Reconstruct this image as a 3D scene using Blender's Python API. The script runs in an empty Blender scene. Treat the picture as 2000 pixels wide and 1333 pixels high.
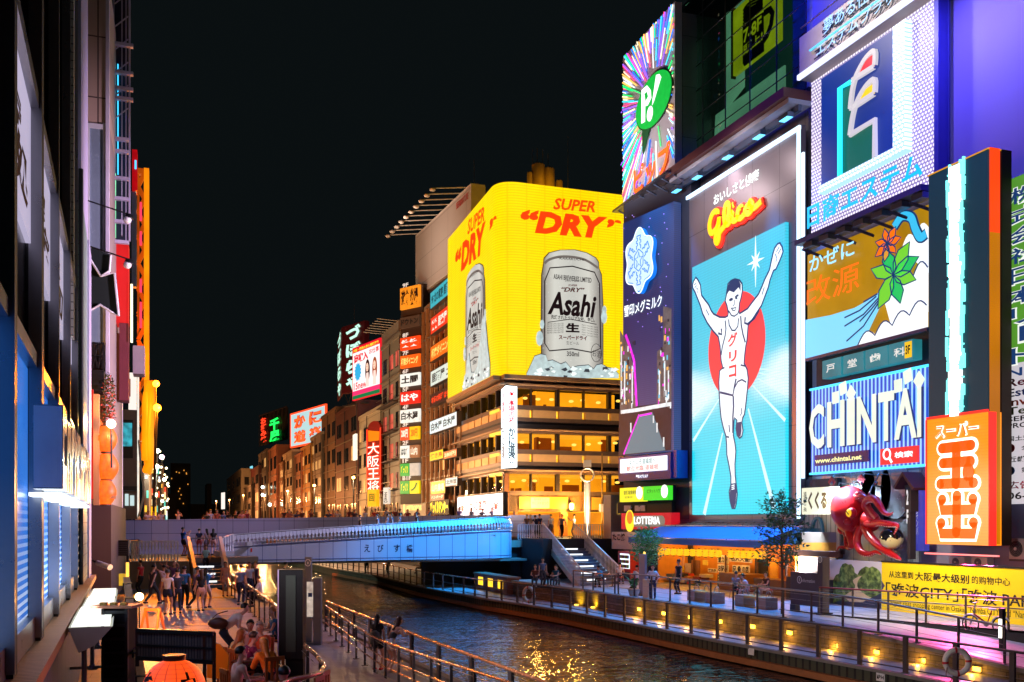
import bpy,bmesh,math,random
from mathutils import Vector,Matrix,noise
random.seed(7)
S=bpy.context.scene
COL=S.collection
R=math.radians
# ------------------------------------------------------------ camera, world, exposure
F,CX,HY,CAMZ=1900.0,1000.0,1022.0,4.5
YAW=R(19.29)
cam_d=bpy.data.cameras.new('camera');cam=bpy.data.objects.new('camera',cam_d);COL.objects.link(cam)
cam.location=(0,0,CAMZ);cam.rotation_euler=(R(90),0,-YAW)
cam_d.sensor_width=36;cam_d.lens=36*F/2000;cam_d.shift_y=(HY-666.5)/2000
cam_d.clip_start=0.1;cam_d.clip_end=3000
S.camera=cam
W=bpy.data.worlds.new('World');S.world=W;W.use_nodes=True
_n=W.node_tree.nodes;_l=W.node_tree.links
_bg=_n['Background']
_bg.inputs[0].default_value=(0.55,0.85,0.95,1);_bg.inputs[1].default_value=0.0031
S.view_settings.view_transform='Standard';S.view_settings.look='None'
S.view_settings.exposure=0.9;S.view_settings.gamma=1.0
S.cycles.use_denoising=True
S.cycles.max_bounces=6;S.cycles.diffuse_bounces=3;S.cycles.glossy_bounces=3;S.cycles.transparent_max_bounces=12
S.cycles.sample_clamp_indirect=4.0
S.cycles.caustics_reflective=False;S.cycles.caustics_refractive=False
# ------------------------------------------------------------ geometry of the view -> world points
FW=Vector((math.sin(YAW),math.cos(YAW),0));RT=Vector((math.cos(YAW),-math.sin(YAW),0));UP=Vector((0,0,1))
CAM=Vector((0,0,CAMZ))
def ray(px,py):return FW+RT*((px-CX)/F)-UP*((py-HY)/F)
def at(px,py,d):return CAM+ray(px,py)*d
def onz(px,py,z):return CAM+ray(px,py)*((z-CAMZ)/ray(px,py).z)
def onX(px,py,X):return CAM+ray(px,py)*(X/ray(px,py).x)
def onY(px,py,Y):return CAM+ray(px,py)*(Y/ray(px,py).y)
def zat(py,d):return CAMZ-(py-HY)*d/F
def dep(p):return p.dot(FW)
# ------------------------------------------------------------ materials
def lin(c):
 f=lambda v:(v/12.92 if v<=0.04045 else ((v+0.055)/1.055)**2.4)
 return tuple(f(v/255.0)for v in c)+(1.0,)
_M={}
KE=0.6
def _new(name):
 m=bpy.data.materials.new(name);m.use_nodes=True
 return m,m.node_tree.nodes,m.node_tree.links,m.node_tree.nodes['Principled BSDF']
def M(name,rgb=(128,128,128),rough=0.6,metal=0.0,var=0.25,scale=1.5,bump=0.0,alpha=1.0,spec=0.5):
 """plain surface, broken up by two noises; rgb is the sRGB albedo"""
 if name in _M:return _M[name]
 m,n,l,p=_new(name);_M[name]=m
 c=lin(rgb)
 p.inputs['Roughness'].default_value=rough;p.inputs['Metallic'].default_value=metal
 p.inputs['Specular IOR Level'].default_value=spec
 tc=n.new('ShaderNodeTexCoord')
 a=n.new('ShaderNodeTexNoise');a.inputs['Scale'].default_value=scale;a.inputs['Detail'].default_value=6
 a.inputs['Roughness'].default_value=0.65
 l.new(tc.outputs['Object'],a.inputs['Vector'])
 mx=n.new('ShaderNodeMix');mx.data_type='RGBA'
 mx.inputs[6].default_value=tuple(v*(1-var)for v in c[:3])+(1,)
 mx.inputs[7].default_value=tuple(min(1,v*(1+var))for v in c[:3])+(1,)
 l.new(a.outputs['Fac'],mx.inputs[0]);l.new(mx.outputs[2],p.inputs['Base Color'])
 rr=n.new('ShaderNodeMapRange');rr.inputs[3].default_value=max(0.03,rough-0.12);rr.inputs[4].default_value=min(1,rough+0.12)
 l.new(a.outputs['Fac'],rr.inputs[0]);l.new(rr.outputs[0],p.inputs['Roughness'])
 if bump:
  b=n.new('ShaderNodeBump');b.inputs['Strength'].default_value=bump;b.inputs['Distance'].default_value=0.02
  q=n.new('ShaderNodeTexNoise');q.inputs['Scale'].default_value=scale*14;q.inputs['Detail'].default_value=4
  l.new(tc.outputs['Object'],q.inputs['Vector']);l.new(q.outputs['Fac'],b.inputs['Height']);l.new(b.outputs[0],p.inputs['Normal'])
 return m
def E(name,rgb,k=1.0,lamp=False,var=0.0,scale=2.0):
 """something that gives off light: screens, tubes, backlit faces. lamp=True when its light should be sampled"""
 if name in _M:return _M[name]
 m,n,l,p=_new(name);_M[name]=m;k*=KE
 c=lin(rgb)
 p.inputs['Base Color'].default_value=tuple(v*0.3 for v in c[:3])+(1,)
 p.inputs['Roughness'].default_value=0.5
 p.inputs['Emission Color'].default_value=c;p.inputs['Emission Strength'].default_value=k
 if var:
  tc=n.new('ShaderNodeTexCoord');a=n.new('ShaderNodeTexNoise');a.inputs['Scale'].default_value=scale
  a.inputs['Detail'].default_value=3
  l.new(tc.outputs['Object'],a.inputs['Vector'])
  rr=n.new('ShaderNodeMapRange');rr.inputs[1].default_value=0.25;rr.inputs[2].default_value=0.75
  rr.inputs[3].default_value=k*(1-var);rr.inputs[4].default_value=k*(1+var)
  l.new(a.outputs['Fac'],rr.inputs[0]);l.new(rr.outputs[0],p.inputs['Emission Strength'])
 m.cycles.emission_sampling='FRONT' if lamp else 'NONE'
 return m
def nodes_of(name,k=None,lamp=False,rough=0.5):
 m,n,l,p=_new(name);_M[name]=m
 p.inputs['Roughness'].default_value=rough
 if k is not None:p.inputs['Base Color'].default_value=(.05,.05,.05,1)
 if k is not None:p.inputs['Emission Strength'].default_value=k*KE
 m.cycles.emission_sampling='FRONT' if lamp else 'NONE'
 tc=n.new('ShaderNodeTexCoord');sx=n.new('ShaderNodeSeparateXYZ');l.new(tc.outputs['Object'],sx.inputs[0])
 return m,n,l,p,tc,sx
def math_(n,l,op,a,b=None,c=None):
 q=n.new('ShaderNodeMath');q.operation=op
 for i,v in enumerate((a,b,c)):
  if v is None:continue
  if isinstance(v,(int,float)):q.inputs[i].default_value=v
  else:l.new(v,q.inputs[i])
 return q.outputs[0]
def mixc(n,l,fac,a,b):
 q=n.new('ShaderNodeMix');q.data_type='RGBA'
 if isinstance(fac,(int,float)):q.inputs[0].default_value=fac
 else:l.new(fac,q.inputs[0])
 for i,v in ((6,a),(7,b)):
  if isinstance(v,tuple):q.inputs[i].default_value=v
  else:l.new(v,q.inputs[i])
 return q.outputs[2]
def line_mask(n,l,coord,period,width,off=0.0):
 """1 on thin lines every `period` metres"""
 a=math_(n,l,'ADD',coord,off)
 f=math_(n,l,'FRACT',math_(n,l,'DIVIDE',a,period))
 return math_(n,l,'LESS_THAN',f,width/period)
def PANEL(name,rgb,joint=(40,40,45),pu=1.0,pv=1.0,w=0.02,rough=0.4,metal=0.0,axes='xy',var=0.12,brick=False,spec=0.5):
 """surface cut into panels / tiles by joints (object coordinates, metres)"""
 if name in _M:return _M[name]
 m,n,l,p,tc,sx=nodes_of(name,rough=rough)
 p.inputs['Metallic'].default_value=metal;p.inputs['Specular IOR Level'].default_value=spec
 ax={'x':0,'y':1,'z':2}
 u,v=sx.outputs[ax[axes[0]]],sx.outputs[ax[axes[1]]]
 if brick:
  row=math_(n,l,'FLOOR',math_(n,l,'DIVIDE',v,pv))
  u=math_(n,l,'ADD',u,math_(n,l,'MULTIPLY',row,pu*0.5))
 mu=line_mask(n,l,u,pu,w);mv=line_mask(n,l,v,pv,w)
 mk=math_(n,l,'MAXIMUM',mu,mv)
 cell=n.new('ShaderNodeCombineXYZ')
 l.new(math_(n,l,'FLOOR',math_(n,l,'DIVIDE',u,pu)),cell.inputs[0]);l.new(math_(n,l,'FLOOR',math_(n,l,'DIVIDE',v,pv)),cell.inputs[1])
 wn=n.new('ShaderNodeTexWhiteNoise');l.new(cell.outputs[0],wn.inputs[0])
 nz=n.new('ShaderNodeTexNoise');nz.inputs['Scale'].default_value=0.8;nz.inputs['Detail'].default_value=6
 l.new(tc.outputs['Object'],nz.inputs['Vector'])
 f=math_(n,l,'MULTIPLY',math_(n,l,'ADD',wn.outputs[0],nz.outputs[0]),0.5)
 c=lin(rgb)
 base=mixc(n,l,f,tuple(x*(1-var)for x in c[:3])+(1,),tuple(min(1,x*(1+var))for x in c[:3])+(1,))
 l.new(mixc(n,l,mk,base,lin(joint)),p.inputs['Base Color'])
 return m
def glass_mat(name,tint=(200,215,215),gloss=0.1):
 if name in _M:return _M[name]
 m,n,l,p=_new(name);_M[name]=m
 out=n['Material Output'];n.remove(p)
 t=n.new('ShaderNodeBsdfTransparent');t.inputs[0].default_value=lin(tint)
 g=n.new('ShaderNodeBsdfGlossy');g.inputs['Roughness'].default_value=0.03
 mx=n.new('ShaderNodeMixShader');mx.inputs[0].default_value=gloss
 l.new(t.outputs[0],mx.inputs[1]);l.new(g.outputs[0],mx.inputs[2]);l.new(mx.outputs[0],out.inputs[0])
 return m
 # ------------------------------------------------------------ mesh builder
SPLIT=set('mullion silver_band side_wall infill_panel square_dots letter_side panel mullion_edge blue_panel dark_window calligraphy_board sill ledge round_lamp round_panel pendant_lamp lit_panel partition column floor_slab pilasters tile_pier led_edge neon_edge kite_tag roof_tanks laces star strut rungs bracket red_lights slats'.split())
class MB:
 def __init__(s):s.v=[];s.f=[];s.smooth=[];s.cut=[]
 def add(s,vs,fs,sm=False):
  b=len(s.v);s.cut.append((b,len(s.f)));s.v+=[tuple(v)for v in vs]
  for f in fs:s.f.append(tuple(i+b for i in f));s.smooth.append(sm)
 def box(s,x0,x1,y0,y1,z0,z1):
  vs=[(x,y,z)for z in (z0,z1)for y in (y0,y1)for x in (x0,x1)]
  s.add(vs,[(0,2,3,1),(4,5,7,6),(0,1,5,4),(2,6,7,3),(0,4,6,2),(1,3,7,5)])
 def bar(s,p,q,w,h=None,up=(0,0,1)):
  h=h or w;p=Vector(p);q=Vector(q);d=(q-p).normalized();up=Vector(up)
  if abs(d.dot(up))>0.98:up=Vector((0,1,0))if abs(d.y)<.9 else Vector((1,0,0))
  a=d.cross(up).normalized()*(w/2);b=a.cross(d).normalized()*(h/2)
  vs=[p-a-b,p+a-b,p+a+b,p-a+b,q-a-b,q+a-b,q+a+b,q-a+b]
  s.add(vs,[(3,2,1,0),(4,5,6,7),(0,1,5,4),(1,2,6,5),(2,3,7,6),(3,0,4,7)])
 def tube(s,pts,r,n=8,caps=True,closed=False):
  pts=[Vector(p)for p in pts];m=len(pts)
  rs=r if isinstance(r,(list,tuple))else [r]*m
  rings=[];nrm=None
  for i,p in enumerate(pts):
   if closed:d=pts[(i+1)%m]-pts[i-1]
   else:d=pts[min(i+1,m-1)]-pts[max(i-1,0)]
   if d.length<1e-9:d=Vector((0,0,1))
   d.normalize()
   if nrm is None:
    nrm=d.orthogonal().normalized()
   nrm=(nrm-d*nrm.dot(d))
   nrm=nrm.normalized()if nrm.length>1e-6 else d.orthogonal().normalized()
   b=d.cross(nrm)
   rings.append([p+(nrm*math.cos(2*math.pi*k/n)+b*math.sin(2*math.pi*k/n))*rs[i]for k in range(n)])
  vs=[v for ring in rings for v in ring];fs=[]
  for i in range(m if closed else m-1):
   j=(i+1)%m
   for k in range(n):
    k2=(k+1)%n
    fs.append((i*n+k,i*n+k2,j*n+k2,j*n+k))
  s.add(vs,fs,True)
  if caps and not closed:
   s.add(rings[0],[tuple(range(n))[::-1]]);s.add(rings[-1],[tuple(range(n))])
 def lathe(s,prof,c=(0,0,0),n=16,axis='z',sm=True):
  vs=[];fs=[]
  for (r,h)in prof:
   for k in range(n):
    a=2*math.pi*k/n;x,y=r*math.cos(a),r*math.sin(a)
    vs.append((c[0]+x,c[1]+y,c[2]+h)if axis=='z' else ((c[0]+x,c[1]+h,c[2]+y)if axis=='y' else (c[0]+h,c[1]+x,c[2]+y)))
  m=len(prof)
  for i in range(m-1):
   for k in range(n):
    k2=(k+1)%n
    fs.append((i*n+k,i*n+k2,(i+1)*n+k2,(i+1)*n+k))
  s.add(vs,fs,sm)
  s.add(vs[:n],[tuple(range(n))[::-1]]);s.add(vs[-n:],[tuple(range(n))])
 def ball(s,c,rx,ry=None,rz=None,n=14,m=9):
  ry=ry or rx;rz=rz or rx;vs=[];fs=[]
  for i in range(m+1):
   t=math.pi*i/m
   for k in range(n):
    a=2*math.pi*k/n
    vs.append((c[0]+rx*math.sin(t)*math.cos(a),c[1]+ry*math.sin(t)*math.sin(a),c[2]+rz*math.cos(t)))
  for i in range(m):
   for k in range(n):
    k2=(k+1)%n
    fs.append((i*n+k,(i+1)*n+k,(i+1)*n+k2,i*n+k2))
  s.add(vs,fs,True)
 def poly(s,pts,w0,w1,sub=None):
  """polygon (u,v) extruded from w0 to w1"""
  k=len(pts)
  a=sum(pts[i][0]*pts[(i+1)%k][1]-pts[(i+1)%k][0]*pts[i][1]for i in range(k))
  if a<0:pts=pts[::-1]
  from mathutils.geometry import tessellate_polygon
  tri=tessellate_polygon([[Vector((p[0],p[1],0))for p in pts]])
  top=[(p[0],p[1],w1)for p in pts];bot=[(p[0],p[1],w0)for p in pts]
  fs=[]
  for t in tri:
   x=[pts[i]for i in t]
   ar=(x[1][0]-x[0][0])*(x[2][1]-x[0][1])-(x[2][0]-x[0][0])*(x[1][1]-x[0][1])
   fs.append(t if ar>0 else t[::-1])
  fs+=[(i+k,(i+1)%k+k,(i+1)%k,i)for i in range(k)]
  s.add(top+bot,fs)
 def ribbon(s,pts,wd,w0,w1,closed=False):
  """flat stroke of width wd (or list) along (u,v) points, as one extruded band"""
  m=len(pts);L=[];Rr=[]
  ws=wd if isinstance(wd,(list,tuple))else [wd]*m
  for i in range(m):
   if closed:a,b=Vector(pts[i-1]),Vector(pts[(i+1)%m])
   else:a,b=Vector(pts[max(0,i-1)]),Vector(pts[min(m-1,i+1)])
   d=(b-a);d=d.normalized()if d.length>1e-9 else Vector((1,0));nn=Vector((-d.y,d.x))*ws[i]/2
   p=Vector(pts[i]);L.append(p+nn);Rr.append(p-nn)
  vs=[(p.x,p.y,w1)for p in L]+[(p.x,p.y,w1)for p in Rr]+[(p.x,p.y,w0)for p in L]+[(p.x,p.y,w0)for p in Rr]
  fs=[]
  for i in range(m if closed else m-1):
   j=(i+1)%m
   fs+=[(i+m,j+m,j,i),(i,j,j+2*m,i+2*m),(j+m,i+m,i+3*m,j+3*m)]
  s.add(vs,fs)
 def quad(s,a,b,c,d):s.add([a,b,c,d],[(0,1,2,3)])
 def build(s,name,mat,parent=None,mw=None,rel=None):
  if name in SPLIT and 1<len(s.cut)<=100:
   for i,(v0,f0)in enumerate(s.cut):
    v1,f1=s.cut[i+1]if i+1<len(s.cut)else (len(s.v),len(s.f));q=MB();q.v=s.v[v0:v1];q.f=[tuple(j-v0 for j in f)for f in s.f[f0:f1]];q.smooth=s.smooth[f0:f1];o=q.build(name,mat,parent,mw,rel)
   return o
  me=bpy.data.meshes.new(name);me.from_pydata([tuple(v)for v in s.v],[],s.f)
  me.polygons.foreach_set('use_smooth',s.smooth);me.materials.append(mat);me.update()
  o=bpy.data.objects.new(name,me);COL.objects.link(o)
  if parent:o.parent=parent
  if mw is not None:o.matrix_world=mw
  if rel is not None:o.matrix_local=rel
  return o
def tag(o,label=None,cat=None,group=None,kind=None):
 if label:o['label']=label
 if cat:o['category']=cat
 if group:o['group']=group
 if kind:o['kind']=kind
 return o
def thing(name,label,cat,mw=None,group=None):
 o=bpy.data.objects.new(name,None);COL.objects.link(o);o.empty_display_size=0.2
 if mw is not None:o.matrix_world=mw if isinstance(mw,Matrix)else Matrix.Translation(Vector(mw))
 return tag(o,label,cat,group)
def copy_tree(o,parent=None):
 c=o.copy();COL.objects.link(c)
 if parent:c.parent=parent;c.matrix_parent_inverse=o.matrix_parent_inverse.copy()
 for ch in list(o.children):copy_tree(ch,c)
 return c
def struct(name,mb,mat):return tag(mb.build(name,mat),kind='structure')
# ------------------------------------------------------------ lettering
_T={}
def text_geo(s,bold=0.0,shear=0.0,vertical=False,res=2):
 key=(s,bold,shear,vertical,res)
 if key in _T:return _T[key]
 cu=bpy.data.curves.new('t','FONT');cu.body='\n'.join(s.replace('ー','｜'))if vertical else s
 cu.size=1;cu.resolution_u=res;cu.offset=bold;cu.shear=shear;cu.fill_mode='FRONT'
 if vertical:cu.align_x='CENTER';cu.space_line=0.86
 o=bpy.data.objects.new('t',cu);COL.objects.link(o)
 dg=bpy.context.evaluated_depsgraph_get();dg.update()
 me=bpy.data.meshes.new_from_object(o.evaluated_get(dg))
 vs=[tuple(v.co[:2])for v in me.vertices];fs=[tuple(p.vertices)for p in me.polygons]
 bpy.data.objects.remove(o);bpy.data.curves.remove(cu);bpy.data.meshes.remove(me)
 if not vs:_T[key]=([],[],[]); return _T[key]
 x0=min(v[0]for v in vs);x1=max(v[0]for v in vs);y0=min(v[1]for v in vs);y1=max(v[1]for v in vs)
 vs=[((v[0]-x0)/max(1e-6,x1-x0),(v[1]-y0)/max(1e-6,y1-y0))for v in vs]
 # boundary edges, for the letters' sides
 cnt={}
 for f in fs:
  for i in range(len(f)):
   a,b=f[i],f[(i+1)%len(f)]
   k=(min(a,b),max(a,b));cnt.setdefault(k,[]).append((a,b))
 ed=[v[0]for v in cnt.values()if len(v)==1]
 _T[key]=(vs,fs,ed); return _T[key]
def add_text(mb,s,u0,u1,v0,v1,w0,w1,bold=0.0,shear=0.0,vertical=False,fn=None,sides=False):
 vs,fs,ed=text_geo(s,bold,shear,vertical)
 fn=fn or (lambda a,b:(u0+a*(u1-u0),v0+b*(v1-v0)))
 P=[fn(a,b)for a,b in vs];n=len(P)
 if not n:return
 t=[(p[0],p[1],w1)for p in P]
 f0=fs[0];ar=sum(P[f0[i]][0]*P[f0[(i+1)%len(f0)]][1]-P[f0[(i+1)%len(f0)]][0]*P[f0[i]][1]for i in range(len(f0)))
 F_=fs if ar>0 else [f[::-1]for f in fs]
 mb.add(t,F_)
 if sides:
  mb.add(t+[(p[0],p[1],w0)for p in P],[(b,a,a+n,b+n)for a,b in ed]if ar<0 else [(a,a+n,b+n,b)for a,b in ed])
  # ------------------------------------------------------------ flat vertical frames: u along, v up, w out of the face
class Fr:
 def __init__(s,P,Q):
  P=Vector((P[0],P[1],0));Q=Vector((Q[0],Q[1],0))
  s.O=P;s.U=(Q-P).normalized();s.N=s.U.cross(UP);s.L=(Q-P).length;s.wm=0.0
  s.mw=Matrix(((s.U.x,0,s.N.x,P.x),(s.U.y,0,s.N.y,P.y),(0,1,0,0),(0,0,0,1)))
 def uv(s,px,py):
  d=ray(px,py);t=(s.O+s.N*s.wm-CAM).dot(s.N)/d.dot(s.N);p=CAM+d*t
  return ((p-s.O).dot(s.U),p.z)
 def pt(s,u,v,w=0):return s.O+s.U*u+UP*v+s.N*w
 def rect(s,xl,ytl,ybl,xr):return s.uv(xl,ytl)[0],s.uv(xr,ytl)[0],s.uv(xl,ybl)[1],s.uv(xl,ytl)[1]
def frpx(pl,dl,pr,dr):return Fr(at(pl,HY,dl),at(pr,HY,dr))
def frR(off=0.0):return Fr((31-off,60,0),(31-off,20,0))
class Sign:
 """one flat thing on a frame; its parts are kept in mesh builders by (part, material)"""
 def __init__(s,fr,name,label,cat,group=None,mw=None,wm=0.0):
  s.fr=fr;fr.wm=wm;s.root=thing(name,label,cat,fr.mw if mw is None else mw,group);s.b={}
 def mb(s,part,mat):
  k=(part,mat.name)
  if k not in s.b:s.b[k]=(MB(),mat)
  return s.b[k][0]
 def rect(s,part,mat,r,w0,w1):s.mb(part,mat).box(r[0],r[1],r[2],r[3],w0,w1)
 def panel(s,part,mat,xl,ytl,ybl,xr,w0,w1):
  r=s.fr.rect(xl,ytl,ybl,xr);s.rect(part,mat,r,w0,w1); return r
 def text(s,part,mat,t,r,w0,w1,**k):add_text(s.mb(part,mat),t,r[0],r[1],r[2],r[3],w0,w1,**k)
 def ptext(s,part,mat,t,xl,ytl,ybl,xr,w0,w1,**k):s.text(part,mat,t,s.fr.rect(xl,ytl,ybl,xr),w0,w1,**k)
 def poly(s,part,mat,pts,w0,w1):s.mb(part,mat).poly([s.fr.uv(*p)for p in pts],w0,w1)
 def ribbon(s,part,mat,pts,wd,w0,w1,closed=False):s.mb(part,mat).ribbon([s.fr.uv(*p)for p in pts],wd,w0,w1,closed)
 def tube(s,part,mat,pts,r,w,n=6):s.mb(part,mat).tube([(*s.fr.uv(*p),w)for p in pts],r,n)
 def frame(s,part,mat,r,t,w0,w1):
  m=s.mb(part,mat);u0,u1,v0,v1=r
  m.box(u0-t,u1+t,v1,v1+t,w0,w1);m.box(u0-t,u1+t,v0-t,v0,w0,w1)
  m.box(u0-t,u0,v0,v1,w0,w1);m.box(u1,u1+t,v0,v1,w0,w1)
 def done(s):
  seen={}
  for (part,_),(mb,mat)in s.b.items():seen[part]=mb.build(part,mat,s.root)
  return s.root
def cp(ox,oy,k,pts):return [(ox+x*k,oy+y*k)for x,y in pts]
def ell(cu,cv,ru,rv,n=32,a0=0.0):return [(cu+ru*math.cos(2*math.pi*i/n+a0),cv+rv*math.sin(2*math.pi*i/n+a0))for i in range(n)]
def smooth(pts,n=5,closed=False):
 """Catmull-Rom through the points"""
 out=[];m=len(pts);V=[Vector(p)for p in pts]
 for i in range(m if closed else m-1):
  p0=V[i-1]if (closed or i>0)else V[i];p1=V[i];p2=V[(i+1)%m]
  p3=V[(i+2)%m]if (closed or i+2<m)else p2
  for k in range(n):
   t=k/n
   out.append(tuple(0.5*((2*p1)+(p2-p0)*t+(2*p0-5*p1+4*p2-p3)*t*t+(3*p1-p0-3*p2+p3)*t**3)))
 if not closed:out.append(tuple(V[-1]))
 return out
def spot(name,loc,target,power,rgb,size=60,blend=0.6,r=0.15,parent=None):
 d=bpy.data.lights.new(name,'SPOT');d.energy=power;d.color=lin(rgb)[:3];d.spot_size=R(size);d.spot_blend=blend;d.shadow_soft_size=r
 o=bpy.data.objects.new(name,d);COL.objects.link(o)
 v=Vector(target)-Vector(loc);q=v.to_track_quat('-Z','Y')
 o.matrix_world=Matrix.Translation(Vector(loc))@q.to_matrix().to_4x4()
 if parent:o.parent=parent;o.matrix_parent_inverse=parent.matrix_world.inverted()
 return o
def point(name,loc,power,rgb,r=0.1,parent=None):
 d=bpy.data.lights.new(name,'POINT');d.energy=power;d.color=lin(rgb)[:3];d.shadow_soft_size=r
 o=bpy.data.objects.new(name,d);COL.objects.link(o);o.location=loc
 if parent:o.parent=parent;o.matrix_parent_inverse=parent.matrix_world.inverted()
 return o
 # ============================================================ SETTING: water, promenades, terraces
def pil(name,rgb,**k):return M(name,rgb,**k)
STEEL=M('brushed_steel',(150,150,150),rough=0.3,metal=0.9)
DARKSTEEL=M('dark_steel',(84,78,80),rough=0.4,metal=0.5)
COPPER=M('bronze_handrail',(196,140,104),rough=0.26,metal=0.6)
BLACK=M('black_metal',(22,22,25),rough=0.45)
WHITEMET=M('white_paint',(225,225,230),rough=0.4)
CONC=M('concrete',(120,115,108),rough=0.8,scale=2,bump=0.4,var=0.4)
DARKCONC=M('dark_wall',(44,43,46),rough=0.8,bump=0.3,var=0.4)
PAVE=PANEL('granite_paving',(158,156,162),joint=(85,84,90),pu=0.9,pv=0.45,w=0.012,rough=0.42,brick=True,var=0.2)
PAVEL=PANEL('grey_plank_paving',(128,126,134),joint=(66,66,74),pu=1.2,pv=0.6,w=0.014,rough=0.5,brick=True,var=0.25)
STONE=PANEL('stone_wall',(96,84,66),joint=(34,30,26),pu=0.42,pv=0.17,w=0.018,rough=0.85,axes='yz',brick=True,var=0.5)
# water
m,n,l,p=_new('canal_water');_M['canal_water']=m
p.inputs['Base Color'].default_value=(0.001,0.006,0.008,1);p.inputs['Roughness'].default_value=0.02;p.inputs['IOR'].default_value=1.33
p.inputs['Specular IOR Level'].default_value=0.5
tc=n.new('ShaderNodeTexCoord');mp=n.new('ShaderNodeMapping');mp.inputs['Rotation'].default_value=(0,0,YAW);mp.inputs['Scale'].default_value=(0.9,1.5,1)
l.new(tc.outputs['Object'],mp.inputs[0])
w1=n.new('ShaderNodeTexNoise');w1.inputs['Scale'].default_value=2.4;w1.inputs['Detail'].default_value=2;w1.inputs['Roughness'].default_value=0.5;w1.inputs['Distortion'].default_value=0.6
w2=n.new('ShaderNodeTexNoise');w2.inputs['Scale'].default_value=0.35;w2.inputs['Detail'].default_value=2
l.new(mp.outputs[0],w1.inputs['Vector']);l.new(mp.outputs[0],w2.inputs['Vector'])
hh=math_(n,l,'ADD',w1.outputs['Fac'],math_(n,l,'MULTIPLY',w2.outputs['Fac'],1.6))
b=n.new('ShaderNodeBump');b.inputs['Strength'].default_value=1.0;b.inputs['Distance'].default_value=0.05
l.new(hh,b.inputs['Height']);l.new(b.outputs[0],p.inputs['Normal'])
g=MB();g.quad((-60,-30,-0.65),(60,-30,-0.65),(60,700,-0.65),(-60,700,-0.65));struct('water',g,m)
def strip(mb,A,B,z=None):
 """a sheet between two polylines of equal length (3D points)"""
 for i in range(len(A)-1):mb.quad(A[i],B[i],B[i+1],A[i+1])
def wallstrip(mb,pts,z0,z1s):
 for i in range(len(pts)-1):
  a,b=pts[i],pts[i+1];za,zb=(z1s if not isinstance(z1s,(list,tuple))else z1s[i]),(z1s if not isinstance(z1s,(list,tuple))else z1s[i+1])
  mb.quad((a[0],a[1],z0),(b[0],b[1],z0),(b[0],b[1],zb),(a[0],a[1],za))
REDGE=[(20.7,16),(20.3,24.1),(19.6,32.2),(19.25,40),(18.9,46),(17.4,55.1),(16.4,67.4),(16.4,80.5),(15,95.4),(13.6,130),(12,200),(10,330),(9,600)]
RIN=[(23.1,16),(22.8,22),(22.5,26),(21.7,33.6),(21.05,44.2),(21.3,47.9),(20.2,55.5),(24,67),(25.5,80.5),(25.5,95.4),(25.5,130),(25.5,200),(25.5,330),]
RIN+=[(25.5,600)]
RIN=RIN[:8]+[(25.6,82),(25.6,95.4),(25.6,130),(25.6,200),(25.6,600)]
RE=[REDGE[i]for i in range(len(REDGE))]
g=MB();strip(g,[(x,y,0)for x,y in RE],[(RIN[i][0]+0.3,RIN[i][1],0)for i in range(13)]);struct('promenade_right',g,PAVE)
# canal wall on the right bank: capping, sheet piles, orange waler
PILE=PANEL('sheet_pile',(58,60,44),joint=(16,18,14),pu=0.34,pv=30,w=0.1,rough=0.8,axes='yz',var=0.6)
g=MB();wallstrip(g,RE,-1.5,-0.012);o=struct('canal_wall_right',g,PILE)
g=MB()
for i in range(len(RE)-1):
 a,b_=Vector((*RE[i],0)),Vector((*RE[i+1],0))
 g.bar(a+Vector((-0.02,0,0.02)),b_+Vector((-0.02,0,0.02)),0.2,0.1)
struct('quay_kerb_right',g,CONC)
WALER=M('rusty_waler',(150,92,48),rough=0.75,var=0.5,scale=3,bump=0.5)
g=MB()
for i in range(len(RE)-5):
 a,b_=Vector((*RE[i],0)),Vector((*RE[i+1],0));g.bar(a+Vector((-0.1,0,-0.5)),b_+Vector((-0.1,0,-0.5)),0.22,0.22)
struct('quay_ledge_right',g,WALER)
# terrace on the right (0.8 m up) and its ramp coming down towards the near end
TZ=0.8
g=MB()
T=[(21.7,35.5),(21.05,44.2),(21.3,47.9),(20.2,55.5),(20.2,60)]
strip(g,[(x,y,TZ)for x,y in T],[(34,y,TZ)for x,y in T])
g.quad((24.5,35.5,TZ),(26.2,29.3,TZ),(34,29.3,TZ),(34,35.5,TZ));g.quad((26.2,29.3,TZ),(28.0,24.4,TZ),(34,24.4,TZ),(34,29.3,TZ));g.quad((28,24.4,TZ),(30,14,TZ),(34,14,TZ),(34,24.4,TZ))
struct('terrace_right',g,PAVE)
ro=[(21.7,35.5,TZ),(22.1,29,.76),(22.45,26,.6),(22.8,22,.3),(23.1,16,0.02)];ri=[(24.5,35.5,TZ),(25.7,29.3,.74),(26.6,26,.58),(27.3,23,.3),(28.6,16,0.02)]
g=MB();strip(g,ro,ri);struct('ramp_right',g,PAVE)
g=MB();wallstrip(g,ri,-0.2,TZ+0.02);struct('ramp_side_wall',g,DARKCONC)
g=MB();wallstrip(g,[(x,y)for x,y,z in ro],-0.2,[z+0.12 for x,y,z in ro]);wallstrip(g,T,-0.2,TZ+0.06);struct('terrace_wall_right',g,STONE)
g=MB()
for A in (ro,[(x,y,TZ)for x,y in T]):
 for i in range(len(A)-1):g.bar(Vector(A[i])+Vector((0,0,.06)),Vector(A[i+1])+Vector((0,0,.06)),0.3,0.12)
struct('terrace_kerb_right',g,CONC)
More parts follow.
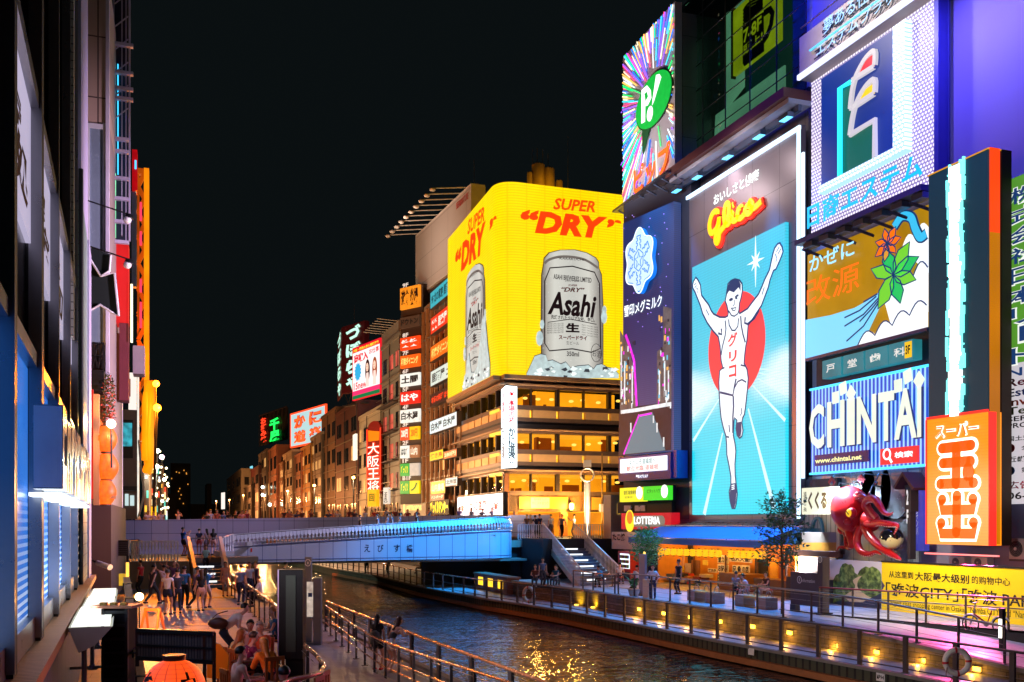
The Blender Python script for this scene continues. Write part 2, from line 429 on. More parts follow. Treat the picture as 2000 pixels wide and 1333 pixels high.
# left bank: low promenade, ramp, terrace
LE=[(8.3,8),(7.9,19.3),(6.7,42.5),(5.2,56),(4.2,66),(3.2,90),(2.2,140),(1,300),(0,600)]
g=MB();strip(g,[(-8,y,0)for x,y in LE],[(x,y,0)for x,y in LE]);struct('promenade_left',g,PAVEL)
g=MB();wallstrip(g,LE,-1.5,-0.01);struct('canal_wall_left',g,DARKCONC)
g=MB()
for i in range(len(LE)-1):g.bar((LE[i][0],LE[i][1],.03),(LE[i+1][0],LE[i+1][1],.03),0.25,0.12)
struct('quay_kerb_left',g,CONC)
LT=0.9
g=MB();strip(g,[(-9,6,LT),(-9,30,LT),(-9,52,LT),(-9,58,LT)],[(2.7,6,LT),(3.1,30,LT),(2.9,52,LT),(2.0,58,LT)]);struct('terrace_left',g,PAVEL)
g=MB();wallstrip(g,[(2.7,6),(3.1,30),(2.9,52),(2,58)],-0.1,LT-.004);struct('terrace_wall_left',g,CONC)
g=MB();strip(g,[(3.0,8,.95),(3.0,16,.66),(3.1,30,.06),(3.1,36,.01)],[(5.45,8,.95),(5.5,16,.66),(5.6,30,.06),(5.8,36,.01)])
struct('ramp_left',g,PAVEL)
# high street level behind the facades and across the bridge ends
g=MB();g.box(24.0,120,62.2,700,-1,3.4);struct('street_right',g,DARKCONC)
g=MB();g.box(-120,-2.2,61.5,700,-1,3.3);struct('street_left',g,DARKCONC)
g=MB();g.box(34,120,-30,62.2,-1,0.9);struct('ground_right',g,DARKCONC)
g=MB();g.box(-120,-8,-30,61.5,-1,0.88);struct('ground_left',g,DARKCONC)
g=MB();g.quad((-900,-300,-1.4),(900,-300,-1.4),(900,1500,-1.4),(-900,1500,-1.4));struct('ground',g,DARKCONC)
# yellow paving marks and drain covers on the left terrace
TACT=M('tactile_yellow',(196,160,60),rough=0.6)
for k,(px,py,w,d_)in enumerate([(395,1168,3.0,.5),(418,1190,2.2,.45)]):
 q=onz(px,py,LT);g=MB();g.box(q.x-w/2,q.x+w/2,q.y-d_,q.y+d_,LT,LT+.006);struct('tactile_strip',g,TACT)
for k,(px,py)in enumerate([(386,1203),(408,1210),(390,1220)]):
 q=onz(px,py,LT);g=MB()
 for j in range(4):g.box(q.x-1.2+j*.62,q.x-.64+j*.62,q.y-.22,q.y+.22,LT,LT+.008)
 struct('drain_cover',g,M('drain_metal',(150,146,150),rough=.4,metal=.6))
 # ============================================================ RAILINGS
def rail(name,label,path,h,step,ncab,post_w=0.09,post_d=0.05,top=COPPER,postm=DARKSTEEL,topr=0.035,mid=None,group='canal railings',cab_r=0.006,foot=True,midm=None):
 P=[Vector(p)for p in path]
 root=thing(name,label,'railing',P[0],group);O=P[0]
 g=MB();g.tube([p-O+Vector((0,0,h))for p in smooth3(P)],topr,8);g.build('handrail',top,root)
 acc=[0]
 for i in range(len(P)-1):acc.append(acc[-1]+(P[i+1]-P[i]).length)
 def along(s):
  for i in range(len(P)-1):
   if s<=acc[i+1]+1e-6:
    t=(s-acc[i])/max(1e-6,acc[i+1]-acc[i]); return P[i].lerp(P[i+1],t),(P[i+1]-P[i]).normalized()
  return P[-1],(P[-1]-P[-2]).normalized()
 k=max(1,round(acc[-1]/step));first=None
 for j in range(k+1):
  p,d=along(acc[-1]*j/k)
  if first is None:
   g=MB();g.box(-post_d/2,post_d/2,-post_w/2,post_w/2,0,h-.02)
   if foot:
    g.box(-.09,.09,-.09,.09,0,.02)
    g.bar((0,0,h-.02),(0,0,h),post_d*.8,post_d*.8)
   first=g.build('post',postm,root);o=first
  else:
   o=first.copy();COL.objects.link(o);o.parent=root
  o.location=p-O;o.rotation_euler=(0,0,math.atan2(d.y,d.x)-math.pi/2)
 if ncab:
  for c in range(ncab):
   z=h*(0.12+0.78*c/max(1,ncab-1))if ncab>1 else h*.5
   g=MB();g.tube([p-O+Vector((0,0,z))for p in P],cab_r,5);g.build('cable',STEEL,root)
 for z in (mid or []):
  g=MB();g.tube([p-O+Vector((0,0,z))for p in P],0.024,6);g.build('rail_bar',midm or postm,root)
 return root
def smooth3(P):
 if len(P)<3:return P
 out=[]
 for i in range(len(P)-1):
  p0=P[i-1]if i else P[i];p1,p2=P[i],P[i+1];p3=P[i+2]if i+2<len(P)else p2
  for k in range(4):
   t=k/4;out.append(0.5*((2*p1)+(p2-p0)*t+(2*p0-5*p1+4*p2-p3)*t*t+(3*p1-p0-3*p2+p3)*t**3))
 return out+[P[-1]]
off=lambda L,dx,z,a,b:[(x+dx,y,z)for x,y in L[a:b]]
rail('canal_railing','long canal edge railing with dark flat posts and thin cables below the tall signs',off(REDGE,.3,0.03,0,6),1.1,1.9,4,post_w=.16,post_d=.07,top=DARKSTEEL,mid=[.13])
rail('canal_railing','dark post railing on the quay edge running back under the bridge',off(REDGE,.3,0.03,5,10),1.05,1.9,0,post_w=.15,post_d=.07,top=COPPER,mid=[.13,.55])
rail('canal_railing','bronze topped canal rail beside the two women, thick posts',[(7.9,10.5,0.03),(7.45,19.3,.03),(6.85,30,.03),(6.3,42.2,.03)],1.1,2.6,5,post_w=.2,post_d=.08,topr=.05)
rail('ramp_railing','twin bronze ramp rail with slim posts left of the two women',[(5.45,11,.86),(5.5,16,.66),(5.6,27,.1),(5.75,33,.03),(6.0,40.5,.03)],1.08,1.7,3,post_w=.06,post_d=.06,mid=[.62,.38],midm=COPPER,topr=.032)
rail('terrace_railing','slim cable railing along the blue lit terrace edge by the bench cubes',[(21.2,44.4,TZ+.12),(21.8,35.2,TZ+.12),(22.15,29,.88),(22.5,26,.72),(22.9,22,.4)],1.08,1.6,5,post_w=.06,post_d=.06,top=STEEL)
rail('terrace_railing','short cable railing on the terrace in front of the stairs',[(21.2,50.2,TZ),(21.2,44.8,TZ)],1.05,1.5,5,post_w=.07,post_d=.06,top=COPPER)
rail('ramp_railing','red tinted double rail between the pink ramp and the parked bicycle',[(24.7,33,TZ),(26.3,29.0,TZ),(27.6,25.6,TZ),(29,20.5,TZ)],1.1,1.4,4,post_w=.06,post_d=.06,top=M('red_rail',(120,50,52),rough=.35,metal=.4),mid=[.75])
rail('terrace_railing','bronze railing by the queue at the left terrace edge',[(3.0,27,LT),(3.05,34,LT),(2.95,44,LT),(2.8,50,LT)],1.05,2.0,3,post_w=.05,post_d=.05)
rail('terrace_railing','bent bronze corner railing at the bottom of the picture beside the black pillar',[(2.5,24.5,LT),(2.55,17.3,LT),(1.6,15.6,LT),(1.3,13,LT)],1.08,1.6,2,post_w=.06,post_d=.06,topr=.042)
# lamps set in the wall of the right promenade
LAMPY=E('amber_lamp',(255,190,50),9.0)
def wall_lamp(x,y,z,label,power=14):
 t=thing('wall_lamp',label,'lamp',(x,y,z),'amber lamps along the right promenade')
 g=MB();g.box(-.05,0,-.13,.13,-.07,.07);g.build('lamp_glass',LAMPY,t)
 g=MB();g.box(-.07,.0,-.16,.16,.072,.09);g.box(-.07,0,-.16,.16,-.09,-.072);g.build('housing',BLACK,t)
 point('lamp_light',(x-.22,y,z-.05),power,(255,180,60),.06,t)
wl=[(1250,1190),(1298,1198),(1350,1206),(1408,1214),(1472,1224),(1544,1236),(1634,1261),(1714,1274),(1804,1290),(1910,1307)]
for i,(px,py)in enumerate(wl):
 A,B=((21.05,44.2),(21.7,33.6))if i<5 else (((21.7,33.6),(22.5,26))if i<9 else ((22.5,26),(22.8,22)))
 fr=Fr((*A,0),(*B,0));u,v=fr.uv(px,py);q=fr.pt(u,v,.02)
 order=['farthest left','second','third','fourth','fifth','sixth','seventh','eighth','ninth','nearest right'][i]
 wall_lamp(q.x,q.y,q.z,f'amber wall lamp on the dark quay wall, {order} of the row')
q=onX(1978,1267,27.2);wall_lamp(q.x,q.y,q.z,'amber lamp on the low wall at the right picture edge beyond the light post')
for i,px in enumerate([1033,1062,1085,1118,1150]):
 q=onz(px+8,[1166,1171,1174,1182,1187][i],0.03)
 t=thing('ground_lamp',f'yellow ground lamp washing the stone wall below the stairs, number {i+1} from the left','lamp',q,'yellow ground lamps')
 g=MB();g.lathe([(.11,0),(.11,.03)],n=12);g.build('lamp_glass',LAMPY,t)
 spot('lamp_light',q+Vector((-.1,0,.1)),q+Vector((1.2,.3,.9)),40,(255,205,40),110,.8,.05,t)
 # ============================================================ RIGHT FACADE: buildings and their signs
GREYPANEL=PANEL('grey_metal_cladding',(120,114,122),joint=(60,58,66),pu=2.6,pv=3.2,w=0.03,rough=0.35,metal=0.3)
VIOLETWALL=PANEL('pale_cladding',(196,192,214),joint=(120,118,140),pu=4.5,pv=4.0,w=0.03,rough=0.5)
NEONW=E('white_neon',(190,228,255),2.2,True)
NEONW2=E('white_lit_face',(250,250,255),1.5)
BLUEST=M('blue_grey_steel',(92,108,136),rough=0.4,metal=0.5)
DARKIN=M('dark_recess',(26,28,34),rough=0.7)
def wbox_thing(name,label,cat,mat,x0,x1,y0,y1,z0,z1,part='wall',group=None):
 t=thing(name,label,cat,((x0+x1)/2,(y0+y1)/2,z0),group)
 a,b_=(x1-x0)/2,(y1-y0)/2
 g=MB();g.box(-a,a,-b_,b_,0,z1-z0);g.build(part,mat,t)
 return t,a,b_
 # --- tall building carrying the big runner board, glazed top floors
yL=onX(1334,HY,31.4).y;yR=onX(1576,HY,31.4).y
bt=thing('sign_building','tall dark building behind the runner billboard with a glazed top and dim greenish interior','building',(31.4,yL,TZ))
ztop=zat(14,dep(onX(1334,HY,31.4)));zg0=4.5+(1022-340)*dep(onX(1338,HY,31.4))/F
D_=yL-yR
g=MB();g.box(.1,12,-D_,0,0,zg0-TZ);g.build('wall',GREYPANEL,bt)
g=MB();g.box(3.5,12,-D_,0,zg0-TZ+.3,ztop-TZ-.3);g.build('inner_wall',E('green_glow_wall',(22,62,62),.7,var=.3,scale=.2),bt)  # inner wall glows: the interior light is put into its colour
g=MB();g.box(.1,12,-D_,0,ztop-TZ-.3,ztop-TZ);g.box(.1,12,-D_,0,zg0-TZ,zg0-TZ+.25);g.build('floor_slab',DARKIN,bt)
g=MB();g.box(.1,3.5,-.3,0,zg0-TZ+.25,ztop-TZ-.3);g.build('side_glass',glass_mat('dark_glass',(70,100,100),.18),bt)
g=MB();g.box(-.03,0,-D_,0,zg0-TZ,ztop-TZ);g.build('glass',glass_mat('tower_glass',(165,195,188),.07),bt)
g=MB()
for i in range(6):
 y=-D_*i/5;g.box(-.09,-.03,y-.03,y+.03,zg0-TZ,ztop-TZ)
for i in range(8):
 z=zg0-TZ+(ztop-zg0)*i/7;g.box(-.085,-.035,-D_,0,z-.02,z+.02)
g.build('glazing_bars',BLACK,bt)
PALEGREEN=E('dim_green_lit_wall',(150,185,150),1.1,var=.35,scale=.3)  # glowing bands stand for the lit back wall, no lamps inside
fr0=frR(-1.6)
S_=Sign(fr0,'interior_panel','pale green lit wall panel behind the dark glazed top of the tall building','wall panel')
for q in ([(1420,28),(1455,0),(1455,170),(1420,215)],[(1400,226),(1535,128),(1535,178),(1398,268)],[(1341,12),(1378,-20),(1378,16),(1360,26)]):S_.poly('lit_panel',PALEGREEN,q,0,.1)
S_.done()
fr=frR(-1.1)
S_=Sign(fr,'mug_sign','dim yellow board with a black beer mug and 7-8F lettering behind the tower glass','sign')
YB=E('dim_yellow_board',(205,180,20),1.3,var=.3,scale=.8);INK=M('black_ink',(12,12,12),rough=.7)
S_.panel('board',YB,1439,24,150,1529,0,.25)
S_.panel('board_edge',BLACK,1436,18,156,1437.5,0,.3)
S_.ribbon('mug',INK,[(1500,28),(1512,20),(1517,28),(1514,50),(1506,72),(1499,82)],.35,.25,.3)
S_.poly('mug',INK,[(1459,52),(1499,26),(1500,102),(1462,131),(1459,126)],.25,.3)
for k in range(5):S_.ribbon('mug',INK,smooth(cp(1200,0,.3,[(865,165-k*22),(900,110-k*20),(960,70-k*18),(990,60-k*16),(930,110-k*14),(880,150-k*20)]),4),.12,.25,.3)
S_.ptext('lettering',YB,'7-8F',1461,62,88,1497,.3,.33,bold=.03)
S_.ptext('lettering',YB,'頭上!',1461,92,112,1499,.3,.33,bold=.02)
S_.done()
# --- roofed ledge over the runner board with flood lamps
fr=frR(0.0)
r0=fr.rect(1345,385,420,1574)
zl=fr.uv(1345,352)[1]
S_=Sign(fr,'lamp_canopy','red brown roofed ledge with blue lit soffit above the runner billboard','canopy')
S_.mb('roof',M('rust_brown_roof',(110,70,66),rough=.5,metal=.3)).box(r0[0]-.3,r0[1]+.2,zl,zl+.5,-.2,1.5)
S_.mb('soffit',M('soffit_white',(175,185,205),rough=.5)).box(r0[0]-.3,r0[1]+.2,zl-.25,zl-.01,-.2,1.2)
S_.mb('beam',BLUEST).box(r0[0]-.3,r0[1]+.2,zl-.6,zl-.26,.4,.6)
can=S_.done()
for i,px in enumerate([1348,1389,1450,1512,1566]):
 u,_=fr.uv(px,HY);P0=fr.pt(u,zl-.75,.9)
 t=thing('flood_lamp',f'small blue flood lamp under the ledge above the runner board, {["far left", "second", "middle", "fourth", "near right"][i]} of five','lamp',P0,'flood lamps above the runner board')
 g=MB();g.box(-.25,.12,-.4,.4,-.12,.12);g.bar((0,0,.1),(.3,0,.45),.08);g.build('housing',BLUEST,t)
 g=MB();g.box(-.25,.1,-.36,.36,-.14,-.125);g.build('lens',E('blue_lens',(90,200,255),2.5),t)
 tg=[(6,66,3),(18,65,3),(31,51.5,19),(25.5,43,.8),(25.5,36,.8)][i]
 spot('lamp_light',P0-Vector((.35,0,.2)),tg,[26000,80000,500,30000,13000][i],[(190,180,225),(0,150,235),(235,212,215),(0,145,235),(60,130,235)][i],[26,30,140,50,60][i],.9,.25,t)
for k in range(2):spot('board_fill',fr.pt(r0[0]+3+5*k,zl-1.2,4.5),fr.pt(r0[0]+3+5*k,zl-4,.3),900,(235,215,215),130,1,.5)  # two added fill spots without fixtures brighten the grey board
# --- the runner board
S_=Sign(fr,'runner_billboard','tall lit billboard of a white runner with both arms raised on a cyan track','billboard',wm=0.5)
u0,u1=r0[0],r0[1];vb=fr.uv(1353,1009)[1];vt=fr.uv(1345,378)[1]
S_.mb('board',GREYPANEL).box(u0,u1,vb-.3,vt,0,.3)
S_.mb('neon_edge',NEONW).box(u0+.4,u1,vt-.25,vt-.05,.3,.42)
S_.mb('neon_edge',NEONW).box(u1-.2,u1-.04,vb-.2,vt-.25,.3,.42)
sr=fr.rect(1352,523,1006,1534)
# screen picture: sky and track colours by height with drifting clouds
m,n,l,p,tc,sx=nodes_of('track_screen',1.25,True)
vv=n.new('ShaderNodeMapRange');vv.inputs[1].default_value=sr[2];vv.inputs[2].default_value=sr[3];l.new(sx.outputs[1],vv.inputs[0])
rp=n.new('ShaderNodeValToRGB');e=rp.color_ramp.elements
e[0].position=0;e[0].color=lin((0,208,226));e[1].position=1;e[1].color=lin((48,182,208))
for pos,c in ((.32,(40,200,220)),(.5,(135,212,225)),(.62,(60,190,212))):q=e.new(pos);q.color=lin(c)
l.new(vv.outputs[0],rp.inputs[0])
nz=n.new('ShaderNodeTexNoise');nz.inputs['Scale'].default_value=.35;nz.inputs['Detail'].default_value=3;l.new(tc.outputs['Object'],nz.inputs['Vector'])
side=math_(n,l,'ABSOLUTE',math_(n,l,'DIVIDE',math_(n,l,'SUBTRACT',sx.outputs[0],(sr[0]+sr[1])/2),(sr[1]-sr[0])/2))
band=math_(n,l,'SUBTRACT',1.0,math_(n,l,'MULTIPLY',math_(n,l,'ABSOLUTE',math_(n,l,'SUBTRACT',vv.outputs[0],.47)),6.5))
cl=math_(n,l,'MULTIPLY',math_(n,l,'MULTIPLY',band,side),math_(n,l,'ADD',nz.outputs[0],.35))
cl2=n.new('ShaderNodeMapRange');cl2.inputs[1].default_value=.2;cl2.inputs[2].default_value=.5;l.new(cl,cl2.inputs[0])
col=mixc(n,l,cl2.outputs[0],rp.outputs[0],lin((205,235,240)))
dots=math_(n,l,'MAXIMUM',line_mask(n,l,sx.outputs[0],.16,.04),line_mask(n,l,sx.outputs[1],.16,.04))
col=mixc(n,l,math_(n,l,'MULTIPLY',dots,.3),col,lin((0,90,130)))
l.new(col,p.inputs['Emission Color'])
S_.rect('screen',m,sr,.3,.5)
WHT=E('screen_white',(232,246,250),1.15);NAVY=E('screen_navy',(18,58,110),.8);RED=E('screen_red',(240,62,66),1.2);PALE=E('screen_pale_line',(190,240,245),1.2)
cu,cv=(fr.uv(1384,690)[0]+fr.uv(1495,650)[0])/2,fr.uv(1438,674)[1];ru=(fr.uv(1495,650)[0]-fr.uv(1384,690)[0])/2
S_.mb('sun_disc',RED).poly(ell(cu,cv,ru,ru*1.02,48),.5,.515)
C1=lambda pts:cp(1340,440,.225,pts)
C2=lambda pts:cp(1340,720,.225,pts)
def lane(a,b_,w0,w1):S_.ribbon('track_lines',PALE,C2([a,b_]),[w0,w1],.5,.51)
lane((318,560),(158,1268),.1,.34);lane((540,350),(765,1215),.1,.34);lane((285,268),(64,628),.08,.22);lane((262,195),(64,418),.06,.15);lane((245,155),(64,303),.05,.1)
lane((580,150),(862,452),.06,.2);lane((625,88),(862,226),.05,.13);lane((640,40),(862,98),.05,.1);lane((640,5),(862,20),.05,.08)
body=C1([(62,520),(70,490),(90,455),(108,475),(130,520),(135,575),(140,610),(165,645),(200,690),(225,745),(245,772),(300,800),(345,800),(368,788),(372,760),(360,700),(345,660),(355,610),(362,560),(370,510),(395,485),(430,470),(470,480),(492,510),(495,575),(482,640),(470,680),(465,750),(470,768),(500,750),(540,725),(580,670),(635,600),(660,545),(690,470),(730,390),(740,340),(760,250),(775,200),(800,165),(820,155),(840,190),(848,230),(835,270),(810,330),(785,385),(765,395),(735,475),(720,540),(690,620),(660,700),(620,760),(585,815),(545,870),(540,940),(535,1000),(525,1050),(515,1130),(510,1200),(535,1250),(546,1330)])
body+=C2([(545,100),(540,170),(527,290),(520,350),(512,400),(497,430),(490,470),(500,540),(490,590),(470,605),(450,580),(440,520),(447,450),(427,430),(420,470),(415,580),(430,650),(438,720),(430,830),(432,930),(440,1000),(450,1090),(440,1180),(430,1215),(405,1215),(388,1150),(380,1070),(395,1010),(395,940),(380,850),(360,750),(358,660),(352,590),(328,510),(310,430),(300,330),(293,210),(290,120),(297,20)])
body+=C1([(325,1240),(310,1180),(300,1050),(285,970),(240,920),(190,850),(150,770),(130,700),(100,625),(85,585),(65,550)])
S_.poly('runner',WHT,body,.515,.54)
S_.ribbon('outline',NAVY,body,.11,.54,.55,True)
st=lambda pts,w=.09,f=C1:S_.ribbon('outline',NAVY,f(pts),w,.54,.55)
S_.poly('outline',NAVY,C1([(362,600),(372,520),(395,492),(430,476),(465,486),(480,515),(478,575),(462,540),(420,585),(380,570)]),.54,.55)
for a in ([(380,652),(400,640),(412,648)],[(432,630),(448,612),(462,612)]):st(a,.12)
S_.poly('outline',NAVY,C1([(385,650),(402,642),(404,658),(390,664)]),.55,.56);S_.poly('outline',NAVY,C1([(432,632),(450,624),(452,642),(438,646)]),.55,.56)
st([(424,650),(424,690),(412,705)],.06);st([(398,722),(420,722),(440,712),(430,742),(412,742),(398,722)],.06);st([(375,745),(400,785),(425,792),(455,770),(470,720)],.08)
st([(375,820),(380,870),(405,915),(430,915),(455,880),(462,810)],.09);st([(345,830),(352,900),(345,960),(320,1060),(310,1130)],.1);st([(480,790),(485,870),(500,950),(520,1020)],.11)
st([(520,800),(515,850),(540,860),(600,810),(640,740)],.13);st([(285,940),(315,950),(312,900)],.14);st([(180,735),(205,785)],.06);st([(685,540),(665,605)],.06)
st([(480,1215),(520,1225)],.09);st([(320,1245),(340,1238)],.09);st([(780,250),(795,290),(785,320)],.05);st([(790,235),(815,190)],.05);st([(805,250),(830,205)],.05);st([(95,545),(110,560),(105,590)],.05);st([(75,520),(95,505)],.05);st([(80,545),(98,525)],.05)
st([(300,208),(360,222),(412,235),(425,160),(440,90)],.13,C2);st([(425,170),(455,115),(490,98),(528,120)],.09,C2);st([(415,240),(418,330),(412,420),(412,560)],.14,C2);st([(485,345),(490,380),(478,410)],.07,C2);st([(378,490),(385,555)],.09,C2);st([(352,592),(380,598)],.1,C2)
S_.poly('shoes',NAVY,C2([(447,470),(485,462),(488,540),(480,588),(468,594),(454,575),(446,520)]),.55,.56)
S_.poly('shoes',NAVY,C2([(402,1000),(436,995),(444,1080),(436,1170),(426,1208),(408,1208),(394,1150),(388,1075)]),.55,.56)
for k in range(3):S_.ribbon('laces',WHT,C2([(404,1018+k*16),(430,1012+k*16)]),.06,.56,.57)
S_.ptext('shirt_lettering',RED,'グリコ',0,0,0,0,0,0)if False else None
for ch,b_ in (('グ',(370,935,1065,455)),('リ',(380,1085,1195,448)),('コ',(380,1208,1330,445))):
 q=C1([(b_[0],b_[1]+18),(b_[0],b_[2]),(b_[3],b_[1])]);S_.ptext('shirt_lettering',RED,ch,q[0][0],q[0][1],q[1][1],q[2][0],.55,.565,bold=.035)
star=[]
sc=fr.uv(1476,511)
for k in range(16):
 a=math.pi/8*k+math.pi/2;rr=(.95 if k%4==0 else .62)if k%2==0 else .22;star.append((sc[0]+rr*math.cos(a)*.9,sc[1]+rr*math.sin(a)*(1.5 if k%8==0 else 1)))
S_.mb('star',WHT).poly(star,.5,.52)
# script above
YEL=E('yellow_neon_face',(255,190,10),1.4);REDN=E('red_neon_side',(255,40,30),1.6)
C3=lambda pts:cp(1360,320,.135,pts)
for pts in ([(305,730),(305,700),(270,690),(225,740),(192,850),(190,950),(215,1005),(260,975),(305,900),(325,800),(325,790),(318,900),(300,990),(275,1060),(278,1125),(300,1145),(322,1090),(335,1000),(400,905),(440,830),(465,720),(470,620),(450,575),(420,605),(402,700),(402,800),(420,870),(455,875),(495,810),(522,700),(515,790),(535,830),(580,800),(600,740)],[(655,640),(650,625),(612,655),(592,725),(605,790),(650,780),(700,715)],[(790,560),(742,600),(702,665),(715,718),(765,712),(808,640),(806,575),(775,545),(770,600),(800,650),(860,620),(940,535)],[(540,585),(522,612)]):
 sp=smooth(C3(pts),4)
 S_.ribbon('script_halo',REDN,[(x+1.4,y+.8)for x,y in sp],.56,.3,.42);S_.ribbon('script_lettering',YEL,sp,.34,.46,.52)
S_.ptext('slogan_lettering',E('white_letter_glow',(240,255,250),1.8),'おいしさと健康',1390,381,402,1478,.3,.36,bold=.012)
S_.done()
# --- louvred ledge below the runner board
S_=Sign(fr,'louvre_canopy','sloping louvred canopy with a white light edge at the foot of the runner billboard','canopy')
a,b_=fr.uv(1352,1008),fr.uv(1567,1030)
g_=S_.mb('louvres',BLUEST)
for k in range(9):g_.box(u0-.2,u1+.3,vb-.25-k*.1,vb-.2-k*.1,.3+k*.2,.5+k*.2)
g_=S_.mb('ribs',DARKSTEEL)
for k in range(16):
 x=u0+(u1-u0)*k/15;g_.bar((x,vb-.3,.3),(x,vb-1.15,2.2),.04)
S_.mb('light_edge',NEONW2).box(u0-.2,u1+.3,vb-1.32,vb-1.15,2.05,2.25)
S_.done()
# --- pillar of blue light between the two boards
S_=Sign(frR(-.1),'service_ladder','blue lit ladder and duct shaft between the runner board and the snowflake board','ladder')
for x0_,x1_,mm in ((1318,1330,M('shaft_panel',(150,165,200),rough=.5)),(1333,1347,BLUEST)):S_.panel('duct',mm,x0_,392,1085,x1_,-1.5,.2)
for k in range(44):
 v=6+k*.55;S_.mb('rungs',STEEL).box(S_.fr.uv(1331,HY)[0],S_.fr.uv(1341,HY)[0],v,v+.05,.25,.3)
S_.done()
for k in range(2):spot('board_fill',fp.pt(r[1]*(.25+.5*k),r[2]-1.5,5),fp.pt(r[1]*(.25+.5*k),r[2]+5,.5),2600,(255,245,250),120,1,.3)if False else None
spot('shaft_light',(27,57,30),(31,54.5,14),7000,(60,140,255),40)
# --- snowflake board
fs=frpx(1214,67.0,1317,62.2)
spot('stair_fill',fs.pt(2,9.5,1.5),(24.5,58,2.2),3800,(0,165,235),45,.8,.3)  # added spot without a fixture, tints the stair railing cyan
t=thing('corner_building','dark corner building carrying the snowflake board beside the bridge street','building',fs.mw)
g=MB();g.box(.1,fs.L+1.5,.8,26.5,-9,-.1);g.build('wall',M('dark_blue_wall',(46,54,74),rough=.6),t)
S_=Sign(fs,'snowflake_board','tall dark blue LED board with a white snowflake emblem and a canal view below','billboard',wm=0.6)
r=fs.rect(1217,437,890,1316)
m,n,l,p,tc,sx=nodes_of('blue_led',.8,True)
vv=n.new('ShaderNodeMapRange');vv.inputs[1].default_value=r[2];vv.inputs[2].default_value=r[3];l.new(sx.outputs[1],vv.inputs[0])
rp=n.new('ShaderNodeValToRGB');e=rp.color_ramp.elements;e[0].color=lin((70,92,150));e[1].color=lin((10,60,130))
for pos,c in ((.25,(50,72,135)),(.48,(6,46,115)),(.75,(4,44,112))):q=e.new(pos);q.color=lin(c)
l.new(vv.outputs[0],rp.inputs[0])
dots=math_(n,l,'MAXIMUM',line_mask(n,l,sx.outputs[0],.13,.05),line_mask(n,l,sx.outputs[1],.13,.05))
l.new(mixc(n,l,math_(n,l,'MULTIPLY',dots,.5),rp.outputs[0],lin((6,20,50))),p.inputs['Emission Color'])
S_.rect('screen',m,r,0,.6)
# canal view
STG=E('view_grey',(120,112,110),.5,var=.6,scale=2.5);STD=E('view_dark',(40,44,60),.5,var=.6,scale=2);MAG=E('view_magenta',(235,40,220),1.1,var=.4,scale=2);TEALG=E('view_water',(92,128,140),.9);VIEWW=E('view_white',(225,235,235),1.0,var=.3,scale=3)
k6=lambda pts:cp(1200,380,.465,pts)
S_.poly('canal_view',STG,k6([(24,570),(60,640),(95,800),(100,900),(24,930)]),.6,.61);S_.poly('canal_view',STG,k6([(205,470),(240,478),(240,900),(178,880),(180,660),(205,640)]),.6,.61)
S_.poly('canal_view',STD,k6([(20,920),(100,890),(178,880),(240,900),(238,1075),(18,1100)]),.6,.612)
S_.poly('canal_view',TEALG,k6([(105,925),(160,915),(215,1075),(40,1092)]),.612,.62)
for a,b_,w in (((105,925),(40,1092),.12),((48,590),(66,640),.22),((66,640),(84,700),.2),((84,700),(95,890),.2),((108,930),(158,920),.12)):S_.ribbon('canal_view',MAG,k6([a,b_]),w,.615,.63)
for x,y0_,y1_ in ((30,640,860),(44,700,880),(76,720,880),(190,740,870),(212,700,850),(228,740,860),(165,930,960),(180,960,1000),(70,960,1000),(208,1020,1060)):S_.ribbon('canal_view',VIEWW,k6([(x,y0_),(x,y1_)]),.12,.615,.625)
S_.ribbon('canal_view',VIEWW,k6([(28,915),(100,905),(240,880)]),.25,.613,.622)
rnd=random.Random(31)
for k in range(90):
 sd=rnd.random()<.5;x=rnd.uniform(26,96)if sd else rnd.uniform(184,238);y=rnd.uniform(600 if sd else 500,880);S_.ribbon('canal_view',[VIEWW,MAG,STD,E('view_amber',(250,190,90),.9),E('view_cyan',(90,200,235),.9)][k%5],k6([(x,y),(x,y+rnd.uniform(6,26))]),rnd.uniform(.05,.2),.615,.622+.0001*k)
for k in range(40):x,y=rnd.uniform(30,235),rnd.uniform(60,560);u,v=fs.uv(1200+x*.465,380+y*.465);S_.mb('sparkles',E('sparkle',(170,140,255),1.6)).poly(ell(u,v,.035,.035,6),.6,.615)
# emblem
u0_,v0_=fs.uv(1227,505)[0],fs.uv(1256,446)[1];u1_,v1_=fs.uv(1285,500)[0],fs.uv(1254,574)[1]
ec,er=((u0_+u1_)/2,(v0_+v1_)/2),((u1_-u0_)/2,(v0_-v1_)/2)
lob=lambda k,dx=0,dy=0:[(ec[0]+dx+er[0]*k*(.9+.1*math.cos(6*(a-math.pi/2)))*math.cos(a),ec[1]+dy+er[1]*k*(.9+.1*math.cos(6*(a-math.pi/2)))*math.sin(a))for a in [2*math.pi*i/72 for i in range(72)]]
ICE=E('ice_white',(205,232,240),1.0);SKYB=E('emblem_blue',(20,120,235),1.0)
S_.mb('emblem',SKYB).poly(lob(1.0,.06,-.05),.6,.9);S_.mb('emblem_face',ICE).poly(lob(.95,-.02,.02),.9,.93)
S_.mb('emblem_edge',E('emblem_edge',(220,245,255),1.6)).ribbon(lob(1.0,.03,-.02),.07,.9,.95,True)
g_=S_.mb('snowflake',SKYB)
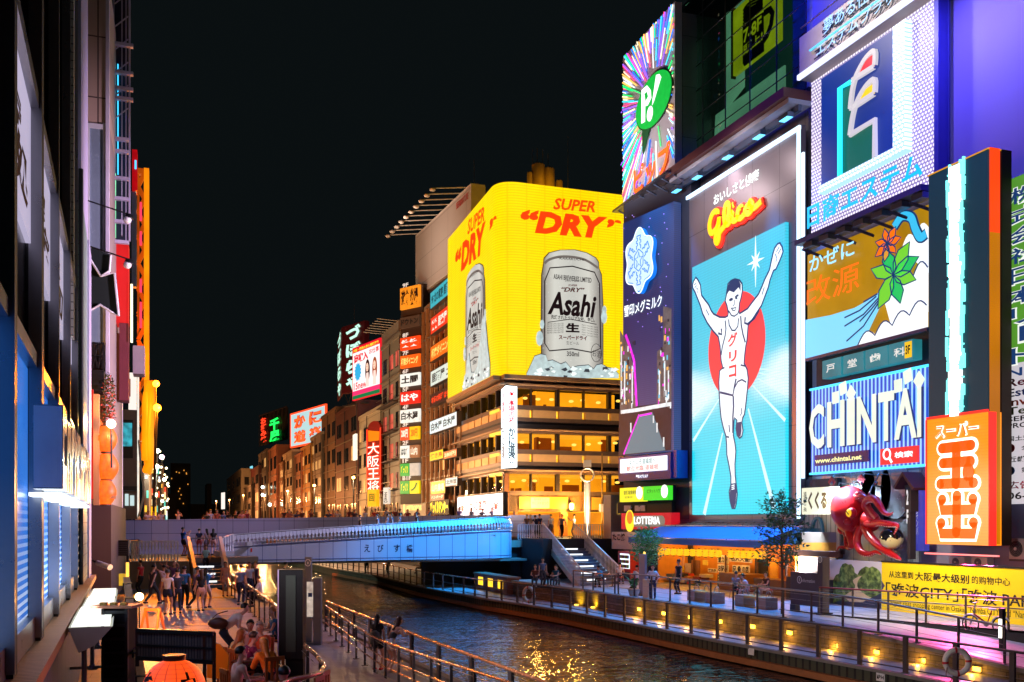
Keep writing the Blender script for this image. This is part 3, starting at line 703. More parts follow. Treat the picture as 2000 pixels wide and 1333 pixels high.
for k in range(6):
 a=math.pi/2+k*math.pi/3;q=lambda r_,t_:(ec[0]+er[0]*(r_*math.cos(a)-t_*math.sin(a)),ec[1]+er[1]*(r_*math.sin(a)+t_*math.cos(a)))
 g_.ribbon([q(.34,.14),q(.45,.14),q(.45,.08),q(.53,.08),q(.53,.15),q(.6,.15),q(.6,.08),q(.68,.08),q(.68,.12),q(.75,.12),q(.75,0),q(.75,-.12),q(.68,-.12),q(.68,-.08),q(.6,-.08),q(.6,-.15),q(.53,-.15),q(.53,-.08),q(.45,-.08),q(.45,-.14),q(.34,-.14)],.06,.93,.95)
 g_.ribbon([q(.34,0),(ec[0]+er[0]*.34*math.cos(a+math.pi/3),ec[1]+er[1]*.34*math.sin(a+math.pi/3))],.05,.93,.95)
g_.ribbon([(ec[0]+er[0]*(.26 if k%2==0 else .11)*math.cos(math.pi/2+k*math.pi/5),ec[1]+er[1]*(.26 if k%2==0 else .11)*math.sin(math.pi/2+k*math.pi/5))for k in range(10)],.05,.93,.95,True)
S_.ptext('lettering',E('letter_white',(240,250,255),1.5),'雪印メグミルク',1220.5,598,621,1294,.6,.66,bold=.012)
S_.done()
S_=Sign(fs,'welcome_sign','blue framed white message sign with teal and red writing under the snowflake board','sign',wm=1.0)
S_.panel('case',M('blue_case',(22,70,170),rough=.35),1208,894,941,1310,0,1.0)
S_.panel('side',M('blue_case2',(30,90,200),rough=.35),1310.3,880,934,1319,0,.9)
S_.panel('message_face',E('white_message',(250,250,250),1.25,True),1212.5,898,925,1303.5,1.0,1.06)
S_.ptext('lettering',E('teal_ink',(30,150,150),.7),'ようこそ道頓堀へ',1231,898.5,909,1282,1.06,1.08,bold=.01)
S_.ptext('lettering',E('red_ink',(230,70,40),.9),'歓迎光臨 道頓堀',1226,911.5,921,1287,1.06,1.08,bold=.01)
S_.ptext('lettering',E('letter_white',(240,250,255),1.5),'雪印メグミルク',1243,928,935,1266,1.0,1.03,bold=.03)
S_.done()
cs=lambda pts:cp(1200,870,.1726,pts)
for nm,lab,xl,yt,yb,xr,c,txt,tc_ in (('information_sign','small lit yellow sign with blue figures above the red burger sign',1210.5,954,981,1255.5,(235,225,40),'道頓堀情報館',(60,90,60)),('karaoke_sign','small lit green sign with a white balloon above the red burger sign',1256.5,951,978,1304.5,(60,205,40),'ピタットハウス',(20,70,30))):
 S_=Sign(fs,nm,lab,'sign',wm=.9);S_.panel('face',E(nm+'_face',c,1.1,True),xl,yt,yb,xr,.5,.9);S_.panel('case',BLACK,xl-.3,yt-1,yb+1,xr,.2,.5)
 S_.ptext('lettering',E(nm+'_ink',tc_,.6),txt,xl+8,yt+5,yt+13,xr-11,.9,.92,bold=.015)
 S_.ptext('lettering',E(nm+'_ink',tc_,.6),'営業中',xl+10,yt+16,yt+20,xr-20,.9,.92)if c[0]>100 else None
 u,v=fs.uv(xr-6.5,yt+9);S_.mb('figure',NEONW2).poly(ell(u,v,.32,.42,20),.9,.93)
 S_.done()
S_=Sign(fs,'burger_sign','red box sign with white lettering and an orange and yellow round mark','sign',wm=1.0)
S_.panel('case',E('red_case',(205,16,30),.8,var=.15),1213.5,1003,1034,1311,.3,1.0)  # red case given its own glow to stay bright
rc=fs.rect(1222,1008,1029,1299);hv=(rc[3]-rc[2])/2
cap=[(rc[1]-hv+hv*math.cos(a),rc[2]+hv+hv*math.sin(a))for a in [-math.pi/2+math.pi*i/10 for i in range(11)]]+[(rc[0]+hv+hv*math.cos(a),rc[2]+hv+hv*math.sin(a))for a in [math.pi/2+math.pi*i/10 for i in range(11)]]
S_.mb('recess',E('grey_lit_recess',(150,140,120),.6)).poly(cap,1.0,1.02)
S_.ptext('lettering',NEONW2,'LOTTERIA',1240,1009.5,1024.5,1291,1.02,1.08,bold=.03)
u,v=fs.uv(1231.5,1018);S_.mb('round_mark',E('mark_yellow',(255,215,40),1.2)).poly(ell(u,v,.42,.72,24),1.02,1.12);S_.mb('round_mark',E('mark_orange',(250,110,20),1.2)).poly(ell(u+.08,v+.22,.3,.42,20),1.12,1.14)
S_.done()
S_=Sign(fs,'snack_sign','unlit white box sign with brushed black writing behind the left tree','sign')
S_.panel('face',M('cream_board',(215,214,208),rough=.5),1213,1039,1072,1307,.4,.8);S_.ptext('lettering',INK,'たこ焼',1215.5,1042,1056,1240,.8,.83,bold=.03)
S_.done()
S_=Sign(fs,'upper_windows','dark window band with small vents between the green sign and the red burger sign','window band')
S_.panel('band',DARKIN,1214,982,1003,1319,0,.3);S_.panel('vent',STEEL,1228,988,999,1242,.3,.4);S_.panel('vent',STEEL,1248,988,999,1268,.3,.36);S_.done()
# --- exclamation board
fp=frpx(1229.5,68.6,1332,61.2)
t=thing('rooftop_tower','grey rooftop block carrying the rainbow neon board','building',fp.mw)
r=fp.rect(1229.5,115,405,1332);g=MB();g.box(r[0]+.3,r[1]-.02,r[2]+.3,r[3]-.6,-6,-.05);g.build('wall',GREYPANEL,t)
S_=Sign(fp,'neon_board','grey board with rainbow neon rays round a green disc and orange writing','billboard',wm=0.55)
S_.rect('board',M('board_grey',(165,160,165),rough=.4),r,0,.5)
cc=fp.uv(1279,195);rnd=random.Random(3)
cols=[E('ray_'+nm,c,1.5,True)for nm,c in (('green',(20,230,110)),('blue',(30,120,255)),('pink',(255,70,130)),('white',(235,245,255)),('amber',(255,190,90)),('cyan',(60,220,255)),('violet',(150,90,255)),('cream',(255,235,190)))]
tr=fp.rect(1240,330,386,1312)
for k in range(300):
 a=2*math.pi*(k+rnd.random()*.8)/300;r1=2.0+rnd.random()*3.6;r2=r1+1.2+rnd.random()*5
 p0=(cc[0]+r1*math.cos(a),cc[1]+r1*math.sin(a));p1=(cc[0]+r2*math.cos(a),cc[1]+r2*math.sin(a))
 ok=lambda p_:r[0]+.05<p_[0]<r[1]-.05 and r[2]+.05<p_[1]<r[3]-.05
 if not ok(p0):continue
 if any(tr[0]<q_[0]<tr[1]and tr[2]<q_[1]<tr[3]for q_ in (p0,((p0[0]+p1[0])/2,(p0[1]+p1[1])/2)))and rnd.random()<.8:continue
 while not ok(p1)and r2>r1+.3:r2-=.2;p1=(cc[0]+r2*math.cos(a),cc[1]+r2*math.sin(a))
 S_.mb('neon_rays',rnd.choice(cols)).ribbon([p0,p1],.05+.04*rnd.random(),.56,.6)
GR=E('disc_green',(15,175,60),1.0,var=.15,scale=3)
e0,e1,e2,e3=fp.uv(1243.5,210)[0],fp.uv(1315.5,180)[0],fp.uv(1279,145)[1],fp.uv(1279,246)[1];cc=((e0+e1)/2,cc[1])
S_.mb('disc',GR).poly(ell(cc[0],(e2+e3)/2,(e1-e0)/2*.95,(e2-e3)/2*.97,40),.6,.68)
S_.mb('disc_edge',BLACK).poly(ell(cc[0],(e2+e3)/2,(e1-e0)/2,(e2-e3)/2*1.02,40),.56,.62)
c5=lambda pts:cp(1200,0,.3,pts)
S_.poly('tail',M('dark_green_tail',(12,80,40)),c5([(188,835),(238,838),(205,985),(195,1010),(190,985)]),.6,.65)
S_.poly('lettering',NEONW2,c5([(190,590),(225,560),(248,590),(252,640),(228,690),(212,694),(211,795),(188,808)]),.68,.7)
S_.poly('disc',GR,c5([(209,615),(226,600),(233,632),(216,664)]),.7,.71)
S_.poly('lettering',NEONW2,c5([(285,492),(305,486),(317,505),(270,660),(258,688),(262,650)]),.68,.7)
q=fp.uv(1273,223);S_.mb('lettering',NEONW2).poly(ell(q[0],q[1],.42,.48,20),.68,.7)
ORN=E('orange_neon',(255,92,20),1.7)
S_.ptext('name_lettering',ORN,'ピップ',1240,330,386,1312,.6,.64,bold=.035)
S_.done()
for k in range(2):spot('board_fill',fp.pt(r[1]*(.25+.5*k),r[2]-1.5,6),fp.pt(r[1]*(.25+.5*k),r[2]+6,.5),1100,(255,245,250),120,1,.3)  # added fill spots lift the grey of the neon board, no fixtures
S_=Sign(fp,'board_gantry','grey steel gantry under the rainbow neon board','gantry')
S_.mb('rail',STEEL).box(r[0]-.5,r[1],r[2]-.35,r[2]-.2,.2,1.1)
for k in range(8):
 x=r[0]+(r[1]-r[0])*k/7;S_.mb('strut',BLUEST).bar((x,r[2]-.3,.9),(x+.5,r[2]-.9,.1),.08)
S_.done()
# --- building carrying the right-hand column of signs
fr=frR(0.0)
cU=fr.uv(1576,HY)[0]
t=thing('purple_lit_building','tall pale building washed in violet and blue light behind the LED diamond sign','building',(31.3,60-cU,TZ))
g=MB();g.box(0,12,-14,-.05,0,62);g.build('wall',VIOLETWALL,t)
g=MB();g.box(.4,10,-.02,2.2,17,62);g.build('set_back_wall',VIOLETWALL,t)
lad=MB();uL=fr.uv(1840,HY)[0]-cU;uR=fr.uv(1852,HY)[0]-cU
lad.box(-.3,-.22,-uL-.05,-uL+.05,14,60);lad.box(-.3,-.22,-uR-.05,-uR+.05,14,60)
for k in range(60):lad.box(-.29,-.24,-uR,-uL,14.4+k*.72,14.46+k*.72)
lad.build('wall_ladder',M('ladder_blue',(40,44,90),rough=.5),t)
DOTM=None
def dot_mat(name,base,dot,k,per,rad):
 m,n,l,p,tc,sx=nodes_of(name,k,True)
 a=math_(n,l,'SUBTRACT',math_(n,l,'FRACT',math_(n,l,'DIVIDE',sx.outputs[0],per)),.5)
 row=math_(n,l,'FLOOR',math_(n,l,'DIVIDE',sx.outputs[1],per*.9))
 a=math_(n,l,'SUBTRACT',math_(n,l,'FRACT',math_(n,l,'ADD',math_(n,l,'DIVIDE',sx.outputs[0],per),math_(n,l,'MULTIPLY',row,.5))),.5)
 b_=math_(n,l,'SUBTRACT',math_(n,l,'FRACT',math_(n,l,'DIVIDE',sx.outputs[1],per*.9)),.5)
 d=math_(n,l,'SQRT',math_(n,l,'ADD',math_(n,l,'MULTIPLY',a,a),math_(n,l,'MULTIPLY',b_,b_)))
 mk=math_(n,l,'LESS_THAN',d,rad)
 l.new(mixc(n,l,mk,lin(base),lin(dot)),p.inputs['Emission Color']);p.inputs['Base Color'].default_value=(.1,.1,.12,1)
 return m
S_=Sign(fr,'diamond_board','huge board of white LED dots around a dark blue square with red and yellow sails','billboard',wm=0.45)
r=fr.rect(1583,162,474,1826)
DOT=dot_mat('white_led_dots',(118,104,160),(255,245,255),1.15,.19,.36)
S_.rect('led_field',DOT,r,0,.4)
S_.mb('edge',M('edge_blue',(50,54,120),rough=.4)).box(r[1],r[1]+.25,r[2],r[3]+4,0,.5)
hd=(fr.uv(1576,HY)[0],r[1]+.2,fr.uv(1576,160)[1],fr.uv(1576,78)[1])
S_.rect('header',M('header_grey',(160,152,150),rough=.45),hd,0,.9)
S_.mb('header_neon',E('pale_blue_neon',(205,215,255),1.6,True)).box(hd[0],hd[1],hd[2]-.02,hd[2]+.22,.9,1.05)
hv=hd[3]-hd[2]
LBL=E('light_blue_letters',(150,200,250),1.2)
def hl(px,py):return fr.uv(px,py)
tt=[hl(1611,122),hl(1768,0),hl(1628,40),hl(1700,20)]
S_.text('lettering_shadow',INK,'エステムプラザ',(hl(1608,110)[0],hl(1766,20)[0],hd[2]+hv*.16,hd[2]+hv*.44),.9,1.0,bold=.02)
S_.text('lettering',LBL,'エステムプラザ',(hl(1616,110)[0],hl(1772,20)[0],hd[2]+hv*.19,hd[2]+hv*.46),1.0,1.1,bold=.005)
S_.text('lettering_shadow',INK,'夢ある住まい',(hl(1624,110)[0],hl(1762,20)[0],hd[2]+hv*.56,hd[2]+hv*.9),.9,1.0,bold=.02)
S_.text('lettering',LBL,'夢ある住まい',(hl(1630,110)[0],hl(1768,20)[0],hd[2]+hv*.58,hd[2]+hv*.92),1.0,1.1,bold=.005)
S_.mb('header_line',E('cyan_line',(90,190,250),1.3)).box(hl(1598,50)[0],hl(1780,50)[0],hd[2]+hv*.49,hd[2]+hv*.515,.9,1.0)
spot('added_flood',fr.pt(hd[0]+4,hd[2],1.6),(-1,38,1),17000,(200,180,255),36,1,2);spot('added_flood',fr.pt(hd[0]+3,hd[2]-2,1.6),(2,76,4.4),12000,(205,185,245),20,1,1);spot('added_flood',(29.4,24.5,10),(-2.7,37.5,11),70000,(225,195,225),36,1,1);spot('added_flood',fr.pt(hd[0]+3,hd[2]+1.6,5),fr.pt(hd[0]+5,hd[2]+1.6,.9),900,(255,240,235),150,1,.4)  # added floods stand in for the signs' spill; no lamps hang there
S_.mb('header_rail',STEEL).tube([(hd[0]-.3,hd[3]+.7,.6),(hd[1],hd[3]+.7,.6)],.04)
sq=(fr.uv(1609,HY)[0],fr.uv(1756,HY)[0],fr.uv(1610.5,365)[1],fr.uv(1609,156)[1])
S_.rect('square',E('square_blue',(6,48,135),.9,var=.15,scale=.4),sq,.4,.6)
CHEV=dot_mat('bright_led_dots',(150,200,255),(255,255,255),1.3,.22,.4)
S_.mb('led_edge',CHEV).box(sq[1],sq[1]+.75,sq[2]-.4,sq[3],.4,.8);S_.mb('led_edge',CHEV).box(sq[0],sq[1],sq[2]-.4,sq[2],.4,.75)
c8=lambda pts:cp(1560,0,.375,pts)
S_.poly('emblem_green',E('emblem_green',(8,98,84),.9),c8([(243,470),(300,435),(296,500),(285,585),(318,560),(300,640),(286,712),(420,640),(420,820),(243,918)]),.6,.62)
RIM=E('rim_grey',(205,200,205),.9)
rim=lambda pts:S_.ribbon('emblem_rim',RIM,c8(pts),.22,.6,.75)
rim(smooth([(418,348),(418,272),(375,305),(338,365),(316,415),(300,480),(290,570)],4));rim([(290,570),(318,556),(418,490)]);rim([(300,425),(318,412),(418,350)])
rim(smooth([(418,490),(418,420),(380,445),(340,505),(314,565),(300,625),(288,708)],4));rim([(288,708),(418,628),(418,825)])
S_.poly('red_sail',E('sail_red',(225,20,45),1.0),c8(smooth([(411,345),(411,292),(370,325),(336,392)],3)[:-1]+[(336,392)]),.6,.7)
S_.poly('yellow_sail',E('sail_yellow',(240,200,20),1.0),c8([(411,490),(411,440),(372,470),(336,535)]),.6,.7)
CYN=E('cyan_neon',(40,220,250),1.8)
S_.ribbon('cyan_edge',CYN,c8([(237,920),(237,465),(298,430)]),.14,.6,.8)
S_.ptext('name_lettering',E('cyan_letter',(10,175,225),1.25),'日商エステム',1579,403,449,1805,.45,.53,bold=.03)
S_.done()
S_=Sign(fr,'sign_gantry','dark gantry with brackets between the LED diamond board and the golden sign','gantry')
gz=fr.uv(1580,480)[1]
S_.mb('beam',M('gantry_blue',(58,62,96),rough=.5)).box(hd[0],r[1],gz-.25,gz,0,1.2)
for k in range(7):
 x=hd[0]+(r[1]-hd[0])*(k+.3)/7;S_.mb('bracket',M('gantry_blue')).bar((x,gz-.5,1.0),(x+.8,gz-1.1,.1),.12);S_.mb('lamp_head',BLUEST).box(x+.2,x+.9,gz-.55,gz-.3,.6,1.1)
S_.done()
# --- golden sign (the cartoon figure of the photograph is left out; its clouds, cloth and wind stay)
S_=Sign(fr,'golden_sign','golden sign with blue and orange writing, white clouds and a pale blue jet of wind','sign',wm=0.4)
r=fr.rect(1574,499,700,1811)
S_.rect('face',E('gold_face',(178,132,14),.85,True,var=.3,scale=.3),r,0,.3)
k1=lambda pts:cp(1560,380,.255,pts)
S_.poly('wind',E('wind_blue',(120,205,245),1.1),k1([(46,962),(240,925),(420,870),(520,815),(615,745),(632,800),(600,880),(520,1050),(450,1160),(46,1258)]),.3,.36)
CLW=E('cloud_white',(240,246,246),1.1);CLOTH=E('cloth_cyan',(50,180,225),1.1)
def scal(x0,y0,x1,y1,n_,r_,base):return [(x0+(x1-x0)*i/(n_*6),y0+(y1-y0)*i/(n_*6)-r_*abs(math.sin(math.pi*i/6)))for i in range(n_*6+1)]+base
S_.poly('clouds',CLW,k1(scal(455,1158,985,850,4,70,[(985,1040)])),.36,.42);S_.poly('clouds',CLW,k1(scal(640,780,985,560,3,80,[(985,900),(700,1000)])),.34,.36);S_.poly('clouds',CLW,k1(scal(780,420,985,250,2,70,[(985,600)])),.33,.35)
for q in ([(500,825),(560,790),(610,760)],[(355,945),(470,890),(600,780)],[(355,1010),(500,920),(618,790)],[(470,975),(560,880),(625,800)],[(370,1125),(500,1010),(628,810)]):S_.ribbon('wind_lines',NAVY,k1(q),.07,.42,.44)
S_.ribbon('cloud_lines',NAVY,k1(scal(455,1158,985,850,4,70,[])),.06,.42,.44);S_.ribbon('cloud_lines',NAVY,k1(scal(640,780,985,560,3,80,[])),.06,.36,.38)
for q in ([(740,250),(800,170),(870,180),(900,260),(940,330),(985,300)],):S_.ribbon('cloth',NAVY,k1(smooth(q,5)),.5,.42,.46);S_.ribbon('cloth',CLOTH,k1(smooth(q,5)),.36,.46,.48)
def leaf(x,y,a,L_,mt):ca,sa=math.cos(a),math.sin(a);P_=[(0,0),(.25,.2),(.6,.24),(1,0),(.6,-.24),(.25,-.2)];Q_=k1([(x+L_*(p_[0]*ca-p_[1]*sa)*.8,y+L_*(p_[0]*sa+p_[1]*ca)-.38*L_*p_[0]*ca)for p_ in P_]);S_.poly('leaves',mt,Q_,.44,.47);S_.ribbon('leaf_outline',NAVY,Q_,.06,.47,.49,True)
GLF,GLF2,ORF=E('leaf_lime',(110,205,50),1.0),E('leaf_emerald',(20,190,90),1.0),E('petal_orange',(250,110,10),1.1)
for k,a in enumerate((-2.6,-1.9,-.9,-.2,.5,1.3,2.2)):leaf(735,620,a,250,GLF if k%2==0 else GLF2)
for k in range(7):leaf(690,380,k*.9,130,ORF)
S_.ptext('blue_lettering',E('pale_blue_letters',(150,215,255),1.3),'かぜに',1584,503,533,1672,.42,.5,bold=.015)
S_.ptext('orange_lettering',E('orange_letters',(250,110,20),1.1),'改源',1576,548,601,1680,.42,.45,bold=.003)
S_.done()
# --- clinic sign
S_=Sign(fr,'clinic_sign','row of four teal square panels with white writing under the golden sign','sign',wm=0.5)
TEAL=E('teal_panel',(40,130,140),.75,var=.3,scale=1)
zt,zb=fr.uv(1606,708)[1],fr.uv(1606,741)[1]
for k,(x0_,x1_,ch)in enumerate(((1606,1643,'戸'),(1647,1687,'堂'),(1690,1734,'歯'),(1736,1783,'科'))):
 a,b_=fr.uv(x0_,HY)[0],fr.uv(x1_,HY)[0]
 S_.mb('panel',TEAL).box(a,b_,zb,zt+.05,0,.5);S_.text('lettering',E('clinic_white',(225,225,215),.9),ch,(a+.35,b_-.45,zb+.25,zt-.2),.5,.53,bold=.02)
S_.mb('floor_tag',E('tag_yellow',(240,190,30),1.0)).box(fr.uv(1769,HY)[0],fr.uv(1782,HY)[0],zb+.1,zb+.8,.53,.56);S_.text('tag_lettering',INK,'3F',(fr.uv(1771,HY)[0],fr.uv(1780,HY)[0],zb+.25,zb+.65),.56,.57,bold=.03)
S_.mb('rail',BLUEST).box(fr.uv(1573,HY)[0],fr.uv(1811,HY)[0],zt+.25,zt+.4,.3,.5)
S_.mb('backing',M('dark_backing',(20,30,52),rough=.6)).box(fr.uv(1577,HY)[0],fr.uv(1811,HY)[0],zb-.5,zt+1.2,-.3,-.05)
S_.done()
# --- striped blue sign
S_=Sign(fr,'striped_sign','blue sign of white neon stripes with huge cream capital letters','billboard',wm=0.5)
r=fr.rect(1579,760,928,1811)
m,n,l,p,tc,sx=nodes_of('neon_stripes',1.15,True)
mk=math_(n,l,'MAXIMUM',line_mask(n,l,sx.outputs[0],.3,.13),line_mask(n,l,sx.outputs[0],.3,.06,.08))
l.new(mixc(n,l,line_mask(n,l,sx.outputs[0],.26,.11),lin((10,70,190)),lin((150,205,255))),p.inputs['Emission Color'])
S_.rect('face',m,r,0,.35)
S_.mb('neon_edge',E('blue_neon',(60,190,255),2.0)).box(r[0],r[1],r[3]-.1,r[3],.35,.45);S_.mb('neon_edge',E('blue_neon',(60,190,255),2.0)).box(r[0],r[1],r[2],r[2]+.1,.35,.45)
CREAM=E('cream_face',(232,246,222),.95,var=.08,scale=1);SIDE=M('letter_side',(15,50,150),rough=.5)
x_=[1582,1611,1617,1651,1656,1671,1675,1713,1717,1748,1748,1792,1789,1799]
for i,ch in enumerate('CHINTAI'):
 a,b_=fr.uv(x_[2*i],HY)[0],fr.uv(x_[2*i+1],HY)[0];q0,q1=fr.uv(1582,879)[1],fr.uv(1582,793)[1]
 if i==6:a=fr.uv(1793,HY)[0];b_=fr.uv(1801,HY)[0]
 S_.text('lettering_side',SIDE,ch,(a+.08,b_+.08,q0-.06,q1-.06),.35,.5,bold=.02);S_.text('lettering',CREAM,ch,(a,b_,q0,q1),.5,.55,bold=.03)
for px,py,rot in ((1633,777,.05),(1647.5,759,.2),(1663,769,.8),(1755,754,.05),(1774,735,.25),(1796,743,.8)):
 u,v=fr.uv(px,py);S_.mb('square_dots',CREAM).poly([(u+.33*math.cos(rot+k*math.pi/2+math.pi/4),v+.4*math.sin(rot+k*math.pi/2+math.pi/4))for k in range(4)],.5,.55)
ub=(fr.uv(1597,HY)[0],fr.uv(1702,HY)[0],fr.uv(1597,911)[1],fr.uv(1597,890)[1])
S_.rect('address_plate',M('plate_blue',(14,40,140),rough=.4),ub,.56,.66);S_.text('address_lettering',E('pale_yellow_letters',(250,250,170),1.0),'www.chintai.net',(ub[0]+.1,ub[1]-.4,ub[2]+.12,ub[3]-.18),.7,.73,bold=.035)
ub=(fr.uv(1726,HY)[0],fr.uv(1798,HY)[0],fr.uv(1726,909)[1],fr.uv(1726,878)[1])
S_.rect('search_plate',E('plate_red',(235,50,50),1.0),ub,.56,.7);S_.text('search_lettering',NEONW2,'検索',(ub[0]+.95,ub[1]-.22,ub[2]+.25,ub[3]-.2),.7,.72,bold=.02)
cu,cv=ub[0]+.45,(ub[2]+ub[3])/2+.1;S_.mb('search_lettering',NEONW2).ribbon(ell(cu,cv,.22,.22,20),.08,.7,.72,True);S_.mb('search_lettering',NEONW2).ribbon([(cu+.15,cv-.17),(cu+.33,cv-.4)],.11,.7,.72)
S_.done()
# white light strip running down the left edge of the column
S_=Sign(frR(.1),'light_strip','thin white vertical light strip along the left edge of the sign column','light strip')
a=S_.fr.uv(1571.5,HY)[0];S_.mb('tube',NEONW).box(a,a+.16,S_.fr.uv(1572,935)[1],S_.fr.uv(1572,300)[1],.1,.2);S_.done()
# --- floor with the octopus: silver wall, lit room, round panels
fw=frR(-.4)
S_=Sign(fw,'octopus_shop','silver panelled shop front with an orange lit open room behind the red octopus','shop front',wm=0.1)
r=fw.rect(1576,933,1092,1800)
SILV=PANEL('silver_panels',(170,180,190),joint=(70,80,92),pu=1.1,pv=9,w=.03,rough=.3,metal=.4)
a,b_=fw.uv(1726,HY)[0],fw.uv(1792,HY)[0];c_,d_=fw.uv(1726,1052)[1],fw.uv(1726,986)[1]
g_=S_.mb('wall',SILV);g_.box(r[0],a,r[2],r[3],0,.15);g_.box(a,b_,d_,r[3],0,.15);g_.box(a,b_,r[2],c_,0,.15);g_.box(b_,r[1],r[2],r[3],0,.15)
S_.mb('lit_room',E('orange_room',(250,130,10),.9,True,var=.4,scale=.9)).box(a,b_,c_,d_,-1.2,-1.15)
for k in range(5):S_.mb('round_lamp',E('room_lamp',(255,190,40),1.8)).ball((a+.5+k*.55,c_+.5+(k%3)*.62,-.8),.22,n=10,m=6)
S_.mb('counter',M('counter_brown',(90,50,20))).box(a,b_,c_+.9,c_+1.0,-1.1,.1)
for px,py,ru_ in ((1682,957,1.15),(1715,957,1.0),(1752,955,.95),(1768,1078,.6)):
 u,v=fw.uv(px,py);S_.mb('round_panel',M('round_silver',(150,165,180),rough=.25,metal=.5)).poly(ell(u,v,ru_,1.4,32),.15,.22)
for px,py in ((1653,946),(1740,945),(1712,945),(1663,962),(1690,960),(1728,968)):
 u,v=fw.uv(px,py);S_.mb('bracket_lamp',STEEL).tube([(u,v+.4,.2),(u,v+.45,.8),(u,v+.1,.95)],.035);S_.mb('bracket_lamp',STEEL).ball((u,v,.95),.1,n=8,m=6)
for px,py in ((1711,938),(1652,942)):
 u,v=fw.uv(px,py);S_.mb('kite_tag',M('kite_red',(150,50,70))).poly([(u-.28,v),(u,v-.28),(u+.28,v),(u,v+.28)],.9,.95)
S_.done()
spot('octopus_light',fw.pt(fw.uv(1650,HY)[0],1.9,3.2),fw.pt(fw.uv(1690,HY)[0],4.2,.8),3000,(255,225,220),110,.7,.3)
spot('octopus_light',fw.pt(fw.uv(1700,HY)[0],6.7,2.2),fw.pt(fw.uv(1690,HY)[0],4.2,.6),2200,(225,240,255),110,.7,.3)
# rust/teal wheel and timber left of the octopus
S_=Sign(frR(.1),'snack_shop_front','pale corrugated wall with a cream sign and a teal wheel left of the octopus','shop front')
f2=S_.fr
S_.panel('corrugated_wall',PANEL('corrugated',(190,178,160),joint=(110,100,92),pu=.35,pv=20,w=.06,rough=.6),1568,1000,1080,1640,-.3,0)
S_.panel('dark_lintel',M('lintel_dark',(40,46,60)),1570,938,1000,1634,-.3,-.02)
u,v=f2.uv(1602,1040);S_.mb('wheel',M('teal_paint',(50,105,105),rough=.5)).ribbon(ell(u,v,.42,.72,32),.13,.1,.25,True)
S_.mb('wheel',M('teal_paint')).box(u-1.2,u+.3,v-.2,v+.2,.12,.2)
S_.panel('timber',M('rough_timber',(120,78,48),rough=.8,bump=.5),1556,1072,1086,1640,-.2,.05)
S_.done()
S_=Sign(frR(.9),'cream_sign','cream lit sign with brown brushed writing left of the octopus','sign',wm=0.35)
S_.panel('face',E('cream_lit',(232,236,205),.95,True),1566,954,1005.5,1628.5,0,.35)
S_.ptext('lettering',M('brown_brush',(90,66,30)),'くくる',1579,961,996,1616,.35,.38,bold=.05)
S_.ptext('side_lettering',INK,'道頓堀たこ焼',1570,961,1000,1576,.35,.37,vertical=True,bold=.01)
S_.ptext('red_lettering',M('red_brush',(200,60,30)),'コナモン',1616,968,993,1622,.35,.37,vertical=True,bold=.02)
S_.done()
# --- the octopus
OCT=M('octopus_red',(205,30,38),rough=.3,var=.35,scale=2.2,bump=.15);SUCK=M('sucker_pink',(235,190,185),rough=.4)
fo=frR(.7);fo.wm=.4;oc=fo.uv(1690,1020)
ot=thing('octopus_sculpture','big glossy red octopus sculpture with a yellow eye holding a round ball','sculpture',fo.mw)
KO=lambda x,y:fo.uv(1610+x*.13505,930+y*.13505)
def oc3(pts):return [(*KO(x,y),w*.55)for x,y,w in pts]
g=MB()
prof=[(0.02,0),(.6,.12),(.98,.5),(1.12,1.0),(1.05,1.5),(.8,1.9),(.45,2.1),(.02,2.2)]
hc=KO(335,500);sc_=(KO(600,500)[0]-KO(165,500)[0])/2.0
vs=[];nn_,mm_=28,18
for i in range(mm_+1):
 t_=math.pi*i/mm_
 for k in range(nn_):
  a=2*math.pi*k/nn_
  x,y,z=math.sin(t_)*math.cos(a),math.cos(t_),math.sin(t_)*math.sin(a)
  tw=1-.28*max(0,-y)*(1 if x>0 else .6)
  sag=.18*math.sin(3*a)*.2
  x,y=x*tw,y*1.0;xr=x*.93+y*-.18;yr=y*.98+x*.1
  vs.append((hc[0]+xr*sc_*.98,hc[1]+yr*sc_*1.1,.2+z*sc_*.85))
fs_=[(i*nn_+k,(i+1)*nn_+k,(i+1)*nn_+(k+1)%nn_,i*nn_+(k+1)%nn_)for i in range(mm_)for k in range(nn_)]
g.add(vs,[f[::-1]for f in fs_],True)
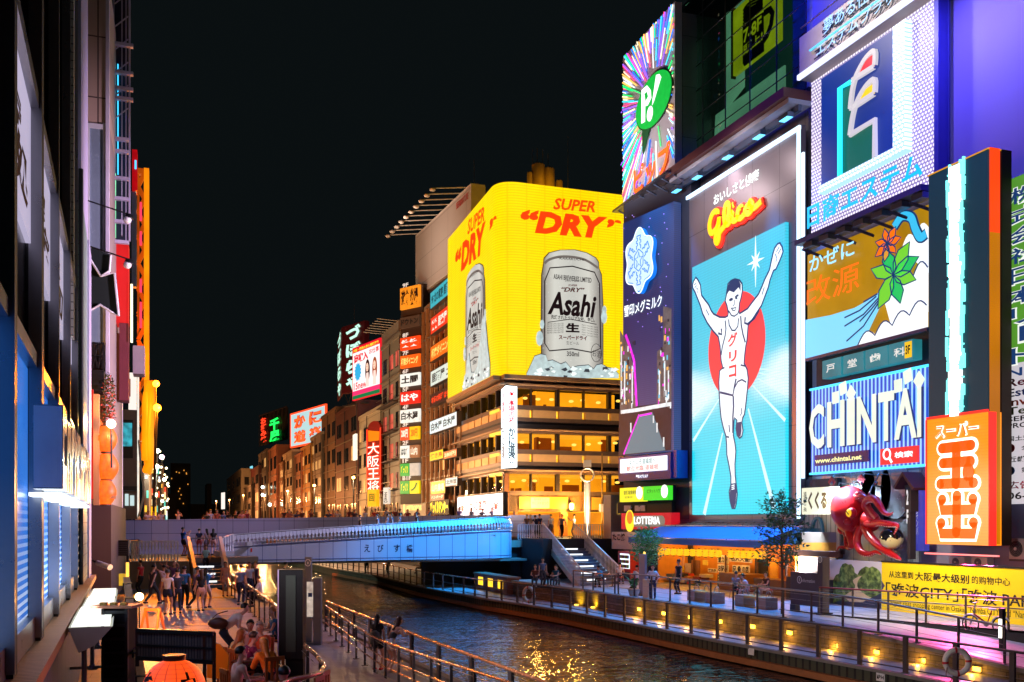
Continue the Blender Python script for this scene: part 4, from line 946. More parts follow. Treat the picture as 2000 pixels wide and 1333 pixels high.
arms=[([(520,620,.5),(640,690,.8),(780,690,1.1),(900,680,1.3),(1050,700,1.4),(1150,710,1.45),(1175,740,1.5),(1120,850,1.5)],[.42,.36,.34,.32,.28,.2,.13,.04]),([(540,400,.4),(590,330,.7),(540,260,.9),(490,280,1.0),(520,310,1.1),(620,290,1.2),(690,310,1.2),(720,240,1.2)],[.3,.3,.25,.22,.22,.22,.14,.05]),([(700,620,.5),(660,520,.8),(640,420,1.0),(700,340,1.1),(800,340,1.2),(880,420,1.3),(950,520,1.35),(1040,560,1.4),(1090,530,1.4)],[.45,.42,.4,.38,.36,.32,.24,.15,.06]),([(560,720,.5),(640,830,.8),(760,930,1.1),(900,1030,1.3),(1050,1120,1.4),(1160,1180,1.4),(1210,1210,1.4)],[.5,.42,.4,.36,.3,.2,.06]),([(540,740,.7),(520,860,1.0),(530,980,1.1),(600,1090,1.2),(720,1130,1.25),(830,1100,1.3),(910,1135,1.3)],[.42,.36,.34,.32,.27,.18,.05]),([(460,720,.5),(380,800,.9),(420,900,1.0),(440,1000,1.05),(380,1040,1.0),(340,960,1.0),(330,870,1.0)],[.4,.38,.34,.3,.22,.14,.05]),([(420,700,.2),(330,720,.5),(270,770,.6),(290,860,.6),(320,960,.6),(300,1030,.7),(230,1030,.8),(195,1080,.8)],[.3,.26,.24,.22,.2,.18,.13,.05]),([(330,730,.0),(260,720,.1),(180,720,.2),(150,770,.3),(190,830,.3),(250,820,.3)],[.25,.22,.18,.15,.12,.05])]
for pts,rad in arms:
 P_=smooth(oc3(pts),5);m_=len(P_);rr=[]
 for i in range(m_):
  x=i/5;j=min(int(x),len(rad)-2);rr.append(.5*(rad[j]+(rad[j+1]-rad[j])*(x-j)))
 g.tube(P_,rr,12)
b0=KO(430,660);g.ball((b0[0],b0[1],.75),.24,.17,.2);b0=KO(600,660);g.ball((b0[0],b0[1],.2),.62,.5,.4)
g.build('body',OCT,ot)
g=MB()
for pts,rad in arms[:5]:
 P_=smooth(oc3(pts),4);m_=len(P_)
 for i in range(int(m_*.35),m_-1):
  j=min(int(i/4),len(rad)-2);rr=.5*(rad[j]+(rad[j+1]-rad[j])*(i/4-j))
  g.ball((P_[i][0]+rr*.3,P_[i][1]-rr*.75,P_[i][2]+rr*.6),max(.02,rr*.26),n=7,m=5)
g.build('suckers',SUCK,ot)
ey=KO(520,535);g=MB();g.ball((ey[0]-.02,ey[1],.86),.27,.25,.2);g.build('eyelid',OCT,ot)
g=MB();g.lathe([(.02,.07),(.14,.05),(.19,0)],n=20);e_=g.build('eye',E('eye_yellow',(255,200,20),.8),ot);e_.matrix_local=Matrix.Translation((ey[0],ey[1],1.04))
g=MB();g.box(-.11,.11,-.022,.022,.06,.08);e2_=g.build('pupil',INK,e_);e2_.rotation_euler=(0,0,-.7)
bp=KO(1030,900)
tag_b=thing('display_ball','shiny black and cream ball held under the octopus arm','ball',fo.mw@Matrix.Translation((bp[0],bp[1],.62)))
m,n,l,p,tc,sx=nodes_of('ball_paint',None,rough=.12)
nz=n.new('ShaderNodeTexNoise');nz.inputs['Scale'].default_value=5;l.new(tc.outputs['Object'],nz.inputs['Vector'])
hgt=math_(n,l,'ADD',sx.outputs[1],math_(n,l,'MULTIPLY',math_(n,l,'SUBTRACT',nz.outputs[0],.5),.6))
c_=mixc(n,l,math_(n,l,'LESS_THAN',hgt,-.02),lin((20,20,22)),lin((225,205,150)));l.new(c_,p.inputs['Base Color'])
g=MB();g.ball((0,0,0),.5,n=24,m=16);g.build('sphere',m,tag_b)
g=MB();g.tube([(0,-.45,0),(0,-1.0,0)],.03);g.build('stand',STEEL,tag_b)
# --- tall projecting sign with orange lower part
ft=frR(1.3)
S_=Sign(ft,'supermarket_sign','tall projecting sign, dark above with a white neon streak, orange below with big round writing','billboard',wm=0.62)
r=ft.rect(1811,343,1063,1931);vm=ft.uv(1811,821)[1]
m,n,l,p,tc,sx=nodes_of('dark_teal_face',.45,True)
d_=math_(n,l,'ABSOLUTE',math_(n,l,'SUBTRACT',sx.outputs[0],(ft.uv(1849,HY)[0]+ft.uv(1888,HY)[0])/2))
f_=n.new('ShaderNodeMapRange');f_.inputs[1].default_value=.4;f_.inputs[2].default_value=1.9;l.new(d_,f_.inputs[0])
l.new(mixc(n,l,f_.outputs[0],lin((20,125,140)),lin((4,40,54))),p.inputs['Emission Color'])
M_TEALF=E('teal_face',(6,52,66),.8)
S_.mb('dark_face',M_TEALF).box(r[0]+.06,r[1]-.06,vm,r[3]-.05,0,.6)
m,n,l,p,tc,sx=nodes_of('orange_led',1.2,True)
l.new(mixc(n,l,math_(n,l,'MULTIPLY',line_mask(n,l,sx.outputs[1],.12,.03),.25),lin((255,140,10)),lin((255,90,0))),p.inputs['Emission Color'])
S_.mb('orange_face',m).box(r[0],r[1],r[2],vm,0,.62)
S_.mb('side',E('orange_side',(225,130,0),.7,True,var=.4,scale=.15)).box(r[1],r[1]+.03,r[2]+.05,r[3]-3.2,.1,.58);S_.mb('side_top',E('red_side',(255,70,16),1.0,True)).box(r[1],r[1]+.03,r[3]-3.2,r[3],.1,.58)
S_.mb('body',M('sign_body',(70,50,30))).box(r[0],r[1]-.001,r[2],r[3],-.5,-.01)
S_.mb('red_edge',E('red_edge',(255,40,30),1.6)).box(r[0]-.06,r[0],r[2],vm,.3,.66);S_.mb('red_edge',E('red_edge',(255,40,30),1.6)).box(r[1]+.02,r[1]+.06,r[2],vm,.3,.66)
S_.mb('red_edge',E('red_edge',(255,40,30),1.6)).box(r[0],r[1],vm,vm+.1,.62,.68);S_.mb('gold_edge',E('gold_edge',(220,150,20),.9)).box(r[0],r[1],r[3]-.05,r[3],0,.62)
a,b_=ft.uv(1849,HY)[0],ft.uv(1887,HY)[0];rnd=random.Random(5)
HOT=E('white_neon_streak',(235,250,240),2.2,True);HOTC=E('cyan_neon_streak',(120,245,240),1.6)
w_=b_-a
v_=vm
while v_<r[3]-.4:
 h_=.25+rnd.random()*.6;e_=rnd.random()*.22
 S_.mb('neon_streak',HOT).box(a+w_*(.2+e_*.5),b_-w_*(.2+e_*rnd.random()),v_,v_+h_,.6,.75)
 for j in range(3):
  x=a+w_*rnd.random()*.2 if j%2 else b_-w_*rnd.random()*.2-.1
  S_.mb('neon_streak_edge',HOTC).box(x,x+.07,v_+rnd.random()*.2,v_+h_+rnd.random()*.4,.6,.7)
 S_.mb('neon_streak_edge',HOTC).box(a+w_*.1,b_-w_*.1,v_+h_*.5,v_+h_*.5+.06,.6,.7)
 v_+=h_
q=lambda x,y:(1780+x*.255,780+y*.255)
WN=E('white_neon_outline',(255,245,220),2.0);DO=E('deep_orange',(240,92,18),1.0)
def chunky(strokes,w):
 for s_ in strokes:
  pts=[ft.uv(*q(*p_))for p_ in s_];S_.mb('outline_lettering',WN).ribbon(pts,w+.22,.62,.66)
  for e_ in (pts[0],pts[-1]):S_.mb('outline_lettering',WN).poly(ell(e_[0],e_[1],(w+.22)/2,(w+.22)/2,16),.62,.66)
 for s_ in strokes:
  pts=[ft.uv(*q(*p_))for p_ in s_];S_.mb('lettering',DO).ribbon(pts,w,.66,.7)
  for e_ in (pts[0],pts[-1]):S_.mb('lettering',DO).poly(ell(e_[0],e_[1],w/2,w/2,16),.66,.7)
chunky([[(245,378),(465,352)],[(252,492),(462,475)],[(232,650),(485,640)],[(354,370),(352,650)]],.42)
u,v=ft.uv(*q(445,558));S_.mb('lettering',DO).poly(ell(u,v,.28,.36,20),.66,.7)
chunky([[(245,770),(245,850),(480,845),(480,765)],[(358,740),(355,1020)],[(238,950),(238,1030),(485,1030),(485,945)]],.42)
tb=(ft.uv(*q(195,200))[0],ft.uv(*q(515,200))[0],ft.uv(*q(195,300))[1],ft.uv(*q(195,205))[1])
S_.text('outline_lettering',WN,'スーパー',(tb[0]-.05,tb[1]+.05,tb[2]-.05,tb[3]+.05),.62,.66,bold=.05);S_.text('lettering',DO,'スーパー',tb,.66,.69,bold=.0)
spot('foot_lamp',ft.pt(r[0]+2,r[2]-.4,.6),(24.2,25.5,.6),1700,(255,60,130),95,1,.4);spot('foot_lamp',ft.pt(r[0]+3,r[2]-.4,.6),(20.5,24,0),1500,(255,110,190),70,1,.4)
S_.mb('foot_light',E('pink_tube',(255,120,120),1.6)).box(r[0]-.4,r[1]+.2,r[2]-.42,r[2]-.36,.3,.4)
S_.done()
# floodlights that wash the pale wall violet and blue
for i,(y_,z_,tz_,pw,c_)in enumerate([(31.5,27.5,21,4200,(112,96,255)),(28.2,28.5,21,3600,(80,66,255)),(44.5,35,26,4200,(10,40,255))]):
 x_=26.2 if i<2 else 27.0
 t=thing('wall_washer',['violet floodlight hung above the top of the tall orange sign','violet floodlight at the right end of the pale wall','blue floodlight high above the runner board ledge'][i],'lamp',(x_,y_,z_),'floodlights washing the pale building')
 g=MB();g.box(-.2,.2,-.3,.3,-.1,.15);g.bar((0,0,.15),(5,0,.6),.08);g.build('housing',BLACK,t)
 g=MB();g.box(-.16,.16,-.26,.26,-.12,-.1);g.build('lens',E(f'washer_lens{i}',c_,2.0),t)
 spot('lamp_light',(x_+.5,y_,z_-.2),(31.5,y_+.5,tz_),pw,c_,110,1.0,.3,t)
 # --- green and white sign at the right edge
fg=frR(.2)
S_=Sign(fg,'green_white_sign','tall green and white sign with vertical blue outlined writing at the right picture edge','billboard',wm=0.4)
x0_=fg.uv(1956,HY)[0];x1_=x0_+3.4
v3,v2,v1=fg.uv(1956,358)[1],fg.uv(1956,715)[1],fg.uv(1956,985)[1]
S_.mb('green_face',E('green_face',(92,160,50),.75,True,var=.1)).box(x0_,x1_,v2,v3,0,.4);S_.mb('white_face',E('white_face',(222,216,222),.7,True)).box(x0_,x1_,v1,v2-.003,0,.4)
NVI=E('navy_letters',(30,66,120),.7);xa=fg.uv(1972,HY)[0]
wo=E('white_letter_outline',(240,245,235),.95)
for k,ch in enumerate('株式会社日本リート'):
 h_=(v3-v2)/9.3;z_=v3-.3-h_*(k+1)
 c_='｜' if ch=='ー' else ch
 if ch=='ー':S_.mb('lettering',NVI).box(xa+.5,xa+.75,z_+.1,z_+h_-.1,.43,.46);S_.mb('lettering_outline',wo).box(xa+.4,xa+.85,z_+.02,z_+h_-.02,.4,.43); continue
 S_.text('lettering_outline',wo,c_,(xa-.06,xa+1.34,z_-.02,z_+h_*.88),.4,.41,bold=.05);S_.text('lettering',NVI,c_,(xa,xa+1.28,z_+.03,z_+h_*.84),.41,.42,bold=.018)
rows=[('NIF',722,738,NVI,1.5),('Real',741,757,M('row_red',(170,40,70)),1.35),('Estate',761,777,M('row_blue',(50,90,150)),1.9),('Invest',779,795,M('row_orange',(215,90,40)),1.9),('Tech',797,812,M('row_green',(90,130,50)),1.6),('SERVICE',815,825,INK,2.2),('PROVIDER',828,838,INK,2.4),('国土交通大臣',853,863,INK,2.2),('全日本',872,882,INK,1.2),('近畿財務局',893,904,INK,2.2),('第二種',915,925,INK,1.2),('広告主',941,956,M('row_crimson',(200,30,70)),1.7),('06-6',962,976,INK,1.25)]
for tx,ya,yb,mm,wd in rows:
 s_=xa+(.55 if tx in ('全日本','第二種')else -.1);S_.text('small_lettering',mm,tx,(s_,s_+wd,fg.uv(1970,yb)[1],fg.uv(1970,ya)[1]),.4,.415,bold=.02)
for py,c_ in ((876,(200,50,60)),(920,(70,120,180))):
 u,v=fg.uv(1974,py);S_.mb('round_mark',M(f'mark{py}',c_)).poly(ell(u,v,.2,.17,16),.4,.42)
S_.done()
wt=thing('dark_side_building','dark wall with pipes under the green and white sign at the right edge','building',(31.6,60-x0_+.3,TZ))
g=MB();g.box(0,5,-6,-.02,0,22);g.build('wall',M('dark_brick',(48,42,44),rough=.8,bump=.3,var=.5),wt)
g=MB()
for k in range(3):g.tube([(-.1,-.5-k*.35,.2),(-.1,-.5-k*.35,5.5)],.05)
g.tube(smooth([(-.15,-1.2,6),(-.4,-1.0,5.2),(-.3,-.8,4.4),(-.15,-.9,3.2)],5),.03);g.build('pipes',DARKSTEEL,wt)
# lower dark shop block behind the banner
wt=thing('low_dark_shop','low dark shop wall behind the yellow banner, under the orange sign','building',(31.9,60-fr.uv(1800,HY)[0],TZ))
g=MB();g.box(0,3,-7,0,0,5.5);g.build('wall',M('plum_dark_wall',(52,34,44),rough=.7,var=.4),wt)
# air conditioning units
def ac(px0,px1,y0_,y1_,off,label):
 f=frR(off);a,b_=f.uv(px0,HY)[0],f.uv(px1,HY)[0];c_,d_=f.uv(px0,y1_)[1],f.uv(px0,y0_)[1]
 S_=Sign(f,'air_conditioner',label,'air conditioner','outdoor air conditioning units')
 S_.mb('case',M('ac_cream',(196,190,180),rough=.5)).box(a,b_,c_,d_,-.35,0)
 u,v=a+(b_-a)*.42,(c_+d_)/2;rr=min(b_-a,d_-c_)*.4
 S_.mb('fan_grille',M('ac_dark',(44,44,48))).poly(ell(u,v,rr,rr,24),0,.02)
 for k in range(4):S_.mb('grille_wire',M('ac_wire',(130,130,130))).ribbon(ell(u,v,rr*(.3+.2*k),rr*(.3+.2*k),24),.012,.02,.03,True)
 S_.mb('hub',M('ac_cream')).poly(ell(u,v,rr*.2,rr*.2,12),.02,.05)
 S_.mb('bracket',DARKSTEEL).box(a,b_,c_-.08,c_-.01,-.35,0);S_.done()
ac(1971,2003,1052,1092,.3,'large cream air conditioner with a round fan under the green sign')
ac(1854,1884,1087,1108,.1,'left of two small air conditioners peeking over the yellow banner')
ac(1897,1928,1088,1109,.1,'right of two small air conditioners peeking over the yellow banner')
# 2F post and the vertical bar sign
S_=Sign(frR(1.0),'roofed_post_sign','dark post sign with a little gabled roof reading 2F','sign')
f=S_.fr;a,b_=f.uv(1782,HY)[0],f.uv(1794,HY)[0];c_,d_=f.uv(1782,1000)[1],f.uv(1782,948)[1]
S_.mb('board',M('post_dark',(42,38,48))).box(a,b_,c_,d_,0,.4);S_.mb('post',M('post_dark')).box(a+.1,b_-.1,f.uv(1782,1092)[1],c_,.05,.35)
S_.mb('roof',M('roof_dark',(60,30,40))).poly([(a-.35,d_-.05),((a+b_)/2,d_+.55),(b_+.5,d_-.15),(b_+.4,d_-.25),((a+b_)/2,d_+.4),(a-.3,d_-.18)],-.3,.7)
S_.text('lettering',E('pale_letters',(225,225,230),.8),'2',(a+.12,b_-.12,d_-.85,d_-.2),.4,.43,bold=.04);S_.text('lettering',E('pale_letters',(225,225,230),.8),'F',(a+.14,b_-.12,d_-1.65,d_-1.05),.4,.43,bold=.04);S_.done()
S_=Sign(frR(.5),'bar_sign','vertical violet blue sign with thin pale strokes left of the orange sign','sign')
f=S_.fr;rr=f.rect(1796,950,1076,1815);S_.rect('face',E('violet_face',(58,62,170),.75,True,var=.2),rr,0,.3);S_.text('lettering',E('pale_letters',(225,225,230),.8),'ペンギンバー',(rr[0]+.15,rr[1]-.3,rr[2]+.3,rr[3]-.4),.3,.32,vertical=True,bold=-.01);S_.done()
# ============================================================ LOWER RIGHT: awning shop, banner, terrace furniture
fsn=Fr((28.6,60,0),(28.6,20,0))
# shop under the blue awning: lit room between X=28.6 and 31
yA,yB=onX(1284,HY,28.6).y,onX(1556,HY,28.6).y
zA=4.5-(1058-HY)*dep(onX(1490,HY,27))/F
shop=thing('street_stall','open fronted food shop glowing amber under the blue awning','shop',(28.6,yB,TZ));LN=yA-yB;HS=2.75
AMB=M('amber_plaster',(206,142,52),rough=.7,var=.3)
g=MB();g.box(2.3,2.4,0,LN,0,HS);g.build('back_wall',AMB,shop)
g=MB();g.box(.0,2.4,0,.12,0,HS);g.box(0,2.4,LN-.12,LN,0,HS);g.build('side_wall',AMB,shop)
g=MB();g.box(0,2.4,0,LN,HS,HS+.5);g.build('ceiling',M('pale_fascia',(150,140,130)),shop)
g=MB();g.box(.2,1.6,LN*.34,LN*.52,0,.95);g.box(.4,1.4,LN*.1,LN*.3,0,.8);g.build('counter',M('shop_wood',(120,80,40),rough=.5),shop)
fS=Fr((30.3,60,0),(30.3,20,0));rS=shop.matrix_world.inverted()@fS.mw
def sp(part,mat,xl,yt,yb,xr,w0=0,w1=.05,text=None,ink=None,bold=.03):
 r=fS.rect(xl,yt,yb,xr);g=MB();g.box(r[0],r[1],r[2],r[3],w0,w1);o=g.build(part,mat,shop,None,rS)
 if text:g=MB();dx,dz=(r[1]-r[0])*.07,(r[3]-r[2])*.1;add_text(g,text,r[0]+dx,r[1]-dx,r[2]+dz,r[3]-dz,0,w1+.01,bold=bold);g.build('poster_lettering',ink or INK,o)
PW=M('poster_white',(240,232,208),rough=.6)
for a_ in ((1403,1102,1118,1423.5,'お好み'),(1432,1104,1120,1440.5,'兄'),(1441.5,1104,1120,1449.5,'貴'),(1450.5,1104,1120,1465,'の店'),(1403,1084,1100,1424,'壷カツ'),(1426,1084,1097,1470,'名人大皇!'),(1384,1110,1118,1401,'焼き肉')):sp('poster',PW,a_[0],a_[1],a_[2],a_[3],0,.05,a_[4])
for k,(xl,yt,yb,xr,c_)in enumerate([(1284,1090,1150,1304,(250,180,50)),(1306,1096,1150,1316,(60,40,30)),(1318,1086,1104,1337,(235,190,170)),(1322,1104,1117,1336,(250,205,30)),(1339,1100,1118,1350,(200,190,180)),(1352,1094,1130,1368,(130,90,60)),(1374,1094,1104,1383,(245,220,90)),(1476,1088,1124,1500,(24,24,28)),(1505,1088,1150,1520,(250,170,40)),(1524,1090,1152,1530,(170,90,30))]):sp('poster' if k in (2,3,4,6)else 'panel_board',M('stall%d'%k,c_,rough=.6,var=.4,scale=4),xl,yt,yb,xr,0,.06)
sp('menu_board',M('menu_green',(20,64,52),rough=.7),1410,1122,1148,1502,.25,.3);sp('menu_lettering',E('menu_chalk',(240,200,110),.5),1412,1125,1128,1426,.3,.31);sp('menu_lettering',E('menu_chalk',(240,200,110),.5),1412,1131,1134,1428,.3,.31);sp('menu_lettering',E('menu_chalk',(240,200,110),.5),1412,1137,1140,1425,.3,.31)
rnd=random.Random(77)
for k in range(26):a=1306+rnd.random()*96;y_=1118+rnd.random()*22;sp('stacked_goods',M('goods%d'%(k%7),[(120,50,40),(200,190,170),(60,90,70),(40,40,46),(170,120,60),(90,120,140),(200,60,40)][k%7],rough=.6),a,y_,y_+4+rnd.random()*9,a+5+rnd.random()*9,.3+.4*rnd.random(),.8+rnd.random()*.5)
for k in range(4):a=1300+k*3;sp('doorway_frame',M('door_brown',(90,60,36)),1296+k*62,1084,1150,1298+k*62,.1,.16)
for k in range(5):
 y=LN*(.12+.19*k);g=MB();g.box(1.0,1.5,y-.5,y+.5,HS-.06,HS-.01);g.build('ceiling_lamp',E('warm_tube',(255,190,90),6),shop);
 point('lamp_light',Vector((28.6+1.0,yB+y,TZ+HS-.25)),48,(255,175,70),.2)
fa=frR(0)
aw=thing('blue_awning','wide blue fabric awning over the amber lit food shop','awning',(28.6,yB,TZ))
BLUEF=M('blue_canvas',(30,120,200),rough=.7,bump=.2)
g=MB();N_=14
for k in range(N_):
 y0_,y1_=LN*k/N_+.0,LN*(k+1)/N_
 za=HS+.75;zb_=HS+.08
 g.quad((.3,y0_,za),(.3,y1_,za),(-2.0,y1_,zb_-.03*math.sin(k)),(-2.0,y0_,zb_-.03*math.sin(k-1)))
 g.quad((-2.0,y0_,zb_-.03*math.sin(k-1)),(-2.0,y1_,zb_-.03*math.sin(k)),(-2.02,y1_,zb_-.33),(-2.02,y0_,zb_-.33))
g.quad((.3,0,HS+.74),(-2,0,HS+.07),(-2.0,0,HS-.1),(.3,0,HS-.1))
g.build('canvas',BLUEF,aw)
g=MB();g.tube([(.3,-.1,HS+.78),(.3,LN+.1,HS+.78)],.06);g.tube([(-2.0,-.1,HS+.1),(-2.0,LN+.1,HS+.1)],.03);g.build('rail',STEEL,aw)
# round paper lanterns hanging under the awning
LANT=E('lantern_amber',(255,170,20),1.35,True,var=.25,scale=6)
first=None
for k in range(17):
 px=1291+k*12.4
 if k in (10,):continue
 y=onX(px,HY,27.2).y
 d_=dep(onX(px,HY,27.2));z=zat(1077.5+k*.45,d_)
 if first is None:
  t=thing('paper_lantern','x','lantern',(27.2,y,z),'amber lanterns under the blue awning')
  g=MB();g.lathe([(.06,-.2),(.15,-.17),(.19,-.08),(.2,0),(.19,.08),(.15,.17),(.06,.2)],n=14);g.build('shade',LANT,t)
  g=MB();g.lathe([(.07,.2),(.07,.24)],n=10);g.lathe([(.07,-.24),(.07,-.2)],n=10);g.build('cap',BLACK,t)
  g=MB();add_text(g,'て',-.08,.08,-.1,.1,0,0,bold=.03);g.v=[(-.205,-x,y_)for x,y_,z_ in g.v];g.build('lettering',M('lantern_ink',(110,40,10)),t)
  first=t;o=t
 else:o=copy_tree(first);o.location=(27.2,y,z)
 o['label']=f'amber round paper lantern under the blue awning, {["first","second","third","fourth","fifth","sixth","seventh","eighth","ninth","tenth","","eleventh","twelfth","thirteenth","fourteenth","fifteenth","sixteenth"][k]} from the left'
 # yellow shopping banner fence
fb=Fr((28.6,36.2,0),(29.3,24,0))
S_=Sign(fb,'yellow_banner','long yellow hoarding with black Chinese and English writing at the right','banner')
YF=E('banner_yellow',(226,186,8),.62,var=.12,scale=.4)
x0_,x1_=fb.uv(1725,HY)[0],fb.uv(2040,HY)[0];zt,zb=fb.uv(1725,1098)[1],fb.uv(1725,1191)[1]
S_.mb('face',M('banner_yellow_vinyl',(242,205,8),rough=.45,var=.1)).box(x0_,x1_,zb,zt,0,.08);S_.mb('cap',BLACK).box(x0_,x1_,zt,zt+.06,-.1,.12)
kb=lambda x,y:fb.uv(1580+x*.21,1060+y*.21)
def bt_(tx,xa,xb,ya,yb,bold=.02):
 a,b_=kb(xa,ya),kb(xb,ya);S_.text('lettering',INK,tx,(a[0],b_[0],kb(xa,yb)[1],a[1]),.085,.09,bold=bold)
bt_('从这里到',758,985,262,325);bt_('大阪最大级别',1000,1505,272,352);bt_('的购物中心',1530,1888,308,382,.01)
bt_('「难波CITY」',730,1405,368,492,.015);bt_('「难波 PARKS」',1440,2310,425,560,.015)
bt_('Largest class shopping center in Osaka,',755,1470,530,590,.0);bt_('“Namba CITY” and “Namba PARKS”',1495,2300,590,650,.0)
S_.poly('arrow',M('arrow_violet',(70,60,90)),[(1580+690*.21,1060+355*.21),(1580+720*.21,1060+402*.21),(1580+690*.21,1060+450*.21)],.08,.09)
S_.done()
spot('banner_light',(24.5,30,6.5),(29,30,1.8),1500,(255,244,210),120,.8,.3)
S_=Sign(fb,'photo_hoarding','printed hoarding picture of a terraced green park left of the yellow banner','banner')
a_=fb.uv(1612,HY)[0]
m,n,l,p,tc,sx=nodes_of('park_print',None,rough=.5)
nz=n.new('ShaderNodeTexVoronoi');nz.inputs['Scale'].default_value=3.2;l.new(tc.outputs['Object'],nz.inputs['Vector'])
nz2=n.new('ShaderNodeTexNoise');nz2.inputs['Scale'].default_value=5;nz2.inputs['Detail'].default_value=6;l.new(tc.outputs['Object'],nz2.inputs['Vector'])
rp=n.new('ShaderNodeValToRGB');e=rp.color_ramp.elements;e[0].position=.3;e[0].color=lin((20,34,16));e[1].position=.7;e[1].color=lin((150,170,90));q=e.new(.5);q.color=lin((78,104,48))
l.new(nz2.outputs[0],rp.inputs[0]);l.new(rp.outputs[0],p.inputs['Base Color'])
SKYP=M('print_sky',(205,196,205),rough=.5,var=.06)
S_.mb('print_sky',SKYP).box(a_,x0_-.002,zb,zt,0,.06)
kk=lambda pts:[(1580+x*.21,1060+y*.21)for x,y in pts]
S_.poly('print_green',m,kk([(186,575),(186,440),(215,425),(235,350),(262,300),(290,290),(300,240),(322,200),(350,192),(378,205),(405,202),(430,238),(436,280),(462,300),(480,262),(505,240),(540,222),(575,236),(600,222),(640,240),(665,262),(684,300),(684,620)]),.06,.065)
S_.poly('print_path',M('print_sand',(205,180,140),rough=.5),kk(smooth([(330,500),(440,420),(420,350),(500,310),(470,350),(460,400),(480,440),(560,500),(640,540),(400,560)],3)),.065,.07)
S_.poly('print_water',M('print_dark',(40,48,70),rough=.4),kk([(500,560),(684,470),(684,620),(186,575),(300,540)]),.07,.075)
S_.done()
# terrace information board
fi=Fr((24.6,42,0),(25.4,30,0))
S_=Sign(fi,'information_board','dark grey information board with a tall post and round i mark on the terrace','sign')
ia,ib=fi.uv(1552,HY)[0],fi.uv(1608,HY)[0];ic=fi.uv(1618,HY)[0]
PLUM=M('plum_grey_metal',(66,60,74),rough=.4,metal=.2)
z0_,z1_=fi.uv(1556,1180)[1],fi.uv(1556,1117)[1]
S_.mb('panel',PLUM).box(ia,ib-.002,z0_,z1_,0,.22);S_.mb('post',PLUM).box(ib,ic,TZ,fi.uv(1608,1088)[1],-.05,.3);S_.mb('post',PLUM).box(ia,ia+.35,TZ,z0_-.002,0,.25)
S_.ptext('lettering',M('pale_print',(200,200,205)),'information',1574,1130,1137,1600,.22,.225)
u,v=fi.uv(1569.5,1132.5);S_.mb('lettering',M('pale_print')).ribbon(ell(u,v,.13,.14,16),.035,.22,.225,True);S_.mb('lettering',M('pale_print')).box(u-.02,u+.02,v-.07,v+.07,.22,.225)
u,v=fi.uv(1613,1093);S_.mb('lettering',M('pale_print')).ribbon(ell(u,v,.11,.12,16),.035,.3,.305,True);S_.mb('lettering',M('pale_print')).box(u-.018,u+.018,v-.06,v+.06,.3,.305)
S_.mb('foot',BLACK).box(ib-.1,ic+.1,TZ,TZ+.05,-.15,.4);S_.done()
# parasol-like dark stall roof seen above the board
t=thing('kiosk_hatch','dark kiosk hatch with a pale bowl on its counter behind the information board','kiosk',onX(1575,1180,28.2))
P0=t.matrix_world.translation.copy();P0.z=TZ;t.matrix_world=Matrix.Translation(P0)
g=MB();g.box(0,.3,-1.6,1.6,0,1.1);g.build('counter',M('kiosk_dark',(40,34,36)),t)
g=MB();g.box(.0,.6,-1.7,1.7,2.15,2.4);g.bar((0,-1.6,1.1),(0,-1.6,2.2),.1);g.bar((0,1.6,1.1),(0,1.6,2.2),.1);g.build('roof',M('kiosk_brown',(80,52,36)),t)
g=MB();g.lathe([(.12,0),(.34,.16),(.4,.22),(.38,.22)],(.1,.4,1.1),n=18);g.build('bowl',M('bowl_white',(215,210,200)),t)
g=MB();g.box(.5,.55,-1.5,1.5,1.1,2.1);g.build('back_panel',M('kiosk_pale',(120,130,130),var=.5),t)
# cube benches
WOODB=M('bench_oak',(190,140,60),rough=.5,var=.3)
for px,lab in ((1378,'left bench of two wooden cubes, plank and steel hoops before the food shop'),(1476,'right bench of two wooden cubes, plank and steel hoops by the information board')):
 q=onz(px,1176 if px<1400 else 1187,TZ);t=thing('cube_bench',lab,'bench',q,'cube benches on the terrace')
 for dy in (-.85,.85):g=MB();g.box(-.3,.3,dy-.35,dy+.35,0,.5);g.build('cube_seat',M('cube_wood',(150,120,105),rough=.6,var=.3),t)
 g=MB();g.box(-.28,.28,-.5,.5,.42,.5);g.build('plank',WOODB,t)
 for dy in (-1.0,-.1,.8):g=MB();g.tube([(0,dy+.22*math.cos(a),.5+.28*math.sin(a))for a in [math.pi*i/10 for i in range(11)]],.022,6);g.build('hoop',STEEL,t)
 # potted plant, menu board, white board, cool box
def leaves(mb,c,r,n,size,rnd,flat=.7,hollow=.3):
 for _ in range(n):
  while True:
   v=Vector((rnd.uniform(-1,1),rnd.uniform(-1,1),rnd.uniform(-1,1)))
   if hollow<v.length<1:break
  p_=Vector(c)+Vector((v.x*r[0],v.y*r[1],v.z*r[2]))
  a=Vector((rnd.gauss(0,1),rnd.gauss(0,1),rnd.gauss(0,flat))).normalized();b_=a.orthogonal().normalized()
  b_.rotate(Matrix.Rotation(rnd.random()*6.28,3,a));s_=size*rnd.uniform(.6,1.3)
  mb.add([p_-a*s_,p_+b_*s_*.4,p_+a*s_,p_-b_*s_*.4],[(0,1,2,3)])
def leafmat(name,rgb):
 m=M(name,rgb,rough=.5,var=.5,scale=3); return m
LEAF=leafmat('leaf_green',(84,160,96));BARK=M('bark',(96,70,52),rough=.9,bump=.6)
q=onz(1238,1166,TZ);t=thing('potted_plant','small leafy plant in a pale pot by the terrace railing','plant',q);rnd=random.Random(2)
g=MB();g.lathe([(.2,0),(.3,.35),(.33,.38),(.3,.38)],n=16);g.build('pot',M('pot_clay',(190,160,140)),t)
g=MB()
